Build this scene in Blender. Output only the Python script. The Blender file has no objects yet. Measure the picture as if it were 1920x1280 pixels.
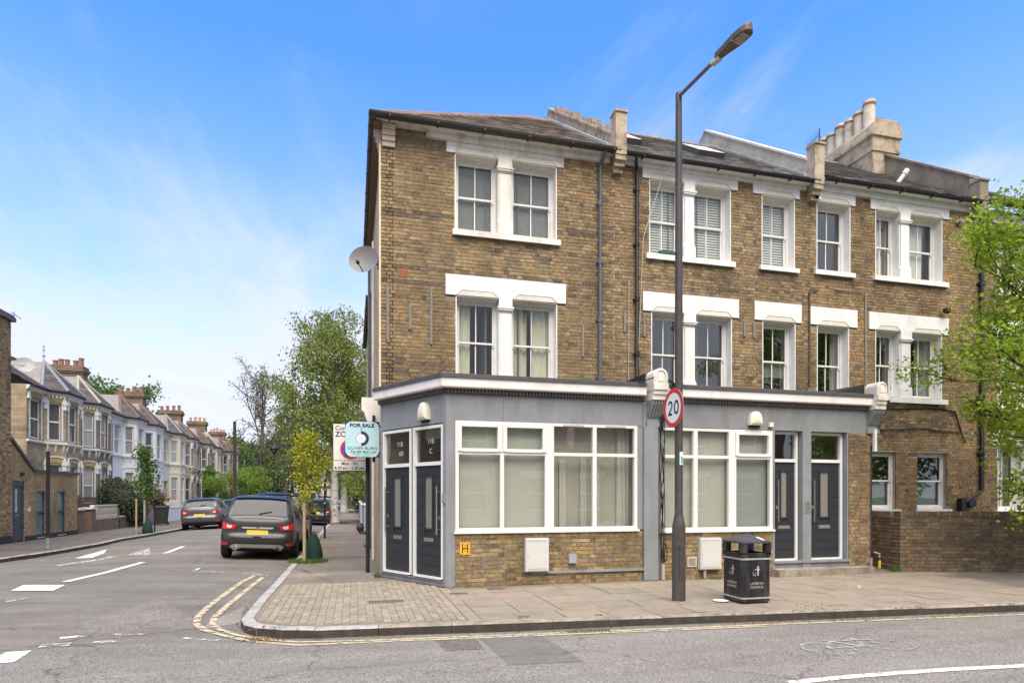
import bpy, math, random
import numpy as np
from mathutils import Vector, Matrix
random.seed(7); np.random.seed(7)
R = math.radians
SC = bpy.context.scene
COL = SC.collection

# ------------------------------------------------------------------ camera
FPX = 1157.0                       # focal length in pixels of the 1920 px wide photograph
YAW = math.atan(298 / 1157.0)      # the camera looks this far clockwise of the side street's axis (+Y)
CAMH = 1.6
cd = bpy.data.cameras.new('camera'); cam = bpy.data.objects.new('camera', cd); COL.objects.link(cam)
cam.location = (0, 0, CAMH); cam.rotation_euler = (R(90), 0, -YAW)
cd.sensor_width = 36; cd.lens = 36 * FPX / 1920; cd.shift_y = 290 / 1920; cd.clip_end = 3000; cd.clip_start = .05
SC.camera = cam

# ------------------------------------------------------------------ world and sun
SUN_EL, SUN_AZ = 60, 184           # azimuth clockwise from +Y
wd = bpy.data.worlds.new('World'); SC.world = wd; wd.use_nodes = True
nt = wd.node_tree; nt.nodes.clear()
def wn(t, **k):
    n = nt.nodes.new(t)
    for a, b in k.items(): setattr(n, a, b)
    return n
sky = wn('ShaderNodeTexSky', sky_type='NISHITA', sun_disc=False, sun_elevation=R(SUN_EL), sun_rotation=R(SUN_AZ),
         air_density=1.0, dust_density=0.3, ozone_density=1.5, altitude=0)
hs = wn('ShaderNodeHueSaturation'); hs.inputs['Saturation'].default_value = 1.24; hs.inputs['Value'].default_value = 1.0
tc = wn('ShaderNodeTexCoord'); sp = wn('ShaderNodeSeparateXYZ')
nt.links.new(tc.outputs['Generated'], sp.inputs[0])
def wmath(op, a, b=None, clamp=False):
    n = wn('ShaderNodeMath', operation=op, use_clamp=clamp)
    for i, v in enumerate((a, b)):
        if v is None: continue
        if isinstance(v, (int, float)): n.inputs[i].default_value = v
        else: nt.links.new(v, n.inputs[i])
    return n.outputs[0]
zz = wmath('MAXIMUM', wmath('ADD', sp.outputs[2], .12), .05)
cx = wmath('DIVIDE', sp.outputs[0], zz); cy = wmath('DIVIDE', sp.outputs[1], zz)
cmb = wn('ShaderNodeCombineXYZ'); nt.links.new(cx, cmb.inputs[0]); nt.links.new(cy, cmb.inputs[1])
def wnoise(scale, det, rough, dist, stretch, off=0):
    mp = wn('ShaderNodeMapping'); nt.links.new(cmb.outputs[0], mp.inputs[0]); mp.inputs['Scale'].default_value = stretch; mp.inputs['Location'].default_value = (off, off, 0)
    mp.inputs['Rotation'].default_value = (0, 0, .5)
    n = wn('ShaderNodeTexNoise'); nt.links.new(mp.outputs[0], n.inputs['Vector'])
    n.inputs['Scale'].default_value = scale; n.inputs['Detail'].default_value = det; n.inputs['Roughness'].default_value = rough; n.inputs['Distortion'].default_value = dist
    return n.outputs[0]
n1 = wnoise(.95, 9, .60, 1.9, (1, .42, 1), 7.3)
n2 = wnoise(.22, 4, .5, .3, (1, 1, 1), 1.0)
low = wmath('SUBTRACT', 1.0, wmath('MULTIPLY', sp.outputs[2], 2.25), clamp=True)      # more cloud low down, all round
den = wmath('ADD', wmath('MULTIPLY', n1, 1.7), wmath('ADD', wmath('MULTIPLY', n2, .55), wmath('ADD', wmath('MULTIPLY', low, .95), wmath('MULTIPLY', wmath('MULTIPLY', sp.outputs[1], -1.1, clamp=True), .75))))
ramp = wn('ShaderNodeMapRange', interpolation_type='SMOOTHSTEP'); nt.links.new(den, ramp.inputs[0])
ramp.inputs[1].default_value = 1.12; ramp.inputs[2].default_value = 1.78; ramp.inputs[3].default_value = 0; ramp.inputs[4].default_value = .93
hz_ = wmath('MULTIPLY', wmath('POWER', wmath('SUBTRACT', 1.0, wmath('MULTIPLY', sp.outputs[2], 1.75), clamp=True), 1.25), .78)
mx = wn('ShaderNodeMix', data_type='RGBA'); nt.links.new(wmath('SUBTRACT', 1.0, wmath('MULTIPLY', wmath('SUBTRACT', 1.0, ramp.outputs[0]), wmath('SUBTRACT', 1.0, hz_))), mx.inputs[0])
tint = wn('ShaderNodeMix', data_type='RGBA', blend_type='MULTIPLY'); tint.inputs[0].default_value = 1; tcr = wn('ShaderNodeMix', data_type='RGBA'); tcr.inputs[6].default_value = (1.12, .90, 1.02, 1); tcr.inputs[7].default_value = (.72, .86, 1.12, 1); tf = wn('ShaderNodeMapRange', interpolation_type='SMOOTHSTEP'); nt.links.new(sp.outputs[2], tf.inputs[0]); tf.inputs[1].default_value = .0; tf.inputs[2].default_value = .58; nt.links.new(tf.outputs[0], tcr.inputs[0]); nt.links.new(tcr.outputs[2], tint.inputs[7])
nt.links.new(sky.outputs[0], hs.inputs['Color']); nt.links.new(hs.outputs[0], tint.inputs[6]); nt.links.new(tint.outputs[2], mx.inputs[6])
mx.inputs[7].default_value = (2.45, 2.55, 2.85, 1)
bg = wn('ShaderNodeBackground'); bg.inputs[1].default_value = .12
wo = wn('ShaderNodeOutputWorld'); nt.links.new(mx.outputs[2], bg.inputs[0]); nt.links.new(bg.outputs[0], wo.inputs[0])
sd = bpy.data.lights.new('sun', 'SUN'); sun = bpy.data.objects.new('sun', sd); COL.objects.link(sun)
sd.energy = 2.3; sd.angle = R(60); sd.color = (1, .90, .75)
sv = Vector((math.sin(R(SUN_AZ)) * math.cos(R(SUN_EL)), math.cos(R(SUN_AZ)) * math.cos(R(SUN_EL)), math.sin(R(SUN_EL))))
sun.rotation_euler = sv.to_track_quat('Z', 'Y').to_euler(); sun.location = (0, 0, 40)
vs = SC.view_settings; SC.display_settings.display_device = 'sRGB'
vs.view_transform = 'Standard'; vs.look = 'None'; vs.gamma = 1; vs.use_curve_mapping = False; vs.exposure = 1.6
cy_ = SC.cycles; cy_.max_bounces = 8; cy_.transparent_max_bounces = 16; cy_.use_denoising = True

# ------------------------------------------------------------------ pixel -> place (only to read positions off the photograph)
SS, CC = math.sin(YAW), math.cos(YAW)
def ray(px, py): s = (px - 960) / FPX; return SS + CC * s, CC - SS * s, (930 - py) / FPX
def onY(px, py, Y): dx, dy, dz = ray(px, py); t = Y / dy; return dx * t, CAMH + dz * t
def onX(px, py, X): dx, dy, dz = ray(px, py); t = X / dx; return dy * t, CAMH + dz * t

# ------------------------------------------------------------------ materials
MATS = {}
def mat(name, col, rough=.75, metal=0, var=.12, scale=8, bump=0, bscale=60, spec=.4, attr=False, dirt=0, dirtcol=(.05, .045, .04), dscale=1.2, coat=0, streak=False, island=0, trans=0, sub=None):
    if name in MATS: return MATS[name]
    m = bpy.data.materials.new(name); m.use_nodes = True; MATS[name] = m
    t = m.node_tree; N = t.nodes; L = t.links
    b = N['Principled BSDF']; b.inputs['Roughness'].default_value = rough; b.inputs['Metallic'].default_value = metal
    b.inputs['Specular IOR Level'].default_value = spec; b.inputs['Coat Weight'].default_value = coat; b.inputs['Coat Roughness'].default_value = .05
    g = N.new('ShaderNodeNewGeometry')
    src = g.outputs['Position']
    if attr:
        a = N.new('ShaderNodeVertexColor'); a.layer_name = 'Col'; cur = a.outputs['Color']
    else:
        rg = N.new('ShaderNodeRGB'); rg.outputs[0].default_value = (*col, 1); cur = rg.outputs[0]
    def mul(cur, fac_socket, lo, hi):
        mr = N.new('ShaderNodeMapRange'); L.new(fac_socket, mr.inputs[0]); mr.inputs[1].default_value = .3; mr.inputs[2].default_value = .7
        mr.inputs[3].default_value = lo; mr.inputs[4].default_value = hi
        mm = N.new('ShaderNodeMix'); mm.data_type = 'RGBA'; mm.blend_type = 'MULTIPLY'; mm.inputs[0].default_value = 1
        L.new(cur, mm.inputs[6]); L.new(mr.outputs[0], mm.inputs[7]); return mm.outputs[2]
    if var:
        n = N.new('ShaderNodeTexNoise'); n.inputs['Scale'].default_value = scale; n.inputs['Detail'].default_value = 5; n.inputs['Roughness'].default_value = .65
        L.new(src, n.inputs['Vector']); cur = mul(cur, n.outputs[0], 1 - var, 1 + var)
    if attr:
        n = N.new('ShaderNodeTexNoise'); n.inputs['Scale'].default_value = .55; n.inputs['Detail'].default_value = 4; n.inputs['Roughness'].default_value = .55; L.new(src, n.inputs['Vector']); cur = mul(cur, n.outputs[0], .76, 1.24)
    if island:
        mr = N.new('ShaderNodeMapRange'); L.new(g.outputs['Random Per Island'], mr.inputs[0]); mr.inputs[3].default_value = 1 - island; mr.inputs[4].default_value = 1 + island
        mm = N.new('ShaderNodeMix'); mm.data_type = 'RGBA'; mm.blend_type = 'MULTIPLY'; mm.inputs[0].default_value = 1
        L.new(cur, mm.inputs[6]); L.new(mr.outputs[0], mm.inputs[7]); cur = mm.outputs[2]
        if sub:
            m2 = N.new('ShaderNodeMix'); m2.data_type = 'RGBA'
            fr = N.new('ShaderNodeMath'); fr.operation = 'MULTIPLY'; L.new(g.outputs['Random Per Island'], fr.inputs[0]); fr.inputs[1].default_value = 7.3
            f2 = N.new('ShaderNodeMath'); f2.operation = 'FRACT'; L.new(fr.outputs[0], f2.inputs[0])
            L.new(f2.outputs[0], m2.inputs[0]); L.new(cur, m2.inputs[6]); m2.inputs[7].default_value = (*sub, 1); cur = m2.outputs[2]
    if dirt:
        mp = N.new('ShaderNodeMapping'); L.new(src, mp.inputs[0])
        if streak: mp.inputs['Scale'].default_value = (1, 1, .22)
        n = N.new('ShaderNodeTexNoise'); n.inputs['Scale'].default_value = dscale; n.inputs['Detail'].default_value = 6; n.inputs['Roughness'].default_value = .6; n.inputs['Distortion'].default_value = .4
        L.new(mp.outputs[0], n.inputs['Vector'])
        mr = N.new('ShaderNodeMapRange'); L.new(n.outputs[0], mr.inputs[0]); mr.inputs[1].default_value = .46; mr.inputs[2].default_value = .72; mr.inputs[4].default_value = dirt
        mm = N.new('ShaderNodeMix'); mm.data_type = 'RGBA'; L.new(mr.outputs[0], mm.inputs[0]); L.new(cur, mm.inputs[6]); mm.inputs[7].default_value = (*dirtcol, 1); cur = mm.outputs[2]
    L.new(cur, b.inputs['Base Color'])
    if bump:
        n = N.new('ShaderNodeTexNoise'); n.inputs['Scale'].default_value = bscale; n.inputs['Detail'].default_value = 4; L.new(src, n.inputs['Vector'])
        bp = N.new('ShaderNodeBump'); bp.inputs['Strength'].default_value = bump; bp.inputs['Distance'].default_value = .01
        L.new(n.outputs[0], bp.inputs['Height']); L.new(bp.outputs[0], b.inputs['Normal'])
    if trans:
        tr = N.new('ShaderNodeBsdfTranslucent'); L.new(cur, tr.inputs[0]); ms = N.new('ShaderNodeMixShader'); ms.inputs[0].default_value = trans
        L.new(b.outputs[0], ms.inputs[1]); L.new(tr.outputs[0], ms.inputs[2]); L.new(ms.outputs[0], N['Material Output'].inputs[0])
    return m
def asphalt(name, col, speck=.5, patch=.18, sscale=260, bump=.5):
    m = mat(name, col, rough=.9, var=patch, scale=.7, spec=.25)
    if m.get('sp'): return m
    m['sp'] = 1
    t = m.node_tree; N = t.nodes; L = t.links; b = N['Principled BSDF']
    cur = b.inputs['Base Color'].links[0].from_socket
    g = N.new('ShaderNodeNewGeometry')
    for sc_, lo, hi, typ in ((sscale, 1 - speck, 1 + speck, 0), (46, 1 - speck * .95, 1 + speck * .95, 0), (5, .93, 1.07, 0), (.9, .88, 1.12, 1)):
        n = N.new('ShaderNodeTexNoise'); n.inputs['Scale'].default_value = sc_; n.inputs['Detail'].default_value = 3; n.inputs['Roughness'].default_value = .8
        mpp = N.new('ShaderNodeMapping'); L.new(g.outputs['Position'], mpp.inputs[0]); mpp.inputs['Scale'].default_value = (.16, 1.3, 1) if typ else (1, 1, 1); L.new(mpp.outputs[0], n.inputs['Vector'])
        mr = N.new('ShaderNodeMapRange'); L.new(n.outputs[0], mr.inputs[0]); mr.inputs[1].default_value = .34; mr.inputs[2].default_value = .66; mr.inputs[3].default_value = lo; mr.inputs[4].default_value = hi
        mm = N.new('ShaderNodeMix'); mm.data_type = 'RGBA'; mm.blend_type = 'MULTIPLY'; mm.inputs[0].default_value = 1
        L.new(cur, mm.inputs[6]); L.new(mr.outputs[0], mm.inputs[7]); cur = mm.outputs[2]
    # thin cracks
    v = N.new('ShaderNodeTexVoronoi'); v.feature = 'DISTANCE_TO_EDGE'; v.inputs['Scale'].default_value = .42
    dn = N.new('ShaderNodeTexNoise'); dn.inputs['Scale'].default_value = 2.2; dn.inputs['Detail'].default_value = 5; L.new(g.outputs['Position'], dn.inputs['Vector'])
    ad = N.new('ShaderNodeMix'); ad.data_type = 'RGBA'; ad.inputs[0].default_value = .35; L.new(g.outputs['Position'], ad.inputs[6]); L.new(dn.outputs['Color'], ad.inputs[7]); L.new(ad.outputs[2], v.inputs['Vector'])
    mr = N.new('ShaderNodeMapRange'); L.new(v.outputs['Distance'], mr.inputs[0]); mr.inputs[1].default_value = 0; mr.inputs[2].default_value = .006; mr.inputs[3].default_value = .62; mr.inputs[4].default_value = 1
    mm = N.new('ShaderNodeMix'); mm.data_type = 'RGBA'; mm.blend_type = 'MULTIPLY'; mm.inputs[0].default_value = 1
    L.new(cur, mm.inputs[6]); L.new(mr.outputs[0], mm.inputs[7]); cur = mm.outputs[2]
    L.new(cur, b.inputs['Base Color'])
    n = N.new('ShaderNodeTexNoise'); n.inputs['Scale'].default_value = 180; n.inputs['Detail'].default_value = 2; L.new(g.outputs['Position'], n.inputs['Vector'])
    bp = N.new('ShaderNodeBump'); bp.inputs['Strength'].default_value = bump; bp.inputs['Distance'].default_value = .006; L.new(n.outputs[0], bp.inputs['Height']); L.new(bp.outputs[0], b.inputs['Normal'])
    return m
def worn(name, col, keep=.55, scale=6):
    """road paint worn through to nothing in places"""
    if name in MATS: return MATS[name]
    m = mat(name, col, rough=.8, var=.15, scale=20)
    t = m.node_tree; N = t.nodes; L = t.links; b = N['Principled BSDF']; g = N.new('ShaderNodeNewGeometry')
    n = N.new('ShaderNodeTexNoise'); n.inputs['Scale'].default_value = scale; n.inputs['Detail'].default_value = 8; n.inputs['Roughness'].default_value = .75; L.new(g.outputs['Position'], n.inputs['Vector'])
    mr = N.new('ShaderNodeMapRange'); L.new(n.outputs[0], mr.inputs[0]); mr.inputs[1].default_value = 1 - keep - .06; mr.inputs[2].default_value = 1 - keep + .03
    tr = N.new('ShaderNodeBsdfTransparent'); ms = N.new('ShaderNodeMixShader'); L.new(mr.outputs[0], ms.inputs[0]); L.new(tr.outputs[0], ms.inputs[1]); L.new(b.outputs[0], ms.inputs[2])
    L.new(ms.outputs[0], N['Material Output'].inputs[0]); return m
def glass(name, tint=(.9, .95, .93), refl=1.0, base=.06):
    if name in MATS: return MATS[name]
    m = bpy.data.materials.new(name); m.use_nodes = True; MATS[name] = m; N = m.node_tree.nodes; L = m.node_tree.links; N.clear()
    o = N.new('ShaderNodeOutputMaterial'); tr = N.new('ShaderNodeBsdfTransparent'); tr.inputs[0].default_value = (*tint, 1)
    gl = N.new('ShaderNodeBsdfGlossy'); gl.inputs['Roughness'].default_value = .015; gl.inputs[0].default_value = (refl, refl, refl, 1)
    fr = N.new('ShaderNodeLayerWeight'); fr.inputs[0].default_value = .5; pw = N.new('ShaderNodeMath'); pw.operation = 'POWER'; L.new(fr.outputs['Facing'], pw.inputs[0]); pw.inputs[1].default_value = 3.2; ad = N.new('ShaderNodeMath'); ad.operation = 'MULTIPLY_ADD'; L.new(pw.outputs[0], ad.inputs[0]); ad.inputs[1].default_value = .7; ad.inputs[2].default_value = base; ad.use_clamp = True
    # float glass is never quite flat
    g = N.new('ShaderNodeNewGeometry'); n = N.new('ShaderNodeTexNoise'); n.inputs['Scale'].default_value = 1.7; n.inputs['Detail'].default_value = 1; L.new(g.outputs['Position'], n.inputs['Vector'])
    bp = N.new('ShaderNodeBump'); bp.inputs['Strength'].default_value = .06; bp.inputs['Distance'].default_value = .02; L.new(n.outputs[0], bp.inputs['Height']); L.new(bp.outputs[0], gl.inputs['Normal'])
    ms = N.new('ShaderNodeMixShader'); L.new(ad.outputs[0], ms.inputs[0]); L.new(tr.outputs[0], ms.inputs[1]); L.new(gl.outputs[0], ms.inputs[2]); L.new(ms.outputs[0], o.inputs[0]); return m
def bricktex(name, c1, c2, mortar, scale_u=1.0, axis='XZ', dark=.35):
    """brick pattern for walls too far or too steep to tell the bricks apart"""
    if name in MATS: return MATS[name]
    m = bpy.data.materials.new(name); m.use_nodes = True; MATS[name] = m; N = m.node_tree.nodes; L = m.node_tree.links; b = N['Principled BSDF']; b.inputs['Roughness'].default_value = .9
    g = N.new('ShaderNodeNewGeometry'); s = N.new('ShaderNodeSeparateXYZ'); L.new(g.outputs['Position'], s.inputs[0]); c = N.new('ShaderNodeCombineXYZ')
    if axis == 'XZ': L.new(s.outputs[0], c.inputs[0])
    else: L.new(s.outputs[1], c.inputs[0])
    L.new(s.outputs[2], c.inputs[1])
    bt = N.new('ShaderNodeTexBrick'); L.new(c.outputs[0], bt.inputs['Vector']); bt.inputs['Scale'].default_value = 1; bt.inputs['Brick Width'].default_value = .225; bt.inputs['Row Height'].default_value = .075; bt.inputs['Mortar Size'].default_value = .006
    bt.inputs['Color1'].default_value = (*c1, 1); bt.inputs['Color2'].default_value = (*c2, 1); bt.inputs['Mortar'].default_value = (*mortar, 1)
    n = N.new('ShaderNodeTexNoise'); n.inputs['Scale'].default_value = 1.1; n.inputs['Detail'].default_value = 7; n.inputs['Roughness'].default_value = .7; L.new(g.outputs['Position'], n.inputs['Vector'])
    mr = N.new('ShaderNodeMapRange'); L.new(n.outputs[0], mr.inputs[0]); mr.inputs[1].default_value = .35; mr.inputs[2].default_value = .68; mr.inputs[3].default_value = 1.12; mr.inputs[4].default_value = 1 - dark
    mm = N.new('ShaderNodeMix'); mm.data_type = 'RGBA'; mm.blend_type = 'MULTIPLY'; mm.inputs[0].default_value = 1; L.new(bt.outputs[0], mm.inputs[6]); L.new(mr.outputs[0], mm.inputs[7]); L.new(mm.outputs[2], b.inputs['Base Color'])
    bp = N.new('ShaderNodeBump'); bp.inputs['Strength'].default_value = .5; bp.inputs['Distance'].default_value = .01; L.new(bt.outputs['Fac'], bp.inputs['Height']); bp.invert = True; L.new(bp.outputs[0], b.inputs['Normal'])
    return m

# ------------------------------------------------------------------ mesh building
class Fr:
    """frame of a wall: u along it, d outward, z up"""
    def __init__(s, ox, oy, ux, uy):
        l = math.hypot(ux, uy); s.o = (ox, oy); s.u = (ux / l, uy / l); s.n = (s.u[1], -s.u[0])
    def __call__(s, u, d, z): return (s.o[0] + s.u[0] * u + s.n[0] * d, s.o[1] + s.u[1] * u + s.n[1] * d, z)
ID = lambda u, d, z: (u, d, z)
class MB:
    def __init__(s): s.v = []; s.f = []; s.c = []; s.mi = []; s.m = 0; s.col = None
    def face(s, pts, idx=None):
        b = len(s.v); s.v += [tuple(p) for p in pts]; s.f.append(tuple(range(b, b + len(pts)))); s.mi.append(s.m); s.c.append(s.col)
    def box(s, fr, u0, u1, d0, d1, z0, z1, skip=()):
        P = [fr(u, d, z) for z in (z0, z1) for d in (d0, d1) for u in (u0, u1)]
        b = len(s.v); s.v += P
        F = {'b': (0, 2, 3, 1), 't': (4, 5, 7, 6), 'k': (0, 1, 5, 4), 'f': (2, 6, 7, 3), 'l': (0, 4, 6, 2), 'r': (1, 3, 7, 5)}
        for k, q in F.items():
            if k in skip: continue
            s.f.append(tuple(b + i for i in q)); s.mi.append(s.m); s.c.append(s.col)
        return s
    def prism(s, fr, poly, d0, d1):
        """poly of (u,z) extruded along d"""
        n = len(poly); b = len(s.v)
        s.v += [fr(u, d0, z) for u, z in poly] + [fr(u, d1, z) for u, z in poly]
        s.f += [tuple(b + i for i in range(n))[::-1], tuple(b + n + i for i in range(n))] + [(b + i, b + (i + 1) % n, b + n + (i + 1) % n, b + n + i) for i in range(n)]
        s.mi += [s.m] * (n + 2); s.c += [s.col] * (n + 2); return s
    def slab(s, poly, z0, z1):
        """poly of (x,y) extruded up; z may be functions"""
        n = len(poly); b = len(s.v)
        s.v += [(x, y, z0) for x, y in poly] + [(x, y, z1) for x, y in poly]
        s.f += [tuple(b + i for i in range(n))[::-1], tuple(b + n + i for i in range(n))] + [(b + i, b + (i + 1) % n, b + n + (i + 1) % n, b + n + i) for i in range(n)]
        s.mi += [s.m] * (n + 2); s.c += [s.col] * (n + 2); return s
    def profile(s, fr, poly, u0, u1):
        """poly of (d,z) extruded along u"""
        n = len(poly); b = len(s.v)
        s.v += [fr(u0, d, z) for d, z in poly] + [fr(u1, d, z) for d, z in poly]
        s.f += [tuple(b + i for i in range(n)), tuple(b + n + i for i in range(n))[::-1]] + [(b + i, b + n + i, b + n + (i + 1) % n, b + (i + 1) % n) for i in range(n)]
        s.mi += [s.m] * (n + 2); s.c += [s.col] * (n + 2); return s
    def tube(s, pts, r, n=8, caps=True):
        pts = [Vector(p) for p in pts]; rs = r if isinstance(r, (list, tuple)) else [r] * len(pts); b = len(s.v)
        up = None
        for i, p in enumerate(pts):
            d = (pts[min(i + 1, len(pts) - 1)] - pts[max(i - 1, 0)])
            d = d.normalized() if d.length > 1e-9 else Vector((0, 0, 1))
            if up is None:
                up = d.cross(Vector((0, 0, 1)) if abs(d.z) < .9 else Vector((1, 0, 0))).normalized()
            else:
                up = (up - d * up.dot(d)); up = up.normalized() if up.length > 1e-6 else d.orthogonal().normalized()
            w = d.cross(up)
            for k in range(n):
                a = 2 * math.pi * k / n; q = p + (up * math.cos(a) + w * math.sin(a)) * rs[i]; s.v.append((q.x, q.y, q.z))
        for i in range(len(pts) - 1):
            for k in range(n):
                s.f.append((b + i * n + k, b + i * n + (k + 1) % n, b + (i + 1) * n + (k + 1) % n, b + (i + 1) * n + k)); s.mi.append(s.m); s.c.append(s.col)
        if caps:
            s.f += [tuple(b + k for k in range(n))[::-1], tuple(b + (len(pts) - 1) * n + k for k in range(n))]; s.mi += [s.m] * 2; s.c += [s.col] * 2
        return s
    def lathe(s, prof, c=(0, 0, 0), n=20):
        """prof of (r,z) bottom up"""
        b = len(s.v)
        for r, z in prof:
            for k in range(n): a = 2 * math.pi * k / n; s.v.append((c[0] + r * math.cos(a), c[1] + r * math.sin(a), c[2] + z))
        for i in range(len(prof) - 1):
            for k in range(n): s.f.append((b + i * n + k, b + i * n + (k + 1) % n, b + (i + 1) * n + (k + 1) % n, b + (i + 1) * n + k)); s.mi.append(s.m); s.c.append(s.col)
        s.f += [tuple(b + k for k in range(n))[::-1], tuple(b + (len(prof) - 1) * n + k for k in range(n))]; s.mi += [s.m] * 2; s.c += [s.col] * 2
        return s
    def grid(s, fn, a, b_, wrap=False):
        """fn(i,j)->point for i in range(a), j in range(b)"""
        b = len(s.v)
        for i in range(a):
            for j in range(b_): s.v.append(tuple(fn(i, j)))
        for i in range(a - 1):
            for j in range(b_ - 1): s.f.append((b + i * b_ + j, b + (i + 1) * b_ + j, b + (i + 1) * b_ + j + 1, b + i * b_ + j + 1)); s.mi.append(s.m); s.c.append(s.col)
        return s
    def wall(s, fr, u0, u1, z0, z1, holes, thick=.25, d=0):
        us = sorted({u0, u1, *[min(max(h[i], u0), u1) for h in holes for i in (0, 1)]}); zs = sorted({z0, z1, *[min(max(h[i], z0), z1) for h in holes for i in (2, 3)]})
        for j in range(len(zs) - 1):
            zc = (zs[j] + zs[j + 1]) / 2; run = None
            for i in range(len(us) - 1):
                uc = (us[i] + us[i + 1]) / 2
                hit = any(h[0] < uc < h[1] and h[2] < zc < h[3] for h in holes)
                if not hit: run = (run[0], us[i + 1]) if run else (us[i], us[i + 1])
                if (hit or i == len(us) - 2) and run: s.box(fr, run[0], run[1], d - thick, d, zs[j], zs[j + 1]); run = None
        return s
    def mesh(s, name, mats, smooth=False):
        me = bpy.data.meshes.new(name); me.from_pydata(s.v, [], s.f)
        ms = mats if isinstance(mats, (list, tuple)) else [mats]
        for m in ms: me.materials.append(m)
        if len(ms) > 1: me.polygons.foreach_set('material_index', s.mi)
        if any(c is not None for c in s.c):
            at = me.color_attributes.new('Col', 'FLOAT_COLOR', 'CORNER'); arr = []
            for f, c in zip(s.f, s.c): arr += list((*(c or (.3, .3, .3)), 1)) * len(f)
            at.data.foreach_set('color', arr)
        if smooth:
            me.polygons.foreach_set('use_smooth', [True] * len(me.polygons))
            if smooth != 2:
                try: me.set_sharp_from_angle(angle=R(smooth if smooth > 2 else 40))
                except Exception: pass
        me.update(); return me
    def build(s, name, mats, parent=None, smooth=False, **props):
        o = bpy.data.objects.new(name, s.mesh(name, mats, smooth)); COL.objects.link(o); put(o, parent); tagd(o, **props); return o
def put(o, parent):
    if parent is not None:
        o.parent = parent
        if parent.type == 'EMPTY': o.location = Vector(o.location) - parent.location
def tagd(o, **p):
    for k, v in p.items():
        if v is not None: o[{'cat': 'category'}.get(k, k)] = v
def thing(name, label, cat, loc=(0, 0, 0), group=None, kind=None):
    o = bpy.data.objects.new(name, None); COL.objects.link(o); o.location = loc; o.empty_display_size = .1
    tagd(o, label=label, cat=cat, group=group, kind=kind); return o
def copy_tree(o, parent=None):
    c = o.copy(); COL.objects.link(c); c.parent = parent
    for ch in list(o.children): copy_tree(ch, c)
    return c
def bxo(name, fr, u0, u1, d0, d1, z0, z1, m, parent, **p): return MB().box(fr, u0, u1, d0, d1, z0, z1).build(name, m, parent, **p)
def text(s, size, loc, rot, m, parent=None, name='lettering', align='CENTER', ext=.0015, sx=1, bold=0, **p):
    c = bpy.data.curves.new(name, 'FONT'); c.body = s; c.size = size; c.extrude = ext; c.align_x = align; c.align_y = 'CENTER'; c.offset = bold; c.materials.append(m)
    o = bpy.data.objects.new(name, c); COL.objects.link(o); o.location = loc; o.rotation_euler = rot; o.scale = (sx, 1, 1)
    me = bpy.data.meshes.new_from_object(o); me.name = name; bpy.data.objects.remove(o); o = bpy.data.objects.new(name, me); COL.objects.link(o); o.location = loc; o.rotation_euler = rot; o.scale = (sx, 1, 1)
    put(o, parent); tagd(o, **p); return o
FACE_S = (R(90), 0, 0)             # lettering that faces -Y
FACE_W = (R(90), 0, R(-90))        # lettering that faces -X

WHITE = mat('white_paint', (.74, .73, .70), .5, var=.06, scale=5, dirt=.35, dirtcol=(.42, .39, .33), dscale=4, streak=True)
WHITED = mat('weathered_white_paint', (.70, .67, .60), .6, var=.08, scale=5, dirt=.75, dirtcol=(.34, .30, .22), dscale=3, streak=True)
UPVC = mat('white_window_frame', (.71, .70, .665), .3, var=.03)
CREAM = mat('cream_plastic', (.70, .66, .52), .45, var=.05)
GREYP = mat('grey_shopfront_paint', (.232, .243, .25), .5, var=.09, scale=3, dirt=.5, dirtcol=(.14, .14, .135), dscale=3.5, streak=True, bump=.25, bscale=35)
LEAD = mat('dark_lead_flashing', (.07, .07, .072), .6, var=.2, scale=6)
DOORM = mat('charcoal_door', (.026, .029, .036), .42, var=.08)
STEEL = mat('brushed_steel', (.55, .54, .51), .3, metal=.9, var=.05)
BLACKM = mat('black_painted_metal', (.018, .018, .019), .45, var=.2, scale=10)
BLACKP = mat('black_plastic', (.015, .015, .016), .5, var=.1)
PIPEG = mat('grey_downpipe', (.10, .11, .12), .55, var=.15)
GLASS = glass('window_glass', (.93, .94, .92), 1.0, .035)
GLASSS = glass('shop_window_glass', (.93, .94, .92), 1.0, .11)
GLASSD = glass('dim_window_glass', (.78, .8, .79), 1.0, .09)
DARKROOM = mat('dim_room', (.05, .047, .042), .9, var=.2, scale=2)
BLIND = mat('frosted_blind', (.50, .52, .45), .8, var=.03)
CURTAIN = mat('cream_curtain', (.62, .60, .48), .9, var=.06)
CURTW = mat('white_curtain', (.68, .67, .64), .9, var=.06)
MORTAR = mat('sandy_mortar', (.31, .265, .19), .95, var=.2, scale=3, bump=.4, dirt=.5, dirtcol=(.10, .085, .065), dscale=.9)
BRICK = mat('stock_brick', (0, 0, 0), .9, var=.44, scale=17, bump=.6, bscale=140, attr=True, dirt=.6, dirtcol=(.085, .066, .045), dscale=1.5, spec=.2, streak=True)
SLATE = mat('roof_slate', (.2, .19, .175), .7, var=.2, scale=2, bump=.4, island=.3, dirt=.5, dirtcol=(.16, .15, .11), dscale=2)
TERRA = mat('terracotta', (.26, .125, .085), .8, var=.2, scale=10, dirt=.4, dirtcol=(.15, .11, .08))
RENDER = mat('old_cement_render', (.42, .345, .245), .95, var=.16, scale=3, bump=.5, bscale=40, dirt=.95, dirtcol=(.12, .10, .075), dscale=3.2)
# ================================================================== THE GROUND
KY0, KSL = 7.80, -0.077            # main road kerb line: y = KY0 + KSL*(x+.39)
KX = -1.43                         # near kerb of the side street
LX = -8.35                         # far kerb of the side street
def kerb_y(x): return KY0 + KSL * (x + .39)
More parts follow.
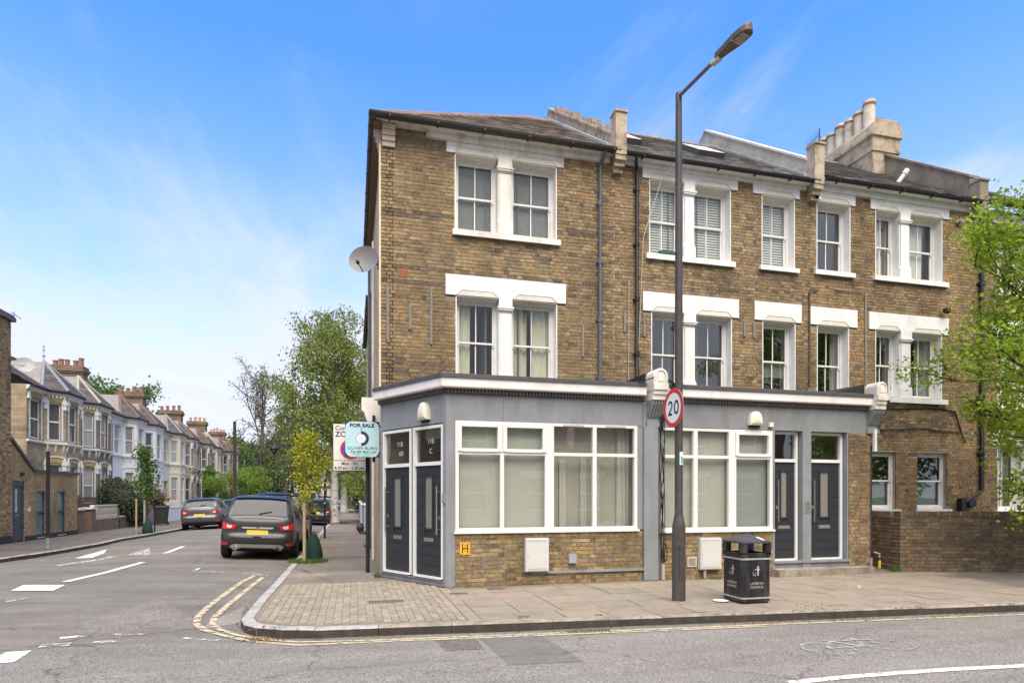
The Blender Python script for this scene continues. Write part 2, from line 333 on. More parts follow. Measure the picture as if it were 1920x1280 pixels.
# kerb polylines (outer top edge)
KR = [(60, kerb_y(60))] + [(x, kerb_y(x)) for x in (30, 18, 12, 9, 6, 4, 2.5, 1.2, .3, -.45)]
KR += [(-.85, 7.93), (-1.15, 8.12), (-1.33, 8.36), (-1.43, 8.75), (-1.44, 9.6), (-1.45, 10.5), (-1.43, 12), (-1.43, 15), (-1.43, 20), (-1.43, 30), (-1.42, 45), (-1.4, 70), (-1.4, 120), (-1.4, 170)]
KL = [(-8.35, 170), (-8.35, 60), (-8.35, 34), (-8.40, 29), (-8.55, 26.5), (-8.38, 24.2), (-8.45, 21.5), (-8.75, 19), (-9.25, 17.0), (-10.0, 15.3), (-11.2, 13.6), (-13, 12.2), (-16, 11.2), (-22, 10.9), (-60, 11)]
def resample(P, step):
    out = [P[0]]; 
    for a, b in zip(P, P[1:]):
        L = math.hypot(b[0] - a[0], b[1] - a[1]); n = max(1, int(round(L / step)))
        out += [(a[0] + (b[0] - a[0]) * i / n, a[1] + (b[1] - a[1]) * i / n) for i in range(1, n + 1)]
    return out
SEGS = np.array([(a[0], a[1], b[0], b[1]) for P in (KR, KL) for a, b in zip(P, P[1:])])
def kdist(x, y):
    ax, ay, bx, by = SEGS.T; dx, dy = bx - ax, by - ay
    t = np.clip(((x - ax) * dx + (y - ay) * dy) / (dx * dx + dy * dy), 0, 1)
    return float(np.min(np.hypot(x - ax - t * dx, y - ay - t * dy)))
def road_z(x, y): return -.125 + .125 * (1 - math.exp(-kdist(x, y) / 1.6))
def onroad(px, py):
    z = 0.
    for _ in range(5):
        dx, dy, dz = ray(px, py); t = (z - CAMH) / dz; x, y = dx * t, dy * t; z = road_z(x, y)
    return x, y
def offset(P, d):
    out = []
    for i, p in enumerate(P):
        a = P[max(i - 1, 0)]; b = P[min(i + 1, len(P) - 1)]; dx, dy = b[0] - a[0], b[1] - a[1]; l = math.hypot(dx, dy) or 1
        out.append((p[0] - dy / l * d, p[1] + dx / l * d))
    return out
EARTH = mat('dull_earth', (.09, .085, .07), .95, var=.3, scale=.2)
MB().slab([(-900, -900), (900, -900), (900, 900), (-900, 900)], -.6, -.4).build('ground', EARTH, kind='structure')
ASPH = asphalt('worn_asphalt', (.160, .147, .126), speck=.42)
ASPHD = asphalt('darker_asphalt_patch', (.15, .137, .121), speck=.25, patch=.08)
ASPHF = asphalt('footway_asphalt', (.19, .16, .127), speck=.22, patch=.22, bump=.3)
ASPHM = asphalt('coarse_main_road_asphalt', (.200, .183, .156), speck=.6, patch=.08)
CONC = asphalt('concrete_patch', (.235, .21, .18), speck=.15, patch=.1, bump=.3)
# road sheet following the camber; the pavement slabs sit on it
def sheet(xs, ys, name, m, zo=0, **p):
    b = MB(); b.grid(lambda i, j: (xs[i], ys[j], road_z(xs[i], ys[j]) + zo), len(xs), len(ys)); return b.build(name, m, smooth=2, **p)
def lin(a, b, s): n = max(2, int(round(abs(b - a) / s)) + 1); return list(np.linspace(a, b, n))
ys = sorted(set(lin(-14, 4, 1.5) + lin(4, 20, .3) + lin(20, 60, 1.5) + lin(60, 175, 8)))
xs = sorted(set(lin(-60, -11, 3) + lin(-11, 3, .3) + lin(3, 60, 1.2)))
sheet(xs, ys, 'road', ASPH, kind='structure')
def patch(name, poly, m, zo, parent=None, n=8, **p):
    """four-sided patch draped on the road"""
    b = MB(); A, B, C_, D = [Vector((*q, 0)) for q in poly]
    def fn(i, j):
        u, v = i / n, j / n; q = A.lerp(B, u).lerp(D.lerp(C_, u), v); return (q.x, q.y, road_z(q.x, q.y) + zo)
    b.grid(fn, n + 1, n + 1); return b.build(name, m, parent, smooth=2, **p)
def pp(*px): return [onroad(*q) for q in px]
# main carriageway surface is a coarser, lighter asphalt than the side street's
b = MB(); e0 = pp((-300, 1240), (0, 1222), (200, 1209), (400, 1203), (470, 1205))
xm = [-60, -20, -8] + [q[0] for q in e0]; ym = [e0[0][1] + 1.2, e0[0][1] + .6, e0[0][1] + .2] + [q[1] for q in e0]
for x in (0, 2, 4, 6, 9, 12, 20, 40, 60): xm.append(x); ym.append(kerb_y(x) - .02)
gx = sorted(set(lin(-60, -8, 2) + lin(-8, 10, .4) + lin(10, 60, 2)))
b.grid(lambda i, j: (gx[i], (lambda top: -14 + (top + 14) * (1 - (1 - j / 40) ** 2))(float(np.interp(gx[i], xm, ym))), 0), len(gx), 41)
b.v = [(x, y, road_z(x, y) + .004) for x, y, z in b.v]
b.build('carriageway', ASPHM, kind='structure', smooth=2)
# coarse band and patches in the junction mouth
patch('road_patch', pp((0, 1165), (150, 1132), (140, 1200), (0, 1219)), asphalt('brownish_asphalt', (.175, .15, .13), .3), .003, kind='structure')
patch('road_patch', pp((150, 1168), (300, 1118), (385, 1176), (180, 1200)), asphalt('stony_asphalt', (.185, .162, .135), .75), .003, kind='structure')
patch('road_patch', pp((188, 1024), (412, 1024), (412, 1040), (190, 1042)), asphalt('stony_asphalt', (.185, .162, .135), .75), .003, kind='structure')
patch('road_patch', pp((344, 1122), (372, 1107), (440, 1109), (420, 1124)), ASPHD, .003, kind='structure')
patch('road_patch', pp((372, 1180), (405, 1160), (460, 1135), (448, 1168)), CONC, .003, kind='structure')
patch('road_patch', pp((898, 1196), (1003, 1187), (1095, 1240), (955, 1247)), ASPHD, .007, kind='structure')
patch('road_patch', pp((816, 1201), (893, 1199), (908, 1217), (836, 1221)), asphalt('rough_brown_patch', (.14, .12, .10), .9), .007, kind='structure')
# ------------------------------------------------------------------ painted markings
WLINE = worn('worn_white_road_paint', (.72, .71, .67), .56, 14); WLINE2 = worn('very_worn_white_road_paint', (.64, .62, .57), .47, 7); YLINE = worn('worn_yellow_road_paint', (.50, .41, .26), .53, 9)
def strip(name, pts, w, m, zo=.011, **p):
    P = resample(pts, .25); L, Rr = offset(P, w / 2), offset(P, -w / 2); b = MB()
    b.grid(lambda i, j: (lambda q: (q[0], q[1], road_z(*q) + zo))((L, Rr)[j][i]), len(P), 2); return b.build(name, m, smooth=2, **p)
MK = dict(cat='road marking')
strip('road_marking', [onroad(*q) for q in ((2300, 1222), (1920, 1249), (1780, 1256), (1600, 1269), (1480, 1281))], .10, WLINE, label='long thin white line along the main road, lower right', **MK)
strip('yellow_line', [onroad(*q) for q in ((478, 1079), (452, 1092), (418, 1117), (390, 1138), (371, 1157), (368, 1170), (382, 1181), (420, 1192), (475, 1203), (560, 1210))] + [(x, kerb_y(x) - .42) for x in (.2, 1, 2, 3, 4, 5.2)], .09, YLINE, label='outer line of the double yellow curving round the corner kerb', group='double yellow lines round the corner', **MK)
strip('yellow_line', [onroad(*q) for q in ((494, 1082), (476, 1095), (448, 1118), (425, 1137), (402, 1158), (398, 1170), (410, 1180), (440, 1190), (490, 1199), (560, 1204))] + [(x, kerb_y(x) - .30) for x in (.2, 1, 2, 3, 5, 7, 9, 14, 30)], .085, YLINE, label='inner line of the double yellow close to the kerb', group='double yellow lines round the corner', **MK)
for i, (q, lab, w) in enumerate([
    (((122, 1091), (200, 1073), (268, 1054)), 'long white dash in the middle of the side street', .14),
    (((310, 1037), (326, 1031), (344, 1024)), 'short white dash beside the dark SUV on the side street', .14),
    (((363, 1071), (420, 1073)), 'white bay line behind the nearest parked SUV', .07),
    (((456, 1075), (502, 1079)), 'short white bay end across the top of the yellow lines', .07),
    (((362, 1072), (374, 1065)), 'tiny white tick at the parking bay corner', .07),
    (((0, 1244), (36, 1222)), 'thick white dash cut by the left edge of the photo', .22),
    (((342, 1197), (410, 1201)), 'white give way dash nearest the yellow lines', .09),
    (((180, 1203), (230, 1205)), 'front row give way dash left of centre of the junction', .14),
    (((75, 1212), (132, 1208)), 'front row give way dash second from the left', .16),
    (((112, 1197), (165, 1192)), 'back row give way dash over the brown patch', .12),
    (((205, 1190), (300, 1190)), 'faint back row give way dash in the junction mouth', .08),
    (((14, 1128), (46, 1122)), 'two small worn white dashes beyond the white plate on the left', .1),
    (((50, 1052), (96, 1049)), 'faint thin white line near the left kerb', .08),
    (((106, 1061), (180, 1050), (215, 1043)), 'worn white line below the left hump triangle', .28)]):
    strip('road_marking', [onroad(*p) for p in q], w, WLINE if i in (0, 1, 5) else WLINE2, label=lab, **MK)
def mark(poly, m, lab):
    return patch('road_marking', pp(*poly), m, .012, label=lab, **MK)
mark(((140, 1047), (200, 1030), (196, 1037), (172, 1046)), WLINE, 'white hump triangle nearest the left kerb')
mark(((238, 1041), (280, 1027), (282, 1038), (276, 1041)), WLINE2, 'white hump triangle in the middle of the side street')
mark(((20, 1108), (44, 1097), (122, 1097), (100, 1108)), WLINE, 'white painted rectangle at the far left of the junction')
# worn cycle symbol at the lower right
b = MB()
cyc = Vector((*onroad(1615, 1212), 0))
def disc(cx_, cy_, r):
    P = [(cx_ + math.cos(a) * r, cy_ + math.sin(a) * r) for a in np.linspace(0, 2 * math.pi, 25)]
    L, Q = offset(P, .018), offset(P, -.018); b.grid(lambda i, j: (lambda q: (q[0], q[1], road_z(*q) + .011))((L, Q)[j][i]), 25, 2)
def seg(x0, y0, x1, y1):
    P = resample([(x0, y0), (x1, y1)], .2); L, Q = offset(P, .03), offset(P, -.03); b.grid(lambda i, j: (lambda q: (q[0], q[1], road_z(*q) + .011))((L, Q)[j][i]), len(P), 2)
x0, y0 = cyc.x - .05, cyc.y
disc(x0 - .38, y0, .27); disc(x0 + .38, y0, .27)
for s_ in ((-.38, 0, -.1, .3), (-.1, .3, .05, 0), (.05, 0, -.38, 0), (-.1, .3, .3, .3), (.05, 0, .3, .3), (.38, 0, .25, .38), (-.12, .38, -.1, .3)): seg(x0 + s_[0], y0 + s_[1], x0 + s_[2], y0 + s_[3])
b.build('cycle_symbol', worn('ghost_white_paint', (.34, .32, .29), .48, 9), label='worn white bicycle symbol painted on the main road', **MK)
# ------------------------------------------------------------------ kerbs, stone by stone
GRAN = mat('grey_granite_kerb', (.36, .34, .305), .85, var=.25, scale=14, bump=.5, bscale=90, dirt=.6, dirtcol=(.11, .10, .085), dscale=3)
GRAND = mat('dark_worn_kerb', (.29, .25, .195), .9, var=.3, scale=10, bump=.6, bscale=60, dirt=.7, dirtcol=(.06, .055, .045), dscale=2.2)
KFACE = mat('dark_kerb_face', (.055, .047, .037), .95, var=.35, scale=7, bump=.6, bscale=50, dirt=.6, dirtcol=(.035, .03, .025), dscale=2.5)  # front face of each kerb stone, darker and browner than its top
def kerb(P, step, w, sign, name, near, mats, top=0.0):
    root = thing(name, None, None, (P[0][0], P[0][1], 0), kind='structure'); Q = resample(P, step); far = MB(); n = 0
    for i in range(len(Q) - 1):
        a, c = Q[i], Q[i + 1]; dx, dy = c[0] - a[0], c[1] - a[1]; l = math.hypot(dx, dy); nx, ny = -dy / l * sign, dx / l * sign
        pa, pb = (Q[i - 1] if i else a), (Q[i + 2] if i + 2 < len(Q) else c)
        def nrm(p, q): ddx, ddy = q[0] - p[0], q[1] - p[1]; ll = math.hypot(ddx, ddy) or 1; return (-ddy / ll * sign, ddx / ll * sign)
        n0, n1_ = nrm(pa, c), nrm(a, pb); g = .004 / l
        A = Vector((a[0], a[1])); C_ = Vector((c[0], c[1])); A2 = A.lerp(C_, g); C2 = C_.lerp(A, g); t = top + random.uniform(-.004, .004)
        B1 = A2 + Vector(n0) * w; D1 = C2 + Vector(n1_) * w; ch = .018
        m = MB(); near_ = near(A.x, A.y); ox, oy = (A2.x, A2.y) if near_ else (0, 0)
        f0 = [(A2.x - ox, A2.y - oy), (C2.x - ox, C2.y - oy)]; e = [((A2 + Vector(n0) * ch).x - ox, (A2 + Vector(n0) * ch).y - oy), ((C2 + Vector(n1_) * ch).x - ox, (C2 + Vector(n1_) * ch).y - oy)]
        k = [(B1.x - ox, B1.y - oy), (D1.x - ox, D1.y - oy)]
        m = m if near_ else far
        b0 = len(m.v); m.v += [(*f0[0], -.3), (*f0[1], -.3), (*f0[0], t - ch), (*f0[1], t - ch), (*e[0], t), (*e[1], t), (*k[0], t), (*k[1], t), (*k[0], -.3), (*k[1], -.3)]
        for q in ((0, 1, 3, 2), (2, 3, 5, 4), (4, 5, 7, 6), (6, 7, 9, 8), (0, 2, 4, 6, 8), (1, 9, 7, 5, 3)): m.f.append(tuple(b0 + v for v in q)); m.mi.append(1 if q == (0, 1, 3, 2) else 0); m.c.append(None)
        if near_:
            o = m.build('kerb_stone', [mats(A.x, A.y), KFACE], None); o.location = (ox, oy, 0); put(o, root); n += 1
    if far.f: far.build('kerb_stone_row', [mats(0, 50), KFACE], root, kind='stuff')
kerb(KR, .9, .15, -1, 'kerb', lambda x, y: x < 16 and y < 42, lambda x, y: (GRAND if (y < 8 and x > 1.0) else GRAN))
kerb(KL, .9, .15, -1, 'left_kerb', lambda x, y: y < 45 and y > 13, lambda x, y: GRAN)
# ------------------------------------------------------------------ pavements
def inset(P, d): return offset(P, d)
PR = offset(KR, -.15)
pv = MB()
idx = [i for i, p in enumerate(PR) if p[1] <= 171]
poly = [PR[i] for i in idx]
# pavement sheet as strips from the kerb back to the building line
b = MB()
A = resample([p for p in PR if True], .8)
def back(p):
    x, y = p
    if y > 8.9: return (9.0, y) if y > 14 else (9.0, max(y, 9.0) + .001)
    return (x, 40.0)
fan = [(60, 30), (9, 30)]
# polygon: kerb inner edge, closed far behind the houses
poly = [(60, 30)] + [p for p in PR] + [(9, 170), (9, 30)]
b = MB(); b.slab(poly, -.3, -.012); b.build('pavement', ASPHF, kind='structure')
PL = offset(KL, -.15)
b = MB(); b.slab([p for p in PL] + [(-60, 30), (-14, 30), (-14, 170)], -.3, -.012); b.build('left_pavement', asphalt('left_footway_asphalt', (.135, .115, .097), .2, .12, bump=.3), kind='structure')
pav = bpy.data.objects['pavement']
# concrete flagstones along the shopfront
FLAG = [mat('flagstone_%s' % n_, c, .9, var=.16, scale=5, bump=.35, bscale=120, dirt=.55, dirtcol=(.15, .125, .095), dscale=2.5) for n_, c in (('buff', (.275, .228, .165)), ('grey', (.252, .213, .16)), ('pinkish', (.265, .21, .155)), ('dull', (.235, .197, .147)))]
random.seed(3)
def flag(x0, x1, y0, y1, m, yk=None):
    g = .0055; z = random.uniform(-.003, .002); tl = random.uniform(-.003, .003)
    b = MB(); cx_, cy_ = (x0 + x1) / 2, (y0 + y1) / 2
    ya = y0 + g; yb = y1 - g
    c0 = max(ya, kerb_y(x0) + .156); c1 = max(ya, kerb_y(x1) + .156)
    if c0 > yb - .05 or c1 > yb - .05: return
    P = [(x0 + g, c0), (x1 - g, c1), (x1 - g, yb), (x0 + g, yb)]
    hz = [z + tl, z - tl, z - tl, z + tl]
    b.v = [(p[0] - cx_, p[1] - cy_, -.05) for p in P] + [(p[0] - cx_, p[1] - cy_, h) for p, h in zip(P, hz)]
    b.f = [(4, 5, 6, 7), (0, 1, 5, 4), (1, 2, 6, 5), (2, 3, 7, 6), (3, 0, 4, 7)]; b.mi = [0] * 5; b.c = [None] * 5
    o = b.build('flagstone', m, None); o.location = (cx_, cy_, 0); put(o, pav)
rows = [7.05, 7.62, 8.22, 8.80, 9.42, 10.02, 10.52]
for r_, (ya, yb) in enumerate(zip(rows, rows[1:])):
    x = 1.62 if r_ > 1 else 1.62 - .12 * r_
    while x < 11.2:
        w = .62 if x < 6.5 else random.choice((.62, .9, .75))
        if x + w > 1.62: flag(max(x, 1.62), x + w, ya, yb, random.choice(FLAG[:2] + FLAG[1:] if x < 5 else FLAG[1:] + FLAG[2:]))
        x += w
for k in range(6):                    # edge course between paviours and flags
    flag(1.44, 1.62, rows[0] + .55 * k + .35, rows[0] + .55 * k + .90, FLAG[0])
# clay paviours at the corner
PAVC = [mat('paviour_%s' % n_, c, .9, var=.2, scale=9, bump=.3, bscale=150, dirt=.45, dirtcol=(.14, .115, .085), dscale=2) for n_, c in (('buff', (.295, .25, .18)), ('tan', (.27, .225, .16)), ('grey', (.25, .21, .155)))]
MB().slab([(-1.29, 8.9), (-1.1, 8.4), (-.7, 8.12), (-.35, 7.99), (1.44, 7.84), (1.44, 11.0), (.4, 12.0), (-1.27, 12.0)], -.02, -.009).build('mortar_bed', mat('paviour_joint_sand', (.20, .165, .12), .95), pav)
pm = {}
def inside_corner(x, y):
    if kdist(x, y) < .19: return False
    return x > -1.43 and y > kerb_y(x)
rec = []
pw, plen = .105, .21
i = 0; x = -1.30
while x < 1.40:
    y = 7.6 + (plen / 2 if i % 2 else 0)
    while y < 11.75:
        cx_, cy_ = x + pw / 2, y + plen / 2
        if inside_corner(cx_, cy_) and inside_corner(cx_ - .04, cy_ - .09) and not (cx_ * .86 + cy_ * .51 > 12.6 * .51 + .53 * .86 - .10 and cx_ > .3): rec.append((math.hypot(cx_, cy_), cx_, cy_))
        y += plen
    x += pw; i += 1
rec.sort(); jb = MB()
for k, (_, cx_, cy_) in enumerate(rec):
    z = random.uniform(-.003, .003); h = (pw / 2 - .004, plen / 2 - .004); ci = random.randrange(3)
    if k < 300:
        key = (ci, k % 3)
        if key not in pm:
            t_ = MB(); t_.box(ID, -h[0], h[0], -h[1], h[1], -.03, 0, skip=('b',)); pm[key] = t_.mesh('paviour', PAVC[ci])
        o = bpy.data.objects.new('paviour', pm[key]); COL.objects.link(o); o.location = (cx_, cy_, z); o.rotation_euler.z = random.uniform(-.01, .01); put(o, pav)
    else:
        jb.m = ci; jb.box(ID, cx_ - h[0], cx_ + h[0], cy_ - h[1], cy_ + h[1], -.03, z, skip=('b',))
jb.build('paviours', PAVC, pav, kind='stuff')
# repair patches in the side street footway
def flat(name, poly, m, z, parent=None, **p):
    q = [(lambda d: (d[0] * ((z - CAMH) / d[2]), d[1] * ((z - CAMH) / d[2])))(ray(*t)) for t in poly]
    return MB().slab(q, z - .012, z).build(name, m, parent, **p)
flat('footway_patch', [(541, 1062), (560, 1065), (640, 1098), (702, 1091), (702, 1083), (690, 1000), (655, 985), (640, 1010), (625, 1050), (590, 1075)], asphalt('greyer_footway_patch', (.185, .16, .128), .2, .2), -.004, pav)
flat('footway_patch', [(628, 1035), (640, 1000), (668, 985), (686, 1010), (690, 1042), (640, 1043)], asphalt('reddish_footway_patch', (.20, .165, .14), .2, .15), -.0005, pav)
# gully grate in the paviours, stone surround
def grate(px, py, w, h, z, label):
    t = (z - CAMH) / ray(px, py)[2]; x, y = ray(px, py)[0] * t, ray(px, py)[1] * t
    r_ = thing('drain_grate', label, 'drain grate', (x, y, z)); b = MB()
    for i in range(13):
        u = -w / 2 + w * (i + .5) / 13; b.box(ID, x + u - w / 40, x + u + w / 40, y - h / 2, y + h / 2, z - .01, z + .004)
    b.box(ID, x - w / 2 - .02, x + w / 2 + .02, y - h / 2 - .02, y - h / 2, z - .01, z + .005).box(ID, x - w / 2 - .02, x + w / 2 + .02, y + h / 2, y + h / 2 + .02, z - .01, z + .005)
    b.build('grating', mat('rusty_iron', (.10, .075, .055), .8, var=.3, scale=20), r_); bxo('surround', ID, x - w / 2 - .07, x + w / 2 + .07, y - h / 2 - .07, y + h / 2 + .07, z - .02, z - .002, FLAG[0], r_)
grate(724, 1127, .52, .16, .004, 'rusty slotted drain grate set in the paviours at the corner')
for px, py, w, h, lab in ((1108, 1186, .55, .22, 'rusty gully grate in the gutter in front of the pale meter box'),):
    x, y = onroad(px, py); r_ = thing('gully_grate', lab, 'gully grate', (x, y, road_z(x, y))); b = MB(); z = road_z(x, y) + .012
    for i in range(12): u = -w / 2 + w * (i + .5) / 12; b.box(ID, x + u - w / 44, x + u + w / 44, y - h / 2, y + h / 2, z - .03, z)
    b.box(ID, x - w / 2 - .02, x + w / 2 + .02, y - h / 2 - .02, y - h / 2, z - .03, z).box(ID, x - w / 2 - .02, x + w / 2 + .02, y + h / 2, y + h / 2 + .02, z - .03, z)
    b.build('grating', MATS['rusty_iron'], r_)
for px, py, w, d, m, lab in ((592, 1078, .42, .3, FLAG[0], 'pale concrete inspection cover in the side street footway'), (860, 1112, .3, .14, MATS['rusty_iron'], 'small dark iron cover beside the first flagstones'), (930, 1103, .3, .16, MATS['rusty_iron'], 'small dark iron cover below the H plate'), (1690, 1092, .6, .35, FLAG[3], 'wide worn inspection cover in front of the alley')):
    t = -CAMH / ray(px, py)[2]; x, y = ray(px, py)[0] * t, ray(px, py)[1] * t
    MB().box(ID, x - w / 2, x + w / 2, y - d / 2, y + d / 2, -.02, .0035).build('inspection_cover', m, label=lab, cat='cover')
# leaf litter in the gutters
LIT = mat('fallen_leaves', (.30, .17, .06), .9, var=.3, island=.5, sub=(.12, .07, .03))
b = MB(); random.seed(11)
def litter(x, y, n, sx, sy):
    for _ in range(n):
        px_, py_ = x + random.gauss(0, sx), y + random.gauss(0, sy); s_ = random.uniform(.008, .022); a = random.uniform(0, 6.3)
        z = (road_z(px_, py_) if kdist(px_, py_) > .02 and not inside_corner(px_, py_) else 0) + .012
        ca, sa = math.cos(a) * s_, math.sin(a) * s_
        b.face([(px_ + ca, py_ + sa, z), (px_ - sa, py_ + ca * .6, z + random.uniform(0, .012)), (px_ - ca, py_ - sa, z), (px_ + sa, py_ - ca * .6, z + random.uniform(0, .012))])
for cx_, n, sx, sy in ((-1.05, 150, .12, .1), (.6, 40, .3, .04), (5.4, 160, .5, .04), (9, 200, 1.2, .05), (3.0, 60, .8, .04), (7, 100, .7, .04)): litter(cx_, (kerb_y(cx_) if cx_ > -.5 else 7.95) - .09, n, sx, sy)
for yy in np.linspace(22.5, 33, 24): litter(-1.9, yy, 110, .42, .3)
for yy in np.linspace(9, 22, 10): litter(-1.5, yy, 18, .05, .5)
for yy in np.linspace(30, 50, 14): litter(-.4, yy, 50, .5, .8)
for xx in np.linspace(1, 11, 20): litter(xx, 10.6, 8, .3, .1)
b.build('fallen_leaves', LIT, label='brown fallen leaves gathered in the gutters and on the pavements', cat='leaf litter', kind='stuff')
# grass tufts and weeds
GRASS = mat('weeds_green', (.09, .16, .03), .8, var=.2, island=.4, trans=.3)
b = MB()
def tuft(x, y, n, r, h):
    for _ in range(n):
        a = random.uniform(0, 6.3); q = r * math.sqrt(random.random()); px_, py_ = x + math.cos(a) * q, y + math.sin(a) * q; hh = h * random.uniform(.4, 1); w = random.uniform(.004, .009); t_ = random.uniform(0, 6.3)
        lx, ly = random.gauss(0, .4) * hh, random.gauss(0, .4) * hh
        b.face([(px_ - w * math.cos(t_), py_ - w * math.sin(t_), 0), (px_ + w * math.cos(t_), py_ + w * math.sin(t_), 0), (px_ + lx + w * .2, py_ + ly, hh)])
tuft(-1.1, 15.85, 900, .42, .13); tuft(-.75, 15.8, 200, .16, .12); tuft(-.75, 37.6, 600, .6, .15); tuft(-.7, 61.5, 500, .8, .2)
for x, y, n, r, h in ((11.25, 10.75, 90, .13, .16), (.48, 12.55, 60, .07, .12), (1.9, 10.62, 50, .3, .03), (2.6, 10.66, 60, .5, .03), (6.8, 10.6, 60, .12, .05), (9.3, 10.3, 90, .9, .025), (3.2, kerb_y(3.2) + .22, 20, .05, .03), (2.2, 7.9, 30, .08, .03), (6.5, kerb_y(6.5) + .18, 60, .35, .03), (.45, 20, 120, .12, .15), (.45, 27, 200, .2, .2), (-9.0, 29.9, 60, .25, .08)): tuft(x, y, n, r, h)
b.build('weeds', GRASS, label='green weeds and grass tufts at tree pits, kerb joints and wall feet', cat='weeds', kind='stuff')
# ================================================================== BRICKWORK
PAL = [(.345, .25, .13), (.30, .21, .11), (.395, .295, .16), (.265, .18, .095), (.33, .22, .11), (.22, .155, .09), (.15, .112, .078), (.42, .31, .17), (.29, .165, .085), (.235, .18, .115), (.37, .235, .095), (.105, .085, .066), (.47, .33, .14), (.33, .185, .095), (.26, .19, .115)]
PAL = [tuple(.90 * (.74 * c + .26 * m) for c, m in zip(p, (.275, .198, .115))) for p in PAL]
WT = {  # which bricks a wall is made of
 'corner': [8, 8, 3, 6, 5, 3, 1.2, .7, 1, 2, 5, .3, 0, 0, 2],
 'second': [6, 8, 2, 6, 4, 4, 1.5, .5, 2, 4, 3, .3, 0, 1, 4],
 'third':  [5, 6, 2, 5, 8, 3, 1.2, .3, 5, 2, 7, .3, 0, 5, 2],
 'stall':  [5, 4, 3, 3, 3, 3, 3, 3, 1, 6, 4, 1.5, 2, 1, 6],
 'low':    [1, 2, 0, 4, 1, 7, 7, 0, 2, 6, 1, 3, 0, 1, 6],
 'pier':   [2, 3, 0, 4, 4, 4, 2, 2, 6, 3, 3, .5, 0, 6, 2],
 'multi':  [7, 5, 8, 3, 4, 2, 3, 7, 2, 2, 5, 1, 4, 1, 2],
 'buffnew': [3, 0, 9, 0, 0, 0, 0, 8, 0, 0, 2, 0, 3, 0, 0],
 'buff':   [3, 1, 8, 0, 1, 0, 0, 6, 0, 1, 3, 0, 3, 0, 0]}
brick_cache = {}
class Bricks:
    """bricks of one thing: the 300 nearest the camera are objects, the rest one mesh"""
    def __init__(s): s.rec = []
    def lay(s, fr, u0, u1, z0, z1, holes, wt, d=0.0, proud=.009, bands=(), bond='flemish', seed=1, soot=None, course=.075, zbase=0):
        rnd = random.Random(seed); idx = list(range(len(PAL))); w = WT[wt]
        c0 = int(math.floor((z0 - zbase) / course)); c1 = int(math.ceil((z1 - zbase) / course))
        for c in range(c0, c1):
            za, zb = zbase + c * course, zbase + (c + 1) * course - .0115
            za2, zb2 = max(za, z0), min(zb, z1)
            if zb2 - za2 < .02: continue
            iv = [(u0, u1)]
            for h in holes:
                if h[2] < zb2 - .015 and h[3] > za2 + .015:
                    nv = []
                    for a, b in iv:
                        if h[1] <= a or h[0] >= b: nv.append((a, b)); continue
                        if h[0] > a: nv.append((a, h[0]))
                        if h[1] < b: nv.append((h[1], b))
                    iv = nv
            pos = u0 - .4 + (.17 if c % 2 else 0) + rnd.uniform(-.01, .01); k = c % 2
            while pos < u1:
                ln = (.215 if (k % 2 == 0 or bond == 'stretcher') else .1025) + .0; nx = pos + ln + .0115; k += 1
                if any(zlo <= za < zhi for zlo, zhi in bands) and rnd.random() < .75: ci = rnd.choice((11, 6, 11))
                else:
                    ci = rnd.choices(idx, w)[0]
                    if soot and rnd.random() < soot(pos, za): ci = rnd.choice((6, 5, 11))
                for a, b in iv:
                    p, q = max(pos, a), min(pos + ln, b)
                    if q - p > .03: s.rec.append((fr, p, q, za2 + rnd.uniform(0, .002), zb2 - rnd.uniform(0, .002), d, proud + rnd.uniform(-.004, .004), ci))
                pos = nx
    def finish(s, parent, n=300):
        def dist(r):
            x, y, z = r[0]((r[1] + r[2]) / 2, 0, (r[3] + r[4]) / 2); return x * x + y * y + (z - CAMH) ** 2
        def vis(r):
            x, y, z = r[0]((r[1] + r[2]) / 2, 0, (r[3] + r[4]) / 2); Z = x * SS + y * CC; return Z > 0 and abs((x * CC - y * SS) / Z) < .84 and (r[2] - r[1]) > .18
        s.rec.sort(key=lambda r: (0 if vis(r) else 1, dist(r))); j = MB(); rnd = random.Random(5)
        for i, (fr, p, q, za, zb, d, pr, ci) in enumerate(s.rec):
            if i < n:
                ln = round(q - p, 2); hh = round(zb - za, 3); key = (id(fr), ln, hh, ci)
                if key not in brick_cache:
                    m = MB(); cc = PAL[ci]; m.col = cc
                    L0 = q - p; o0 = fr(0, 0, 0); loc = lambda u, dd, z: (lambda w: (w[0] - o0[0], w[1] - o0[1], w[2]))(fr(u, dd, z))
                    m.box(loc, 0, L0, -.03, .009, 0, zb - za, skip=('k',)); brick_cache[key] = m.mesh('brick', BRICK)
                o = bpy.data.objects.new('brick', brick_cache[key]); COL.objects.link(o); o.location = fr(p, d + pr - .009, za); put(o, parent)
            else:
                cc = PAL[ci]; v = rnd.uniform(.85, 1.15); j.col = tuple(c * v for c in cc)
                j.box(fr, p, q, d - .02, d + pr, za, zb, skip=('k',))
        if j.f: j.build('brickwork', BRICK, parent, kind='stuff')
def wallparts(fr, parent, u0, u1, z0, z1, holes, bricks, wt, seed=1, name='wall', thick=.25, **k):
    w = MB().wall(fr, u0, u1, z0, z1, holes, thick).build(name, MORTAR, parent)
    bricks.lay(fr, u0, u1, z0, z1, holes, wt, seed=seed, **k); return w

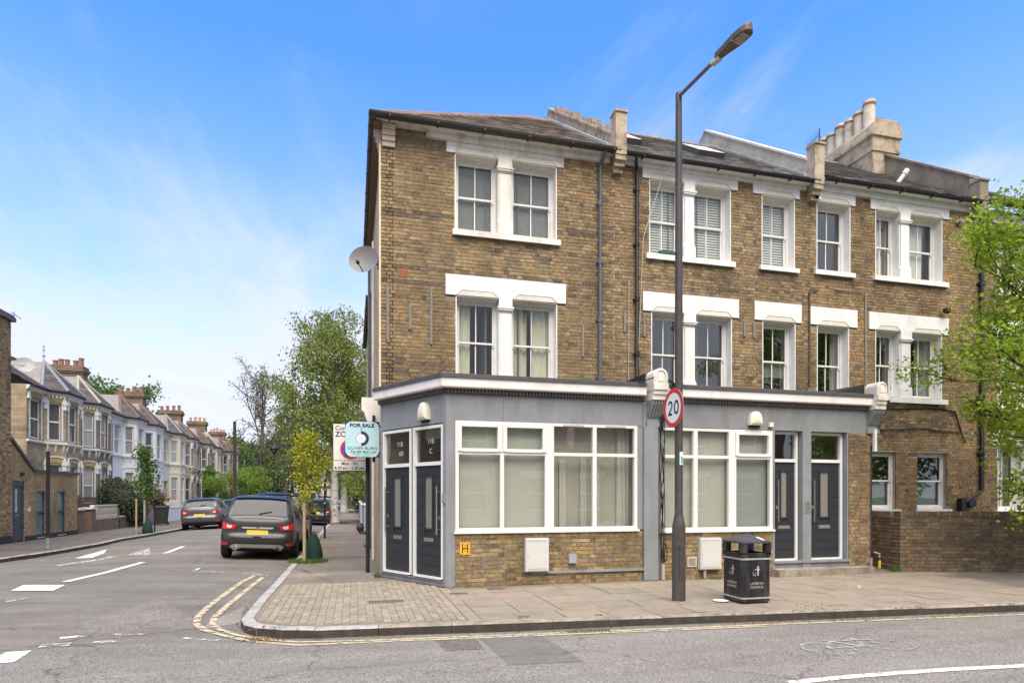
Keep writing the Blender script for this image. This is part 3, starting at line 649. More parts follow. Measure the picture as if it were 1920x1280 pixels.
# ------------------------------------------------------------------ sash windows
def drape(fr, u0, u1, z0, z1, d, m, name, parent, folds=9, amp=.03):
    b = MB(); n = folds * 4
    b.grid(lambda i, j: fr(u0 + (u1 - u0) * i / n, d + amp * math.sin(i / n * folds * 2 * math.pi + .5 * j) * (1 + .2 * math.sin(i * 1.7)), z0 + (z1 - z0) * j / 3), n + 1, 4)
    return b.build(name, m, parent, smooth=2)
def sash(fr, parent, u0, u1, z0, z1, rec=.2, inside=(), fm=None, gm=None, bars=1, meet=None, mull=None, room=True, horns=True, vent=True):
    """one sash window: frame with sashes, glazing bars, panes; what hangs behind"""
    fm = fm or WHITE; gm = gm or GLASS; f = .055; d0 = -rec - .06; b = MB(); meet = meet or (z0 + z1) / 2
    b.box(fr, u0, u0 + f, d0, -rec, z0, z1); b.box(fr, u1 - f, u1, d0, -rec, z0, z1); b.box(fr, u0 + f, u1 - f, d0, -rec, z1 - f * 1.3, z1); b.box(fr, u0 + f, u1 - f, d0, -rec + .01, z0, z0 + f * 1.0)
    w = b.build('window', fm, parent)
    for nm, za, zb, dd in (('upper_sash', meet - .02, z1 - f * 1.3, -rec - .02), ('lower_sash', z0 + f, meet + .02, -rec - .05)):
        s = MB(); t = .038; a0, a1 = u0 + f, u1 - f
        s.box(fr, a0, a0 + t, dd - .03, dd, za, zb); s.box(fr, a1 - t, a1, dd - .03, dd, za, zb); s.box(fr, a0 + t, a1 - t, dd - .03, dd + .001, za, za + (t if nm[0] == 'u' else t * 1.4)); s.box(fr, a0 + t, a1 - t, dd - .03, dd + .001, zb - t, zb)
        if horns and nm[0] == 'u':
            for a in (a0, a1 - t): s.prism(fr, [(a, za), (a + t, za), (a + t * .8, za - .05), (a + t * .2, za - .05)], dd - .03, dd)
        for k in range(bars): c = a0 + (a1 - a0) * (k + 1) / (bars + 1); s.box(fr, c - .011, c + .011, dd - .028, dd - .004, za + t, zb - t)
        s.build(nm, fm, w)
        for k in range(bars + 1):
            c0 = a0 + (a1 - a0) * k / (bars + 1); c1 = a0 + (a1 - a0) * (k + 1) / (bars + 1)
            MB().box(fr, c0 + (t if k == 0 else .011), c1 - (t if k == bars else .011), dd - .019, dd - .013, za + t, zb - t).build('pane', gm, w)
    if vent:
        MB().box(fr, (u0 + u1) / 2 - .17, (u0 + u1) / 2 + .17, -rec, -rec + .015, z1 - f * 1.0, z1 - f * .55).build('trickle_vent', mat('grey_vent', (.45, .44, .41), .6), w)
    if room:
        rd = -rec - 1.6
        b = MB(); b.box(fr, u0 - .5, u1 + .5, rd - .02, rd, z0 - .3, z1 + .3); b.box(fr, u0 - .52, u0 - .5, rd, -.26 if rec < .15 else -rec - .07, z0 - .3, z1 + .3); b.box(fr, u1 + .5, u1 + .52, rd, -.26 if rec < .15 else -rec - .07, z0 - .3, z1 + .3); b.box(fr, u0 - .5, u1 + .5, rd, -rec - .07, z1 + .28, z1 + .3); b.box(fr, u0 - .5, u1 + .5, rd, -rec - .07, z0 - .32, z0 - .3)
        b.build('room', ROOM, w)
    for it in inside:
        kind, a, c = it[:3]; ua, ub = u0 + (u1 - u0) * a, u0 + (u1 - u0) * c; dd = -rec - .16
        if kind == 'curtain': drape(fr, ua, ub, z0, z1, dd, CURTAIN, 'curtain', w, folds=max(2, int((ub - ua) / .12)))
        elif kind == 'net': drape(fr, ua, ub, z0, z1, dd, CURTW, 'curtain', w, folds=max(2, int((ub - ua) / .09)), amp=.02)
        elif kind == 'blind': MB().box(fr, ua, ub, -rec - .13, -rec - .12, z0 + (z1 - z0) * it[3], z0 + (z1 - z0) * it[4]).build('blind', it[5] if len(it) > 5 else BLIND, w)
        elif kind == 'shutter':
            s = MB(); zc = z0 + .08
            while zc < z1 - .06: s.box(fr, ua + .05, ub - .05, -rec - .13, -rec - .10, zc, zc + .038); zc += .062
            for c_ in (ua + .02, (ua + ub) / 2 - .03, ub - .05): s.box(fr, c_, c_ + .05, -rec - .135, -rec - .09, z0 + .05, z1 - .05)
            s.build('shutter', SHUT, w)
    return w
ROOM = mat('room_wall', (.20, .19, .17), .9, var=.15, scale=1.5)
SHUT = mat('grey_white_shutter', (.62, .64, .64), .5, var=.04)
def lintel(fr, parent, u0, u1, z0, z1, opens, m=WHITE, ear=None):
    """white rendered lintel with ears and a stopped chamfer over each opening"""
    zt = z1; zb = z0 + .03; poly = [(u0, zb), (u0, zt), (u1, zt), (u1, zb)]
    for a, b in reversed(opens):
        c = .12; zn = zb + .12
        poly += []
    l = MB().prism(fr, poly, -.05, .035).build('lintel', m, parent)
    s = MB()
    for a, b in opens:
        s.profile(fr, [(-.26, zb + .01), (.028, zb - .001), (.02, zb - .022), (-.05, zb - .03), (-.06, zb - .055), (-.15, zb - .06), (-.16, zb - .075), (-.26, zb - .075)], a, b)
        for (p, q) in (((a - .01, zb + .004), (a + .11, zb + .115)), ((a + .11, zb + .115), (b - .11, zb + .115)), ((b - .11, zb + .115), (b + .01, zb + .004))): s.tube([fr(p[0], .038, p[1]), fr(q[0], .038, q[1])], .011, 5)
        s.prism(fr, [(a + .02, zb + .002), (a + .12, zb + .10), (b - .12, zb + .10), (b - .02, zb + .002)], .035, .042)
    s.build('lintel_moulding', mat('cream_stone_moulding', (.62, .59, .51), .7, var=.1, dirt=.35, dirtcol=(.42, .38, .3)), l); return l
def opening(fr, parent, bricks_holes, u0, u1, z0, z1, pil=None, lint=None, sill=None, inside=((), ()), lm=WHITE, sm=WHITE, gm=None, pm_=None, rec=.2, fm=None):
    bricks_holes.append((u0, u1, z0, z1))
    ops = [(u0, u1)] if not pil else [(u0, pil[0]), (pil[1], u1)]
    if lint: lintel(fr, parent, lint[0], lint[1], lint[2], lint[3], [(a + .02, b - .02) for a, b in ops], lm); bricks_holes.append((lint[0], lint[1], lint[2], lint[3]))
    # white painted reveals
    MB().box(fr, u0, u0 + .022, -rec, .012, z0, z1).build('reveal', sm, parent); MB().box(fr, u1 - .022, u1, -rec, .012, z0, z1).build('reveal', sm, parent)
    if pil:
        a, b = pil; p = MB(); p.box(fr, a, b, -.25, -.005, z0, z1)
        p.box(fr, a + .03, b - .03, -.005, .03, z0 + .32, z1 - .30).box(fr, a - .01, b + .01, -.005, .05, z0, z0 + .24)
        p.prism(fr, [(a - .01, z0 + .24), (b + .01, z0 + .24), (b - .03, z0 + .32), (a + .03, z0 + .32)], -.005, .04)
        p.box(fr, a - .03, b + .03, -.005, .075, z1 - .20, z1 - .165).box(fr, a - .01, b + .01, -.005, .06, z1 - .235, z1 - .20).box(fr, a, b, -.005, .045, z1 - .165, z1 + .05)
        p.build('pilaster', pm_ or sm, parent)
    if sill: MB().profile(fr, [(-.24, sill[2]), (-.24, sill[3] + .02), (-.15, sill[3] + .02), (.09, sill[3]), (.09, sill[2]), (.05, sill[2] + .015)], sill[0], sill[1]).build('sill', lm, parent)
    for (a, b), ins in zip(ops, inside): sash(fr, parent, a + (.022 if a == u0 else 0), b - (.022 if b == u1 else 0), z0, z1, rec=rec, inside=ins, gm=gm, fm=fm)

# ------------------------------------------------------------------ drainpipes, gutters
def pipe(pts, r, m, parent, name='downpipe', coll=True, **p):
    b = MB(); b.tube(pts, r, 10); Z = [q[2] for q in pts]
    if coll:
        for a, c in zip(pts, pts[1:]):
            if abs(a[2] - c[2]) > 1.2:
                n = int(abs(a[2] - c[2]) / 1.6)
                for i in range(n + 1):
                    z = a[2] + (c[2] - a[2]) * (i + .35) / (n + 1); b.tube([(a[0], a[1], z - .05), (a[0], a[1], z + .05)], r * 1.28, 10); b.box(ID, a[0] - r * 1.9, a[0] + r * 1.9, a[1] + r * .2, a[1] + r * 1.8, z - .02, z + .02)
    return b.build(name, m, parent, smooth=40, **p)
def gutter(fr, u0, u1, z, d, r, m, parent, name='gutter'):
    b = MB(); pr = [(d + r * (1 - math.cos(a)) - r, z + r - r * math.sin(a)) for a in np.linspace(0, math.pi, 9)]
    pr = [(d - r * math.cos(a), z + r - r * 1.0 * math.sin(a)) for a in np.linspace(0, math.pi, 9)] + [(d + r - .008, z + r)] + [(d - (r - .008) * math.cos(a), z + r - (r - .008) * math.sin(a)) for a in np.linspace(math.pi, 0, 9)]
    b.profile(fr, pr, u0, u1)
    u = u0 + .4
    while u < u1: b.box(fr, u - .015, u + .015, d - r - .03, d + r + .008, z - .006, z + r * .4); u += .95
    return b.build(name, m, parent, smooth=40)

# ------------------------------------------------------------------ slates
def slates(name, parent, O, ax, up, w, h, keep, m=SLATE, sw=.28, ex=.2, n_ind=300, root=None):
    """lay slates on a slope: O corner, ax along eaves, up the slope; keep(a,b)->bool"""
    O = Vector(O); ax = Vector(ax).normalized(); up = Vector(up).normalized(); nn = ax.cross(up).normalized()
    if nn.z < 0: nn = -nn
    rec = []; r_ = 0; b = 0
    while b < h:
        a = -(sw / 2 if r_ % 2 else 0)
        while a < w:
            if keep(a + sw / 2, b + ex / 2): rec.append((a, b))
            a += sw
        b += ex; r_ += 1
    def wpos(a, b): return O + ax * a + up * b
    rec.sort(key=lambda q: (wpos(*q) - cam.location).length); j = MB(); g = .004; meshes = []
    def geo(mb, P0):
        t = .007; e = ex * 1.12
        A = P0 + nn * (.012 + random.uniform(0, .006)) + ax * g; B = A + ax * (sw - 2 * g); C_ = P0 + up * e + ax * (sw - g) + nn * .001; D = P0 + up * e + ax * g + nn * .001
        lo = [q - nn * t for q in (A, B, C_, D)]; hi = [A, B, C_, D]; b0 = len(mb.v)
        mb.v += [tuple(q) for q in lo + hi]; F = [(4, 5, 6, 7), (0, 1, 5, 4), (1, 2, 6, 5), (3, 0, 4, 7)]
        for f in F: mb.f.append(tuple(b0 + i for i in f)); mb.mi.append(0); mb.c.append(None)
    for k in range(6): q = MB(); geo(q, Vector((0, 0, 0))); meshes.append(q.mesh('slate', m))
    for i, (a, b) in enumerate(rec):
        if i < n_ind: o = bpy.data.objects.new('slate', meshes[i % 6]); COL.objects.link(o); o.location = wpos(a, b); put(o, root or parent)
        else: geo(j, wpos(a, b))
    if j.f: j.build('slates', m, root or parent, kind='stuff')
SLATES6 = [mat('roof_slate_%s' % n_, c, .75, var=.2, scale=4, bump=.3, dirt=.4, dirtcol=(.15, .14, .10), dscale=3) for n_, c in (('a', (.22, .20, .18)), ('b', (.27, .225, .185)), ('c', (.18, .165, .15)))]

# ================================================================== THE TERRACE ON THE RIGHT
YM = 12.7; YS = 10.8
MAIN = Fr(0, YM, 1, 0); SHOP = Fr(0, YS, 1, 0)
PX = (.55, 5.63, 10.74, 15.8, 20.9)           # party wall lines
EAVE = 9.06
PITCH = .72; RIDGE_Y = 16.7; GUT_Y = 12.42
def roof_z(y): return EAVE + .06 + PITCH * (y - GUT_Y)
def parapet(parent, x, w, m, over=.42, end_top=None, y1=RIDGE_Y, name='parapet', y0=12.50, top_m=None, corbel=True, cm=None):
    """party wall standing above the slates, with its corbelled end block"""
    b = MB(); P = []
    pr = [(y0 + .18, roof_z(y0) - .2), (y0 + .18, roof_z(y0 + .18) + over * .9), (y1, roof_z(y1) + over), (y1 + 1.6, roof_z(y1) + over - 1.0), (y1 + 1.6, EAVE)]
    frx = lambda u, d, z: (x + d, u, z)
    p = b.prism(frx, pr, -w / 2, w / 2).build(name, m, parent)
    c = MB(); frc = frx; t = .05
    dz = (pr[2][1] - pr[1][1]) / (pr[2][0] - pr[1][0])
    c.prism(frc, [(pr[1][0] - .02, pr[1][1]), (pr[2][0], pr[2][1]), (pr[2][0], pr[2][1] + .06), (pr[1][0] - .02, pr[1][1] + .06)], -w / 2 - .04, w / 2 + .04)
    c.build('coping', top_m or m, p)
    e = MB(); et = end_top or roof_z(y0) + .62
    e.box(ID, x - w / 2 - .01, x + w / 2 + .01, y0 - .10, y0 + .18, EAVE - .02, et)
    e.box(ID, x - w / 2 - .03, x + w / 2 + .03, y0 - .13, y0 + .20, et, et + .05)
    for k in range(3): e.box(ID, x - w / 2 - .01 + .012 * k, x + w / 2 + .01 - .012 * k, y0 - .08 + .07 * k, YM, EAVE - .02 - .11 * (k + 1), EAVE - .02 - .11 * k)
    e.build('corbelled_end', cm or m, p)
    f = MB(); s = 1 if True else -1
    f.prism(frx, [(y0 + .1, roof_z(y0 + .1) + .012), (y1, roof_z(y1) + .012), (y1, roof_z(y1) + .10), (y0 + .1, roof_z(y0 + .1) + .10)], -w / 2 - .14, -w / 2)
    f.build('lead_flashing', mat('lead_grey', (.30, .31, .32), .5, var=.2, dirt=.4), p)
    return p

# ---- house 1: the corner house
H1 = thing('brick_house', 'three storey corner house of yellow brown stock brick above the splayed corner doors', 'house', (3.1, 12.7, 0))
br = Bricks(); holes = []
opening(MAIN, H1, holes, 2.04, 4.27, 7.13, 8.70, pil=(2.96, 3.27), lint=(1.87, 4.42, 8.68, 9.04), sill=(1.99, 4.34, 7.0, 7.12), lm=WHITED, sm=WHITE, pm_=WHITED,
        inside=((('blind', .05, .95, 0, 1, mat('grey_blind', (.20, .205, .205), .8)),), (('blind', .05, .95, 0, 1, MATS['grey_blind'] if 'grey_blind' in MATS else None),)))
opening(MAIN, H1, holes, 2.06, 4.28, 3.95, 5.76, pil=(2.98, 3.27), lint=(1.85, 4.47, 5.74, 6.19),
        inside=((('curtain', .02, .38),), (('curtain', .02, .42), ('curtain', .55, .97))))
bands = [(7.12, 7.20), (7.27, 7.35), (6.30, 6.375), (5.70, 5.78)]
def stain(sills):
    return lambda u, z: max([.55 * (1 - (zs - z) / .55) for a, b, zs in sills if a - .05 < u < b + .05 and 0 < zs - z < .55] + [0])
st1 = stain([(2.0, 4.35, 7.0)]); st2 = stain([(6.35, 8.65, 6.93), (9.3, 10.4, 6.95)]); st3 = stain([(10.84, 12, 6.98), (12.58, 14.9, 6.99), (12.56, 14.88, 3.96)])
W1 = wallparts(MAIN, H1, PX[0], PX[1], 3.6, EAVE, holes, br, 'corner', bands=[(7.20, 7.275), (7.35, 7.425), (6.22, 6.30), (5.92, 6.0)], seed=11,
               soot=lambda u, z: max(0, .55 * (1 - abs(z - 4.2) / .35)) if u < 2 else (.25 if z > 8.8 else .04) + st1(u, z) + (.35 if abs(u - 5.25) < .14 else 0))
br.finish(W1, 300)
SIDE = Fr(PX[0], 12.7, 0, 1)
SIDE.n = (-1, 0)
YB = bricktex('side_wall_brick', (.56, .41, .235), (.44, .31, .17), (.40, .33, .23), axis='YZ', dark=.3)
MB().box(SIDE, .0, 7.3, -.25, -.003, 0, EAVE).box(SIDE, 7.3, 14.5, -.25, -.003, 0, 8.0).build('side_wall', YB, H1)
MB().box(ID, .8, 5.6, 19.75, 20, 0, EAVE).build('rear_wall', YB, H1)
MB().box(ID, .6, 10.7, 12.60, 12.68, 0, 3.59).build('inner_wall', mat('inner_wall_paint', (.26, .24, .20), .9, var=.2, scale=1), H1)
# hipped slate roof with the party wall on its right
X0R, X1R = .35, PX[1]; yb2 = 2 * RIDGE_Y - GUT_Y
b = MB(); zr = roof_z(RIDGE_Y); ze = roof_z(GUT_Y)
hipx = X0R + (RIDGE_Y - GUT_Y)
A, B_, C_, D, E_, F_ = (X0R, GUT_Y, ze), (X1R, GUT_Y, ze), (X1R, RIDGE_Y, zr), (hipx, RIDGE_Y, zr), (X0R, yb2, ze), (X1R, yb2, ze)
for f in ((A, B_, C_, D), (A, D, E_), (E_, D, C_, F_)): b.face(f)
lo = [(p[0], p[1], p[2] - .05) for p in (A, B_, F_, E_)]; b.face(lo[::-1]); b.face((lo[0], lo[1], B_, A)); b.face((lo[3], lo[0], A, E_))
RF1 = b.build('roof', mat('roof_underlay', (.08, .075, .07), .9), H1)
sl = math.hypot(1, PITCH)
slates('slate', RF1, (X0R, GUT_Y - .03, ze + .0), (1, 0, 0), (0, 1, PITCH), X1R - X0R - .02, (RIDGE_Y - GUT_Y) * sl, lambda a, b: a > b / sl + .05, m=SLATES6[1], n_ind=300)
b = MB()
for i in range(14):                      # ridge and hip tiles
    t0, t1 = i / 14, (i + .96) / 14; p = Vector(D).lerp(Vector(C_), t0); q = Vector(D).lerp(Vector(C_), t1)
    b.tube([p + Vector((0, 0, -.03)), q + Vector((0, 0, -.02))], .10, 10)
for i in range(16): p = Vector(A).lerp(Vector(D), i / 16); q = Vector(A).lerp(Vector(D), (i + .97) / 16); b.tube([p + Vector((0, 0, -.02)), q + Vector((0, 0, -.01))], .08, 8)
b.build('ridge_tile', mat('terracotta_ridge', (.24, .16, .12), .85, var=.3, scale=6, dirt=.6, dirtcol=(.16, .13, .10)), RF1, smooth=40)
bxo('soffit', ID, PX[0] - .1, PX[1], GUT_Y + .05, 12.70, EAVE + .0, EAVE + .045, WHITED, H1)
bxo('fascia', ID, PX[0] + .9, PX[1] - .15, 12.60, 12.70, EAVE - .13, EAVE, WHITED, H1)
gutter(MAIN, X0R - .05, PX[1] - .12, EAVE - .02, .34, .075, mat('old_iron_gutter', (.05, .045, .04), .6, var=.3), H1)
GS = Fr(PX[0], 12.7, 0, 1); GS.n = (-1, 0)
gutter(GS, -.33, 7.3, EAVE - .02, .18, .075, MATS['old_iron_gutter'], H1)
bxo('eaves_board', GS, -.2, 7.3, 0, .16, EAVE - .06, EAVE + .05, mat('brown_eaves_board', (.16, .11, .075), .8, var=.2), H1)
gutter(GS, 7.3, 14.5, 7.92, .10, .06, MATS['old_iron_gutter'], H1)
b = MB(); b.prism(ID if False else (lambda u, d, z: (PX[0] - .1 + d, 12.7 + u, z)), [(7.3, 7.98), (14.5, 7.98), (14.5, 8.04), (7.3, 8.04)], 0, 5); b.build('rear_roof', SLATES6[2], H1)
b = MB()
for k in range(4): b.box(ID, PX[0] + .015, PX[0] + .27, 12.70 - .16 + .035 * k, 12.70, EAVE - .02 - .10 * (k + 1), EAVE - .02 - .10 * k)
b.build('corner_corbel', mat('pinkish_stone', (.50, .42, .34), .8, var=.15, dirt=.5, dirtcol=(.28, .22, .17)), H1)
b = MB()
for k in range(4): b.box(ID, PX[0] - .15 + .03 * k, PX[0], 12.74, 12.95, EAVE - .02 - .10 * (k + 1), EAVE - .02 - .10 * k)
b.build('corner_corbel', MATS['pinkish_stone'], H1)
bxo('side_fillet', ID, PX[0] - .045, PX[0] - .003, 12.705, 12.80, 3.7, 8.7, mat('cream_fillet', (.62, .52, .37), .8, var=.15), H1)
pb = MB(); pb.tube([(PX[0] - .06, 15.9, 0), (PX[0] - .06, 15.9, 8.0)], .032, 8); pb.build('soil_pipe', WHITED, H1, smooth=40)
b = MB(); b.tube([(PX[0] - .07, 19.4, 0), (PX[0] - .07, 19.4, 9.1)], .045, 8); b.build('downpipe', PIPEG, H1, smooth=40)
# airbricks
AIRB = mat('orange_airbrick', (.42, .16, .08), .8, var=.15)
def airbrick(u, z, parent, w=.225, h=.15, m=AIRB):
    o = bxo('air_brick', MAIN, u - w / 2, u + w / 2, .0, .016, z - h / 2, z + h / 2, m, parent); b = MB()
    for i in range(7):
        for j in range(4): uu = u - w * .4 + w * .8 * i / 6; z_ = z - h * .33 + h * .66 * j / 3; b.box(MAIN, uu - .008, uu + .008, .016, .0175, z_ - .011, z_ + .011)
    b.build('air_holes', mat('hole_dark', (.02, .015, .012), .9), o)
airbrick(4.93, 8.87, H1); airbrick(.99, 6.14, H1)
# grey timber battens left on the wall and other little things fixed to it
BAT = mat('weathered_batten', (.20, .185, .165), .9, var=.2, scale=15, bump=.4)
def batten(px0, px1, py0, py1, parent, m=BAT, n='batten', d=.03):
    u0, z1 = onY(px0, py0, YM); u1, z0 = onY(px1, py1, YM); return bxo(n, MAIN, u0, u1, .012, .012 + d, z0, z1, m, parent)
for q in ((724.6, 729.8, 536, 642), (766, 771.5, 569, 618), (805.7, 810.6, 541, 646)): batten(*q, H1)
batten(1090, 1094, 610, 669, H1, mat('pinkish_batten', (.28, .17, .15), .9))
pipe([(5.25, 12.64, 3.75), (5.25, 12.64, 8.85), (5.27, 12.50, 8.95), (5.27, 12.38, 9.05)], .04, PIPEG, H1)
parapet(H1, PX[1] + .02, .24, RENDER, over=.32, end_top=9.95, y1=17.2)
# rubble worn brick on top of the party wall
b = MB(); random.seed(4)
for i in range(26):
    y = 12.9 + i * .15; z = roof_z(y) + .36
    b.box(ID, PX[1] - .10, PX[1] + .13, y, y + .09, z, z + random.uniform(.05, .16))
b.build('brick_capping', mat('sooty_capping', (.26, .22, .17), .95, var=.5, scale=12, bump=.6), H1)

# ---- house 2
H2 = thing('brick_house', 'middle brick house with white shutters upstairs and two skylights in its slate roof', 'house', (8.2, 12.7, 0))
br = Bricks(); holes = []
sh = (('shutter', .04, .96),)
opening(MAIN, H2, holes, 6.46, 8.55, 7.06, 8.74, pil=(7.32, 7.60), lint=(6.29, 8.72, 8.72, 8.97), sill=(6.37, 8.63, 6.93, 7.05), lm=WHITE, inside=(sh, sh))
opening(MAIN, H2, holes, 9.38, 10.30, 7.06, 8.74, lint=(9.14, 10.42, 8.72, 8.97), sill=(9.30, 10.38, 6.95, 7.05), inside=(sh,))
opening(MAIN, H2, holes, 6.51, 8.58, 3.95, 5.76, pil=(7.32, 7.62), lint=(6.30, 8.75, 5.74, 6.20), gm=GLASSD)
opening(MAIN, H2, holes, 9.40, 10.32, 3.95, 5.76, lint=(9.18, 10.48, 5.74, 6.21), inside=((('blind', .05, .95, .3, .5),),), gm=GLASSD)
W2 = wallparts(MAIN, H2, PX[1], PX[2], 3.6, 8.97, holes, br, 'second', seed=22, soot=lambda u, z: .22 if (6.1 < z < 7.0 and (u * 7 % 3) < 1.5) or u > 10.45 else .06 + st2(u, z) + (.4 if abs(u - 6.13) < .12 else 0))
br.finish(W2, 300)
bxo('fascia', ID, PX[1] + .16, PX[2] - .16, 12.62, 12.705, 8.97, 9.06, WHITE, H2)
bxo('soffit', ID, PX[1] + .14, PX[2] - .14, 12.44, 12.70, 9.06, 9.10, WHITE, H2)
def plain_roof(parent, x0, x1, m, zoff=0, seed=1):
    b = MB(); A, B_, C_, D = (x0, GUT_Y, ze + zoff), (x1, GUT_Y, ze + zoff), (x1, RIDGE_Y, zr + zoff), (x0, RIDGE_Y, zr + zoff); E_, F_ = (x0, yb2, ze + zoff), (x1, yb2, ze + zoff)
    b.face((A, B_, C_, D)); b.face((D, C_, F_, E_)); lo = [(p[0], p[1], p[2] - .05) for p in (A, B_, F_, E_)]; b.face(lo[::-1]); b.face((lo[0], lo[1], B_, A))
    r_ = b.build('roof', MATS['roof_underlay'], parent)
    slates('slate', r_, (x0, GUT_Y - .03, ze + zoff), (1, 0, 0), (0, 1, PITCH), x1 - x0 - .02, (RIDGE_Y - GUT_Y) * sl, lambda a, b: True, m=m, n_ind=300)
    b = MB()
    for i in range(16): p = Vector(D).lerp(Vector(C_), i / 16); q = Vector(D).lerp(Vector(C_), (i + .96) / 16); b.tube([p + Vector((0, 0, -.03)), q + Vector((0, 0, -.02))], .09, 10)
    b.build('ridge_tile', MATS['terracotta_ridge'], r_, smooth=40); return r_
RF2 = plain_roof(H2, PX[1] + .14, PX[2] - .12, SLATES6[0])
def skylight(px, py, w, h, parent, label=None):
    # where the pixel's ray meets the slope
    dx, dy, dz = ray(px, py); t = (roof_z(0) - CAMH) / (dz - PITCH * dy); P = Vector((dx * t, dy * t, CAMH + dz * t)); up = Vector((0, 1, PITCH)).normalized(); nn = Vector((0, -PITCH, 1)).normalized()
    def q(a, b, n): return P + Vector((1, 0, 0)) * a + up * b + nn * n
    m = MB(); fr = lambda u, d, z: tuple(q(u, z, d))
    for u0, u1, v0, v1 in ((-w / 2, -w / 2 + .06, 0, h), (w / 2 - .06, w / 2, 0, h), (-w / 2 + .06, w / 2 - .06, 0, .07), (-w / 2 + .06, w / 2 - .06, h - .07, h)): m.box(fr, u0, u1, .0, .15, v0, v1)
    s = m.build('skylight', mat('dark_skylight_frame', (.05, .05, .05), .4), parent)
    MB().box(fr, -w / 2 + .02, w / 2 - .02, .15, .16, .03, h - .03).build('pane', mat('painted_sky_reflection', (.7, .7, .7), .4, spec=.4, var=0), s)  # sky's reflection is painted into the pane as a pale opaque colour
    MB().box(fr, -w / 2 + .1, w / 2 - .1, .01, .02, .1, h - .1).build('blind', WHITE, s)
skylight(1178, 272, .7, 1.1, RF2); skylight(1332, 297, .75, 1.1, RF2)
gutter(MAIN, PX[1] + .14, PX[2] - .15, 9.03, .30, .06, BLACKP, H2)
pipe([(6.02, 12.40, 9.05), (6.02, 12.45, 8.95), (6.13, 12.62, 8.86), (6.13, 12.63, 3.98), (5.80, 12.60, 3.80)], .038, BLACKP, H2)
parapet(H2, PX[2] + .02, .25, mat('pale_render_parapet', (.47, .42, .33), .9, var=.15, bump=.4, dirt=.6, dirtcol=(.2, .17, .12), dscale=2), over=.45, end_top=9.98, y1=17.2, top_m=mat('pale_coping', (.62, .60, .55), .8, var=.1, dirt=.3), cm=RENDER)
for q in ((1168.5, 1172.5, 586, 623), (1205, 1208.5, 588, 631), (1393, 1397, 602, 631), (1410.5, 1414.5, 605, 634)): batten(*q, H2)
b = MB(); b.tube([onY(1178, 490, YM)[0:1] + (12.66, 6.4), (5.94, 12.66, 3.9)], .009, 5); b.build('thin_conduit', mat('pale_conduit', (.4, .38, .35), .7), H2)
b = MB(); b.tube([(7.0, 12.36, 9.25), (7.0, 12.34, 9.1), (6.72, 12.62, 8.7), (6.3, 12.66, 7.4), (6.2, 12.66, 5.2), (6.1, 12.66, 3.9)], .008, 5); b.build('aerial_cable', mat('cream_cable', (.5, .47, .38), .6), H2)
b = MB(); b.box(MAIN, 6.68, 7.25, .0, .09, 7.075, 7.13); b.build('window_box', mat('dark_green_trough', (.02, .10, .06), .5), H2)

# ---- house 3
H3 = thing('brick_house', 'orange brown brick house with a big rendered chimney and two frosted ground floor windows', 'house', (13.3, 12.7, 0))
br = Bricks(); holes = []
cn = (('net', .55, .95),)
opening(MAIN, H3, holes, 10.92, 11.91, 7.10, 8.76, lint=(10.80, 12.04, 8.74, 9.02), sill=(10.84, 12.0, 6.98, 7.09), gm=GLASSD)
opening(MAIN, H3, holes, 12.66, 14.77, 7.12, 8.76, pil=(13.40, 13.72), lint=(12.50, 14.97, 8.74, 9.02), sill=(12.58, 14.9, 6.99, 7.11), inside=((('net', .42, .95),), (('net', .30, .75),)))
opening(MAIN, H3, holes, 10.93, 11.87, 3.90, 5.76, lint=(10.73, 12.10, 5.74, 6.20), gm=GLASSD, inside=((('net', .74, .98),),))
opening(MAIN, H3, holes, 12.66, 14.76, 4.10, 5.76, pil=(13.42, 13.76), lint=(12.46, 14.96, 5.74, 6.20), sill=(12.56, 14.88, 3.96, 4.09), inside=((('net', .85, .99),), (('net', .5, .98),)), gm=GLASSD)
for a, b_ in ((12.36, 13.30), (13.97, 14.93)):
    holes.append((a, b_, 1.27, 2.72)); bxo('sill', MAIN, a - .06, b_ + .1, -.12, .07, 1.20, 1.268, WHITE, H3)
    sash(MAIN, H3, a, b_, 1.27, 2.72, rec=.10, bars=0, horns=False, inside=(('blind', .06, .94, .04, .5, mat('green_frosted_film', (.30, .40, .36), .5)),), gm=GLASSD)
W3 = wallparts(MAIN, H3, PX[2], PX[3], 0, 9.02, holes, br, 'third', seed=33, soot=lambda u, z: .45 if 3.0 < z < 3.95 else (.22 if z < 1.2 else .06) + st3(u, z))
br.finish(W3, 300)
bxo('fascia', ID, PX[2] + .16, PX[3] - .1, 12.62, 12.705, 9.02, 9.17, WHITE, H3); bxo('soffit', ID, PX[2] + .14, PX[3] - .1, 12.42, 12.70, 9.17, 9.21, WHITE, H3)
RF3 = plain_roof(H3, PX[2] + .15, PX[3] - .12, SLATES6[0], .12)
gutter(MAIN, PX[2] + .15, PX[3] - .1, 9.14, .30, .06, BLACKP, H3)
b = MB(); b.box(ID, PX[2] + .03, PX[2] + .2, 12.56, 12.70, 8.76, 9.0); b.box(ID, PX[2] - .1, PX[2] + .14, 12.58, 12.70, 8.84, 9.02)
b.build('white_corbel', WHITE, H3)
DREN = mat('dark_cement_render', (.22, .185, .145), .95, var=.25, scale=2.5, bump=.5, dirt=.6, dirtcol=(.07, .062, .052), dscale=1.3)
parapet(H3, PX[3], .26, DREN, over=.72, end_top=9.75, y1=15.6)
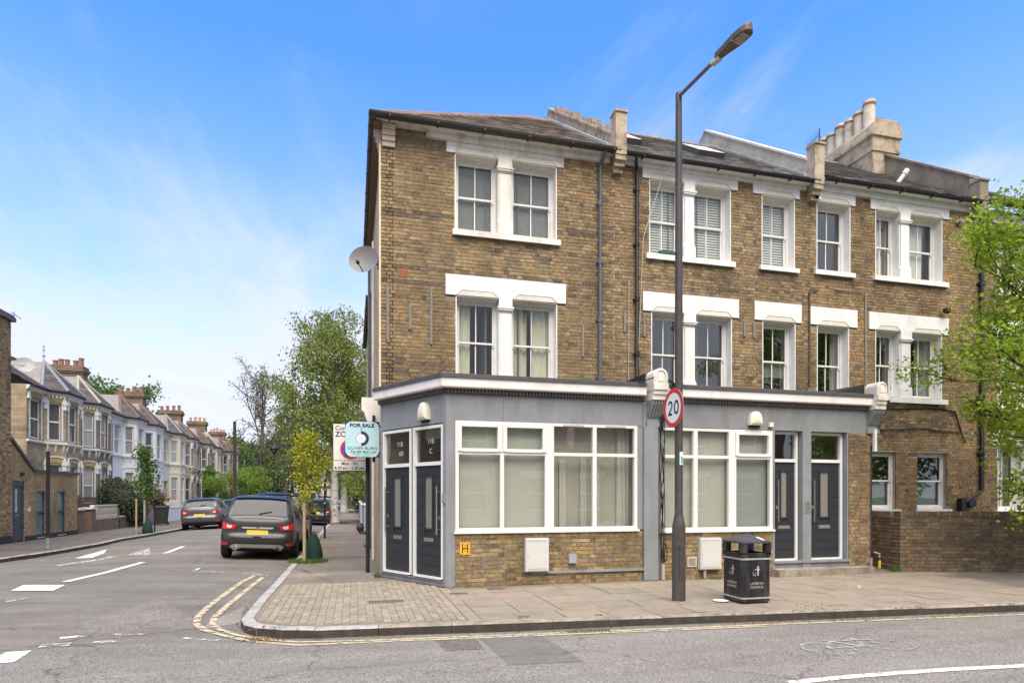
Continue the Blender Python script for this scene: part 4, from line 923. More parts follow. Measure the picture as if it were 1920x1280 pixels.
# chimney stack running back from the front slope
CH = MB(); y0c, y1c, xa, xb = 15.35, 18.3, 15.22, 16.18
CH.box(ID, xa, xb, y0c, y1c, 9.6, 12.55); CH.box(ID, xa - .04, xb + .04, y0c - .04, y1c, 12.05, 12.13); CH.box(ID, xa - .03, xb + .03, y0c - .03, y1c, 12.13, 12.5)
CH.box(ID, xa - .09, xb + .09, y0c - .09, y1c + .09, 12.5, 12.60)
CH.prism(lambda u, d, z: (u, d, z), [(xa - .07, 12.6), (xb + .07, 12.6), (xb + .05, 12.82), (xb - .12, 13.02), (xa + .15, 13.02), (xa + .0, 12.85)], y0c - .07, y1c + .07)
chim = CH.build('chimney', RENDER, H3)
random.seed(9)
POTC = [mat('cream_chimney_pot', (.68, .60, .46), .85, var=.25, scale=5, dirt=.5, dirtcol=(.2, .15, .10)), TERRA]
for k in range(6):
    y = 15.85 + k * .385; h = .80 + random.uniform(-.05, .05) + (.12 if k == 0 else 0)
    b = MB(); b.lathe([(.17, 0), (.165, h * .8), (.17, h * .82), (.185, h * .84), (.185, h * .9), (.165, h * .92), (.17, h), (.14, h), (.14, h * .6)], (15.58, y, 12.98), 16); o = b.build('chimney_pot', POTC[0], chim, smooth=35)
    b = MB(); b.lathe([(.19, h * .83), (.195, h * .89), (.175, h * .91)], (15.58, y, 12.98), 16); b.build('pot_rim', TERRA, o, smooth=35)
b = MB(); b.lathe([(.19, 0), (.18, .12), (.19, .14), (.175, .2), (.185, .22), (.17, .34), (.19, .38), (.19, .42), (.15, .42), (.15, .2)], (15.98, 15.95, 12.98), 16); b.build('chimney_pot', TERRA, chim, smooth=35)
b = MB(); q = (14.35, 13.62, roof_z(13.62) + .05); b.tube([q, (q[0], q[1], q[2] + .1), (q[0] + .14, q[1] - .10, q[2] + .32)], .055, 10); b.tube([(q[0] + .12, q[1] - .08, q[2] + .29), (q[0] + .18, q[1] - .12, q[2] + .39)], .075, 10); b.build('flue_terminal', WHITED, H3, smooth=40)
batten(1393, 1394, 560, 561, H3) if False else None
# pipework and cables on house 3
GCON = mat('grey_conduit', (.28, .28, .28), .6)
p0 = onY(1563, 543, YM); p1 = onY(1621, 549, YM); p2 = onY(1621, 720, YM)
b = MB(); b.tube([(p0[0], 12.66, p0[1]), (p1[0], 12.66, p1[1]), (p2[0], 12.66, p2[1])], .016, 6); b.build('conduit', GCON, H3)
p0 = onY(1532, 545, YM); p1 = onY(1516, 547, YM); b = MB(); b.tube([(p0[0], 12.66, p0[1]), (p1[0], 12.66, p1[1]), (p1[0], 12.66, 3.75)], .018, 6); b.build('conduit', mat('rusty_conduit', (.09, .07, .06), .8), H3)
b = MB(); b.tube([(12.4, 12.67, 3.86)] + [(12.4 + i * .45, 12.67, 3.84 - .03 * math.sin(i)) for i in range(1, 6)] + [(15.15, 12.66, 3.8), (15.35, 12.64, 3.2), (15.5, 12.66, 3.0)], .02, 6); b.build('black_cable', BLACKP, H3)
b = MB(); b.tube([(12.3, 12.67, 3.30)] + [(12.3 + i * .5, 12.67, 3.30 - .04 * math.sin(i * 1.4)) for i in range(1, 7)], .013, 6); b.build('black_cable', BLACKP, H3)
pipe([(16.0, 12.62, 9.2), (16.0, 12.62, 1.75), (15.35, 12.60, 1.42), (15.32, 12.60, 1.1)], .055, BLACKP, H3)
b = MB(); b.box(MAIN, 15.25, 15.42, .0, .15, 1.2, 1.55); b.tube([(15.55, 12.62, 1.42), (15.55, 12.5, 1.42)], .12, 12); b.build('overflow_box', BLACKP, H3)
b = MB(); x_, z_ = onY(1822, 590, YM); b.lathe([(.01, 0), (.06, .03), (.09, .06), (.09, .14), (.0, .15)], (x_ - 1.0, 12.55, z_ - .1), 10); b.build('wall_lamp', BLACKP, H3, smooth=40)
x_, z_ = onY(1794, 418, YM); b = MB(); b.box(MAIN, x_ - .08, x_ + .12, .02, .12, z_ - .04, z_ + .05); b.tube([(x_ - .02, 12.6, z_), (x_ - .14, 12.45, z_ - .04)], .04, 8); b.build('security_light', mat('grey_lamp_body', (.3, .3, .3), .5), H3)

# ---- house 4, mostly behind the tree
H4 = thing('brick_house', 'rightmost brick house with tall white windows, mostly hidden behind the leafy tree', 'house', (18.3, 12.7, 0))
br = Bricks(); holes = []
opening(MAIN, H4, holes, 16.62, 18.7, 7.06, 8.85, pil=(17.5, 17.82), lint=(16.45, 18.9, 8.83, 9.15), sill=(16.55, 18.8, 6.93, 7.05), inside=(cn, cn))
opening(MAIN, H4, holes, 16.62, 18.7, 4.05, 5.9, pil=(17.5, 17.82), lint=(16.45, 18.9, 5.88, 6.32), sill=(16.55, 18.8, 3.92, 4.04), inside=((('blind', .05, .95, .0, .8, BLIND),), cn))
opening(MAIN, H4, holes, 16.62, 18.7, 1.22, 2.95, pil=(17.5, 17.82), lint=(16.45, 18.9, 2.93, 3.35), sill=(16.55, 18.8, 1.1, 1.21), inside=(cn, cn))
W4 = wallparts(MAIN, H4, PX[3], 19.5, 0, 9.2, holes, br, 'third', seed=44, soot=lambda u, z: .12)
br.finish(W4, 200)
plain_roof(H4, PX[3] + .14, 19.5, SLATES6[2], .12) if False else None
b = MB(); b.face([(PX[3] + .14, GUT_Y, ze + .12), (19.5, GUT_Y, ze + .12), (19.5, RIDGE_Y, zr + .12), (PX[3] + .14, RIDGE_Y, zr + .12)]); b.face([(PX[3] + .14, RIDGE_Y, zr + .12), (19.5, RIDGE_Y, zr + .12), (19.5, yb2, ze), (PX[3] + .14, yb2, ze)]); R4 = b.build('roof', MATS['roof_underlay'], H4)
slates('slate', R4, (PX[3] + .14, GUT_Y - .03, ze + .12), (1, 0, 0), (0, 1, PITCH), 19.5 - PX[3] - .14, (RIDGE_Y - GUT_Y) * sl, lambda a, b: True, m=SLATES6[2], n_ind=60)
bxo('parapet_brick', ID, PX[3] + .5, 19.5, RIDGE_Y - 1.2, RIDGE_Y - 1.0, 9.8, 11.75, bricktex('yellow_rear_brick', (.42, .31, .15), (.36, .26, .12), (.36, .30, .2)), H4)
gutter(MAIN, PX[3] + .1, 19.5, 9.16, .30, .06, BLACKP, H4)
# roof aerial behind the pale parapet
AE = thing('roof_aerial', 'spiky television aerial standing behind the pale parapet beside the chimney', 'aerial', (*((lambda t: (ray(1530, 265)[0] * t, ray(1530, 265)[1] * t))(17.6)), 11))
ax_, ay_ = AE.location.x, AE.location.y; ZA = lambda py: CAMH + (930 - py) / FPX * 17.6
b = MB(); b.tube([(ax_ + .12, ay_, 9.5), (ax_ + .12, ay_, ZA(240))], .018, 6); b.build('mast', BLACKM, AE)
b = MB(); p, q = Vector((ax_ - .28, ay_, ZA(276))), Vector((ax_ + .32, ay_ + .25, ZA(240))); b.tube([p, q], .012, 5)
for i in range(9): c = p.lerp(q, i / 8); b.tube([c + Vector((-.06, .02, .11)), c + Vector((.06, -.02, -.11))], .005, 4)
b.build('boom', BLACKM, AE)
# ================================================================== THE SHOPFRONTS
A_, B2 = (.53, 12.6), (1.58, YS)
SPL = Fr(A_[0], A_[1], B2[0] - A_[0], B2[1] - A_[1]); SL = math.hypot(B2[0] - A_[0], B2[1] - A_[1])
FELT = mat('black_roof_felt', (.022, .021, .02), .85, var=.2, bump=.3)
DENT = mat('brown_grey_dentils', (.085, .078, .072), .75, var=.2, scale=12)
S1 = thing('shopfront', 'single storey grey painted corner shopfront with a pair of charcoal doors on the splayed corner', 'shopfront', (3.0, 11.6, 0))
def door(fr, parent, u0, u1, z0, z1, ztop, d=-.05, handle='l', toplight=None, label=None, leafm=None):
    leafm = leafm or DOORM; f = .055; b = MB(); zt = toplight[1] + .05 if toplight else z1 + .05
    b.box(fr, u0 - f, u0, d - .07, d + .02, z0 - .03, zt + .0); b.box(fr, u1, u1 + f, d - .07, d + .02, z0 - .03, zt + .0); b.box(fr, u0, u1, d - .07, d + .02, z1 + .005, z1 + .07); b.box(fr, u0, u1, d - .07, d + .02, zt - .05, zt); b.box(fr, u0, u1, d - .07, d + .05, z0 - .04, z0 - .004)
    fo = b.build('door_frame', UPVC, parent, label=label)
    L_ = MB(); L_.box(fr, u0 + .004, u1 - .004, d - .06, d - .022, z0, z1); leaf = L_.build('door', leafm, fo)
    w = u1 - u0; gc = (u0 + u1) / 2 + (.0); gw = w * .13; gz0, gz1 = z0 + (z1 - z0) * .43, z0 + (z1 - z0) * .90
    P = MB(); n = 11; zs = [z0 + (z1 - z0) * i / n for i in range(n + 1)]
    for i in range(n):      # planked face: shallow grooves between the boards, a slot left for the glass
        a, c = zs[i] + .004, zs[i + 1] - .004
        if c < gz0 or a > gz1: P.box(fr, u0 + .012, u1 - .012, d - .022, d - .012, a, c)
        else: P.box(fr, u0 + .012, gc - gw - .03, d - .022, d - .012, a, c); P.box(fr, gc + gw + .03, u1 - .012, d - .022, d - .012, a, c)
    P.box(fr, gc - gw - .03, gc + gw + .03, d - .022, d - .012, z0 + .01, gz0 - .035) if False else None
    P.build('door_boards', leafm, fo)
    G = MB()
    for a, c, e, g in ((gc - gw - .035, gc - gw, gz0 - .03, gz1 + .03), (gc + gw, gc + gw + .035, gz0 - .03, gz1 + .03), (gc - gw, gc + gw, gz0 - .03, gz0), (gc - gw, gc + gw, gz1, gz1 + .03)): G.box(fr, a, c, d - .02, d + .004, e, g)
    G.build('glazing_bead', leafm, fo)
    MB().box(fr, gc - gw, gc + gw, d - .021, d - .016, gz0, gz1).build('door_glass', mat('obscured_door_glass', (.20, .19, .165), .22, spec=.8, var=.1, scale=20, bump=.6, bscale=70), fo)
    lz = z0 + (z1 - z0) * .325
    MB().box(fr, gc - .14, gc + .14, d - .014, d - .002, lz - .035, lz + .035).box(fr, gc - .115, gc + .115, d - .002, d + .006, lz - .02, lz + .02).build('letterbox', STEEL, fo)
    hu = u0 + .09 if handle == 'l' else u1 - .09; b = MB(); b.tube([fr(hu, d + .05, z0 + .75), fr(hu, d + .05, z0 + 1.62)], .014, 8)
    for z in (z0 + .85, z0 + 1.52): b.tube([fr(hu, d - .015, z), fr(hu, d + .05, z)], .009, 6)
    b.build('pull_handle', STEEL, fo, smooth=40)
    MB().box(fr, hu - .02, hu + .02, d - .014, d - .004, z0 + 1.02, z0 + 1.09).build('lock', STEEL, fo)
    if toplight:
        a, c = toplight; MB().box(fr, u0, u1, d - .045, d - .038, a, c).build('toplight_pane', GLASSD, fo)
        b = MB(); b.box(fr, u0 - (.1 if fr is SHOP else 0), u1 + (.7 if fr is SHOP else 0), d - .7, d - .68, a - .3, c + .5); b.build('hall_wall', mat('hall_wall_beige', (.24, .21, .17), .9, var=.3, scale=2), fo)
    return fo
def entablature(fr, parent, u0, u1, miter0=0, miter1=0, zo=0.0, dentils=True, fascia=True, zf=2.94, joints=()):
    """lead flashing, white cornice board, dentils and grey fascia of the shopfront; miters let neighbours meet at the corner"""
    def pro(poly, name, m):
        b = MB(); n = len(poly); b.v = [fr(u0 - miter0 * max(d, 0), d, z) for d, z in poly] + [fr(u1 + miter1 * max(d, 0), d, z) for d, z in poly]
        b.f = [tuple(range(n)), tuple(range(2 * n - 1, n - 1, -1))] + [(i, n + i, n + (i + 1) % n, (i + 1) % n) for i in range(n)]; b.mi = [0] * len(b.f); b.c = [None] * len(b.f); return b.build(name, m, parent)
    pro([(-.1, 3.60), (-.1, 3.755), (.17, 3.74), (.19, 3.73), (.19, 3.665), (.0, 3.665)], 'lead_flashing', LEAD)
    pro([(-.1, 3.50), (-.1, 3.66), (.165, 3.664), (.165, 3.515), (.15, 3.50)], 'cornice', mat('pinkish_white_cornice', (.74, .70, .67), .55, var=.06, scale=3, dirt=.35, dirtcol=(.42, .38, .34), dscale=2.5))
    pro([(-.1, 3.405), (-.1, 3.499), (.03, 3.499), (.03, 3.42), (.012, 3.405)], 'cornice_bed', DENT)
    b = MB(); u = u0 + .02
    while u < u1 - .03: b.box(fr, u, u + .034, .03, .075, 3.425, 3.497); u += .062
    b.build('dentils', mat('dentil_blocks', (.13, .12, .112), .7, var=.15), parent)
    f = MB(); js = [u0] + list(joints) + [u1]
    for a, c in zip(js, js[1:]): f.box(fr, a + (.002 if a != u0 else 0), c - (.002 if c != u1 else 0), -.1, .0, zf, 3.404)
    f.build('fascia', GREYP, parent)
tm = math.tan(.5 * math.acos(SPL.u[0] * 1 + 0)) * 1.0
entablature(SPL, S1, .0, SL, .0, tm, zf=2.905)
entablature(SHOP, S1, B2[0], 5.36, tm, 0, joints=(2.62, 3.35))
# flat roof behind
MB().slab([(A_[0] - .03, A_[1] + .02), (B2[0] + .04, YS + .1), (5.5, YS + .1), (5.5, 12.69), (.56, 12.69)], 3.60, 3.665).build('flat_roof', FELT, S1)
# corner posts
b = MB()
b.box(SPL, -.0, .06, -.1, .0, 0, 2.905); b.box(SPL, 1.05, 1.095, -.1, -.012, 0, 2.905); b.box(SPL, 2.0, SL, -.1, 0, 0, 2.905)
b.box(SHOP, B2[0] + .001, 1.745, -.1, .0, 0, 2.94); b.box(SHOP, B2[0] + .03, 1.71, 0, .012, .0, .5)
b.build('corner_post', GREYP, S1)
MB().box(SPL, .06, 2.0, -.1, -.005, 0.0, .085).box(SPL, .06, 2.0, -.005, .02, .085, .10).build('door_sill', GREYP, S1)
door(SPL, S1, .135, .985, .16, 2.155, 0, d=-.02, handle='l', toplight=(2.235, 2.83), label='left hand corner door under a dim toplight')
door(SPL, S1, 1.16, 1.945, .16, 2.155, 0, d=-.02, handle='r', toplight=(2.235, 2.83), label='right hand corner door next to the entry lock')
LET = mat('etched_lettering', (.42, .40, .36), .5)
rotS = (R(90), 0, math.atan2(SPL.u[1], SPL.u[0]))
for s_, u, z in (('118', .60, 2.60), ('&B', .64, 2.42), ('118', 1.58, 2.60), ('C', 1.58, 2.42)):
    text(s_, .13, SPL(u, -.055, z), rotS, LET, S1, 'toplight_number')
MB().box(SPL, 1.25, 1.95, -.19, -.18, 2.66, 2.84).build('toplight_blind', BLIND, S1)
MB().box(SPL, 2.02, 2.07, .0, .035, 1.48, 1.66).box(SPL, 2.03, 2.06, .035, .045, 1.52, 1.6).build('key_safe', mat('grey_key_safe', (.25, .25, .25), .4), S1)
# brick stall under the big window
def shopwin(parent, us, z0, z1, zt, inner, casements, rooms=None):
    """us = list of (u0,u1) lights; casements = indices whose top light opens; inner = per light (upper, lower) blinds"""
    f = MB(); a, c = us[0][0] - .06, us[-1][1] + .06
    f.box(SHOP, a, c, -.09, .0, z1 - .05, z1); f.box(SHOP, a, c, -.09, .0, z0, z0 + .06); f.box(SHOP, a, a + .06, -.09, .0, z0 + .06, z1 - .05); f.box(SHOP, c - .06, c, -.09, 0, z0 + .06, z1 - .05)
    for (p, q), (r_, s_) in zip(us, us[1:]): f.box(SHOP, q, r_, -.09, -.001, z0 + .06, z1 - .05)
    for p, q in us: f.box(SHOP, p, q, -.08, -.004, zt - .03, zt + .03)
    w = f.build('shop_window', UPVC, parent)
    MB().box(SHOP, a - .03, c + .03, -.09, .05, z0 - .035, z0 - .001).build('window_board', UPVC, w)
    for i, (p, q) in enumerate(us):
        if i in casements:
            cz = MB(); t = .05
            for g in ((p - .02, p + t, zt + .03, z1 - .05), (q - t, q + .02, zt + .03, z1 - .05), (p + t, q - t, zt + .02, zt + .03 + t), (p + t, q - t, z1 - .05 - t, z1 - .04)): cz.box(SHOP, g[0], g[1], -.04, .025, g[2], g[3])
            cz.build('opening_light', UPVC, w)
        for (za, zb), bl in zip(((z0 + .06, zt - .03), (zt + .03, z1 - .05)), inner[i]):
            MB().box(SHOP, p, q, -.05, -.043, za, zb).build('pane', GLASSS, w)
            if bl: MB().box(SHOP, p - .03, q + .03, -.16, -.155, za - .02 , zb + .02).build('blind', bl, w)
        if i in (2, 3): MB().box(SHOP, (p + q) / 2 - .2, (p + q) / 2 + .2, .0, .02, z1 - .045, z1 - .012).build('trickle_vent', MATS['grey_vent'], w)
    b = MB(); b.box(SHOP, a, c, -1.5, -1.48, z0 - .2, z1 + .3); b.build('room', ROOM, w)
    return w
B1 = mat('pale_green_blind', (.62, .625, .565), .85, var=.04); B3 = mat('beige_blind', (.56, .53, .46), .85, var=.06, scale=2); B4 = mat('grey_green_blind', (.42, .45, .42), .85, var=.05)
# net curtain strips behind the darker lights
w1 = shopwin(S1, ((1.81, 2.565), (2.635, 3.41), (3.58, 4.345), (4.42, 5.19)), .975, 2.94, 2.375, ((B1, B1), (B1, B1), (None, None), (None, None)), (0, 1))
for a, c, m in ((3.45, 5.9, B3),): MB().box(SHOP, a - .05, c + .05, -.34, -.33, .98, 2.94).build('blind', m, w1)
drape(SHOP, 3.78, 3.92, 1.0, 2.3, -.3, CURTW, 'curtain', w1, folds=2, amp=.015); drape(SHOP, 4.20, 4.33, 1.0, 2.35, -.3, CURTW, 'curtain', w1, folds=2, amp=.015); drape(SHOP, 4.95, 5.2, 1.0, 2.9, -.3, CURTW, 'curtain', w1, folds=3, amp=.02); drape(SHOP, 4.45, 4.6, 1.0, 2.2, -.3, CURTW, 'curtain', w1, folds=2, amp=.015)
br = Bricks(); st = MB().box(SHOP, 1.745, 5.36, -.2, -.012, -.05, .938).build('stall_wall', MORTAR, S1)
br.lay(SHOP, 1.75, 5.36, 0.0, .86, [], 'stall', d=-.012, proud=.010, seed=5, bond='flemish'); br.lay(SHOP, 1.75, 5.36, .86, .935, [], 'buff', d=-.012, proud=.013, seed=6, zbase=.86, bond='stretcher')
br.finish(st, 300)
# middle pilaster and console
def console(parent, u, w, full=True):
    b = MB(); b.box(SHOP, u - w / 2, u + w / 2, -.1, .30, 3.60, 3.72).box(SHOP, u - w / 2 + .01, u + w / 2 - .01, -.1, .27, 3.52, 3.60).box(SHOP, u - w / 2 - .0, u + w / 2 + .0, -.1, .24, 3.42, 3.52)
    P = [(u - w / 2, 3.72)] + [(u - (w / 2) * math.cos(a), 3.86 + (w / 2) * math.sin(a) * 1.0) for a in np.linspace(0, math.pi, 13)] + [(u + w / 2, 3.72)]
    b.prism(SHOP, P, -.05, .27)
    for rr, d in ((.72, .29), (.45, .31)):
        Q = [(u - w / 2 * rr, 3.76)] + [(u - (w / 2) * rr * math.cos(a), 3.86 + (w / 2) * rr * math.sin(a)) for a in np.linspace(0, math.pi, 11)] + [(u + w / 2 * rr, 3.76)]
        if rr == .72:
            for i in range(len(Q) - 1): b.tube([SHOP(Q[i][0], .275, Q[i][1]), SHOP(Q[i + 1][0], .275, Q[i + 1][1])], .014, 6)
        else: b.prism(SHOP, Q, .27, .285)
    c = b.build('console', WHITED, parent, smooth=30)
    g = MB(); 
    for i in range(5):
        uu = u - w / 2 + w * (i + .5) / 5; g.profile(SHOP, [(.0, 3.06), (.0, 3.42), (.22, 3.42), (.20, 3.34), (.12, 3.22), (.06, 3.12)], uu - w * .075, uu + w * .075)
    g.profile(SHOP, [(-.05, 3.02), (-.05, 3.42), (.17, 3.42), (.16, 3.34), (.08, 3.22), (.02, 3.1), (.02, 3.02)], u - w / 2, u + w / 2); g.box(SHOP, u - w / 2 - .02, u + w / 2 + .02, -.05, .05, 2.93, 3.02)
    g.build('console_bracket', GREYP, parent); return c
MB().box(SHOP, 5.37, 5.66, -.15, .05, 0, 2.93).box(SHOP, 5.37, 5.66, -.15, .0, 2.93, 3.41).box(SHOP, 5.25, 5.37, -.1, -.01, .97, 2.94).build('pilaster', GREYP, S1)
console(S1, 5.60, .30)
# dome lamps
def domelamp(fr, u, z, parent, w=.3, h=.32):
    P = [(u - w / 2, z)] + [(u - w / 2 * math.cos(a) ** .8 if math.cos(a) > 0 else u + w / 2 * (-math.cos(a)) ** .8, z + .06 + (h - .06) * math.sin(a)) for a in np.linspace(0, math.pi, 15)] + [(u + w / 2, z)]
    b = MB(); n = len(P); c = (u, z + h * .45)
    rings = [(1, 0), (1, .07), (.93, .10), (.7, .125), (.3, .135)]
    for (s0, d0), (s1, d1) in zip(rings, rings[1:]):
        for i in range(n): p, q = P[i], P[(i + 1) % n]; L_ = lambda pt, s: (c[0] + (pt[0] - c[0]) * s, c[1] + (pt[1] - c[1]) * s); a0, a1, b0, b1 = L_(p, s0), L_(q, s0), L_(p, s1), L_(q, s1); b.face([fr(a0[0], d0, a0[1]), fr(a1[0], d0, a1[1]), fr(b1[0], d1, b1[1]), fr(b0[0], d1, b0[1])])
    b.face([fr(c[0] + (p[0] - c[0]) * .3, .135, c[1] + (p[1] - c[1]) * .3) for p in P])
    o = b.build('alarm_housing', CREAM, parent, smooth=35); MB().box(fr, u - w * .36, u + w * .36, .0, .05, z - .04, z).build('housing_base', BLACKP, o)
domelamp(SPL, 1.51, 2.99, S1, .27, .32)
def wallbox(fr, name, u0, u1, z0, z1, d, m, parent, rim=True, label=None):
    o = MB().box(fr, u0, u1, 0, d, z0, z1).build(name, m, parent, label=label)
    if rim:
        MB().box(fr, u0 + .02, u1 - .02, d, d + .012, z0 + .02, z1 - .02).build('box_door', m, o); b = MB()
        for k in range(9): uu = u0 + .06 + (u1 - u0 - .12) * k / 8; b.box(fr, uu - .012, uu + .006, d + .012, d + .014, z0 + .045, z0 + .055); b.box(fr, uu - .012, uu + .006, d + .012, d + .014, z1 - .055, z1 - .045)
        b.build('vent_slots', BLACKP, o); MB().box(fr, u0 + .035, u0 + .045, d + .012, d + .018, (z0 + z1) / 2 - .02, (z0 + z1) / 2).build('lock', BLACKP, o)
    return o
METER = mat('pale_meter_box', (.56, .55, .53), .5, var=.05, dirt=.25, dirtcol=(.4, .37, .33))
wallbox(SHOP, 'meter_box', 3.01, 3.45, .24, .845, .1, METER, S1); wallbox(SHOP, 'socket_box', 3.85, 4.0, .37, .53, .07, mat('mid_grey_box', (.30, .33, .36), .5), S1, rim=False)
b = MB(); b.box(SHOP, 3.12, 5.37, .0, .035, .19, .235); b.build('conduit', mat('grey_trunking', (.26, .26, .255), .6, var=.15, dirt=.4), S1)
hp = thing('hydrant_sign', 'small yellow hydrant plate with a black letter H on the brick stall', 'sign', (1.92, YS, .68))
MB().box(SHOP, 1.83, 2.01, .003, .014, .57, .785).build('plate', mat('hydrant_yellow', (.80, .42, .02), .5, var=.08, scale=12), hp)
b = MB(); b.box(SHOP, 1.862, 1.882, .014, .017, .592, .765); b.box(SHOP, 1.958, 1.978, .014, .017, .592, .765); b.box(SHOP, 1.882, 1.958, .014, .017, .668, .688); b.build('lettering', BLACKP, hp)
text('4', .05, SHOP(1.92, .015, .63), FACE_S, BLACKP, hp); text('100', .04, SHOP(1.92, .015, .725), FACE_S, BLACKP, hp)

# ---- second shopfront
S2 = thing('shopfront', 'right hand grey shopfront with two recessed charcoal doors beside a brick pier', 'shopfront', (8.2, 11.6, 0))
entablature(SHOP, S2, 5.78, 10.645, 0, 0, joints=(8.02,))
MB().slab([(5.5, YS + .1), (10.76, YS + .1), (10.76, 12.69), (5.5, 12.69)], 3.60, 3.67).build('flat_roof', FELT, S2)
w2 = shopwin(S2, ((5.80, 6.45), (6.54, 7.235), (7.40, 8.18)), .93, 2.93, 2.375, ((B1, B1), (B1, B1), (B4, B1)), (2,))
br = Bricks(); st = MB().box(SHOP, 5.75, 8.26, -.2, -.012, -.05, .893).build('stall_wall', MORTAR, S2)
br.lay(SHOP, 5.75, 8.255, 0, .89, [], 'multi', d=-.012, proud=.010, seed=8, bond='stretcher')
br.lay(SHOP, 10.10, 10.62, 0, 2.94, [], 'pier', d=.0, proud=.010, seed=9)
MB().box(SHOP, 10.10, 10.64, -1.9, 0, 0, 2.935).box(SHOP, 10.42, 10.64, -1.9, -.11, 2.935, 3.40).build('pier', MORTAR, S2)
RET = Fr(10.64, YS, 0, 1); br.lay(RET, 0, 1.9, 0, 3.4, [], 'pier', d=.0, proud=.009, seed=10)
br.finish(st, 300)
for g_ in ((5.66, 5.745, -.1, -.01, 0, 2.94), (8.245, 8.29, -.2, -.0, .1, 2.94), (8.955, 9.165, -.22, .0, .0, 2.939), (10.06, 10.10, -.2, -.01, 0, 2.939)): MB().box(SHOP, *g_).build('frame_post', GREYP, S2)
door(SHOP, S2, 8.36, 8.88, .32, 2.30, 0, d=-.14, handle='l', toplight=(2.385, 2.88), label='narrow charcoal door left of the intercom')
door(SHOP, S2, 9.23, 9.99, .32, 2.30, 0, d=-.14, handle='l', toplight=(2.385, 2.88), label='charcoal door right of the intercom')
MB().box(SHOP, 8.27, 10.10, -.2, .03, .24, .285).box(SHOP, 8.27, 10.10, -.15, -.02, .10, .24).build('door_sill', GREYP, S2)
MB().box(SHOP, 8.20, 10.50, -.1, .27, -.02, .135).build('door_step', GRAND, S2)
MB().box(SHOP, 9.02, 9.13, .0, .012, 1.27, 1.50).build('intercom_plate', STEEL, S2)
b = MB()
for i in range(2):
    for j in range(2): b.box(SHOP, 9.045 + .04 * i, 9.062 + .04 * i, .012, .018, 1.33 + .05 * j, 1.345 + .05 * j)
for k in range(4): b.box(SHOP, 9.045, 9.105, .012, .014, 1.43 + .012 * k, 1.434 + .012 * k)
b.build('intercom_buttons', BLACKP, S2)
console(S2, 10.68, .26)
domelamp(SHOP, 7.80, 3.02, S2, .30, .28); MB().box(SHOP, 8.13, 8.22, 0, .06, 3.0, 3.09).build('sounder_box', CREAM, S2)
wallbox(SHOP, 'meter_box', 6.54, 7.0, .175, .79, .1, METER, S2)
b = MB(); b.tube([SHOP(6.66, .05, 0), SHOP(6.66, .05, .17)], .03, 8); b.build('meter_pipe', mat('mid_pipe', (.3, .3, .3), .6), S2)
vb = MB().box(SHOP, 6.30, 6.50, .0, .03, .225, .42).build('wall_vent', mat('cream_vent', (.50, .45, .36), .7), S2); b = MB()
for k in range(9): b.box(SHOP, 6.325 + .017 * k, 6.333 + .017 * k, .03, .034, .25, .395)
b.build('vent_bars', mat('vent_dark', (.16, .14, .11), .8), vb)
b = MB(); b.box(SHOP, 10.68, 10.74, .02, .08, 2.55, 3.02); b.build('white_downpipe_shoe', WHITE, S2)
b = MB(); b.box(SHOP, 10.56, 10.60, -.0, .06, .12, .2); b.build('junction_box', TERRA, S2)
# sloped black felt upstand at the right end
b = MB(); b.face([(9.7, YS + .12, 3.75), (10.6, YS + .12, 4.0), (10.6, 12.6, 4.05), (9.7, 12.6, 3.70)]); b.face([(9.7, YS + .12, 3.66), (10.6, YS + .12, 3.66), (10.6, YS + .12, 4.0), (9.7, YS + .12, 3.75)]); b.build('felt_upstand', FELT, S2)
b = MB(); b.face([(4.95, 12.4, 3.70), (5.5, YS + .15, 3.95), (5.5, YS + .15, 3.68), (4.95, 12.4, 3.66)]); b.box(ID, 5.44, 5.52, YS + .1, 12.6, 3.66, 3.96); b.build('felt_upstand', FELT, S1)
# cables by the middle pilaster
b = MB(); random.seed(21)
for k in range(5):
    x = 5.70 + .018 * k; pts = [(x + random.gauss(0, .012), YS - .06 - .01 * k, z) for z in np.linspace(.35, 3.35, 14)]; b.tube(pts, .008 + .003 * (k % 2), 5)
b.tube([(5.75, YS - .3, 3.78), (5.95, YS - .2, 3.72), (6.05, YS - .15, 3.74)], .022, 6); b.tube([(5.45, YS - .3, 3.82), (5.2, YS - .2, 3.74), (5.0, YS + .1, 3.72)], .012, 5)
b.tube([(5.9, YS - .2, 3.72), (5.82, YS - .1, 3.2), (5.74, YS - .06, 3.0)], .022, 6)
for a in np.linspace(0, 2 * math.pi * 1.9, 30)[:-1]: b.tube([(5.78 + .055 * math.cos(a), YS - .08, .52 + .17 * math.sin(a)), (5.78 + .055 * math.cos(a + .23), YS - .082, .52 + .17 * math.sin(a + .23))], .011, 5, caps=False)
cb = b.build('cable_bundle', BLACKP, None, label='tangle of black cables running down beside the middle grey pilaster', cat='cables')
b = MB(); b.tube([(5.76, YS - .06, .0), (5.76, YS - .06, .3)], .035, 8); b.build('cable_duct', mat('pale_duct', (.4, .36, .3), .8), cb)
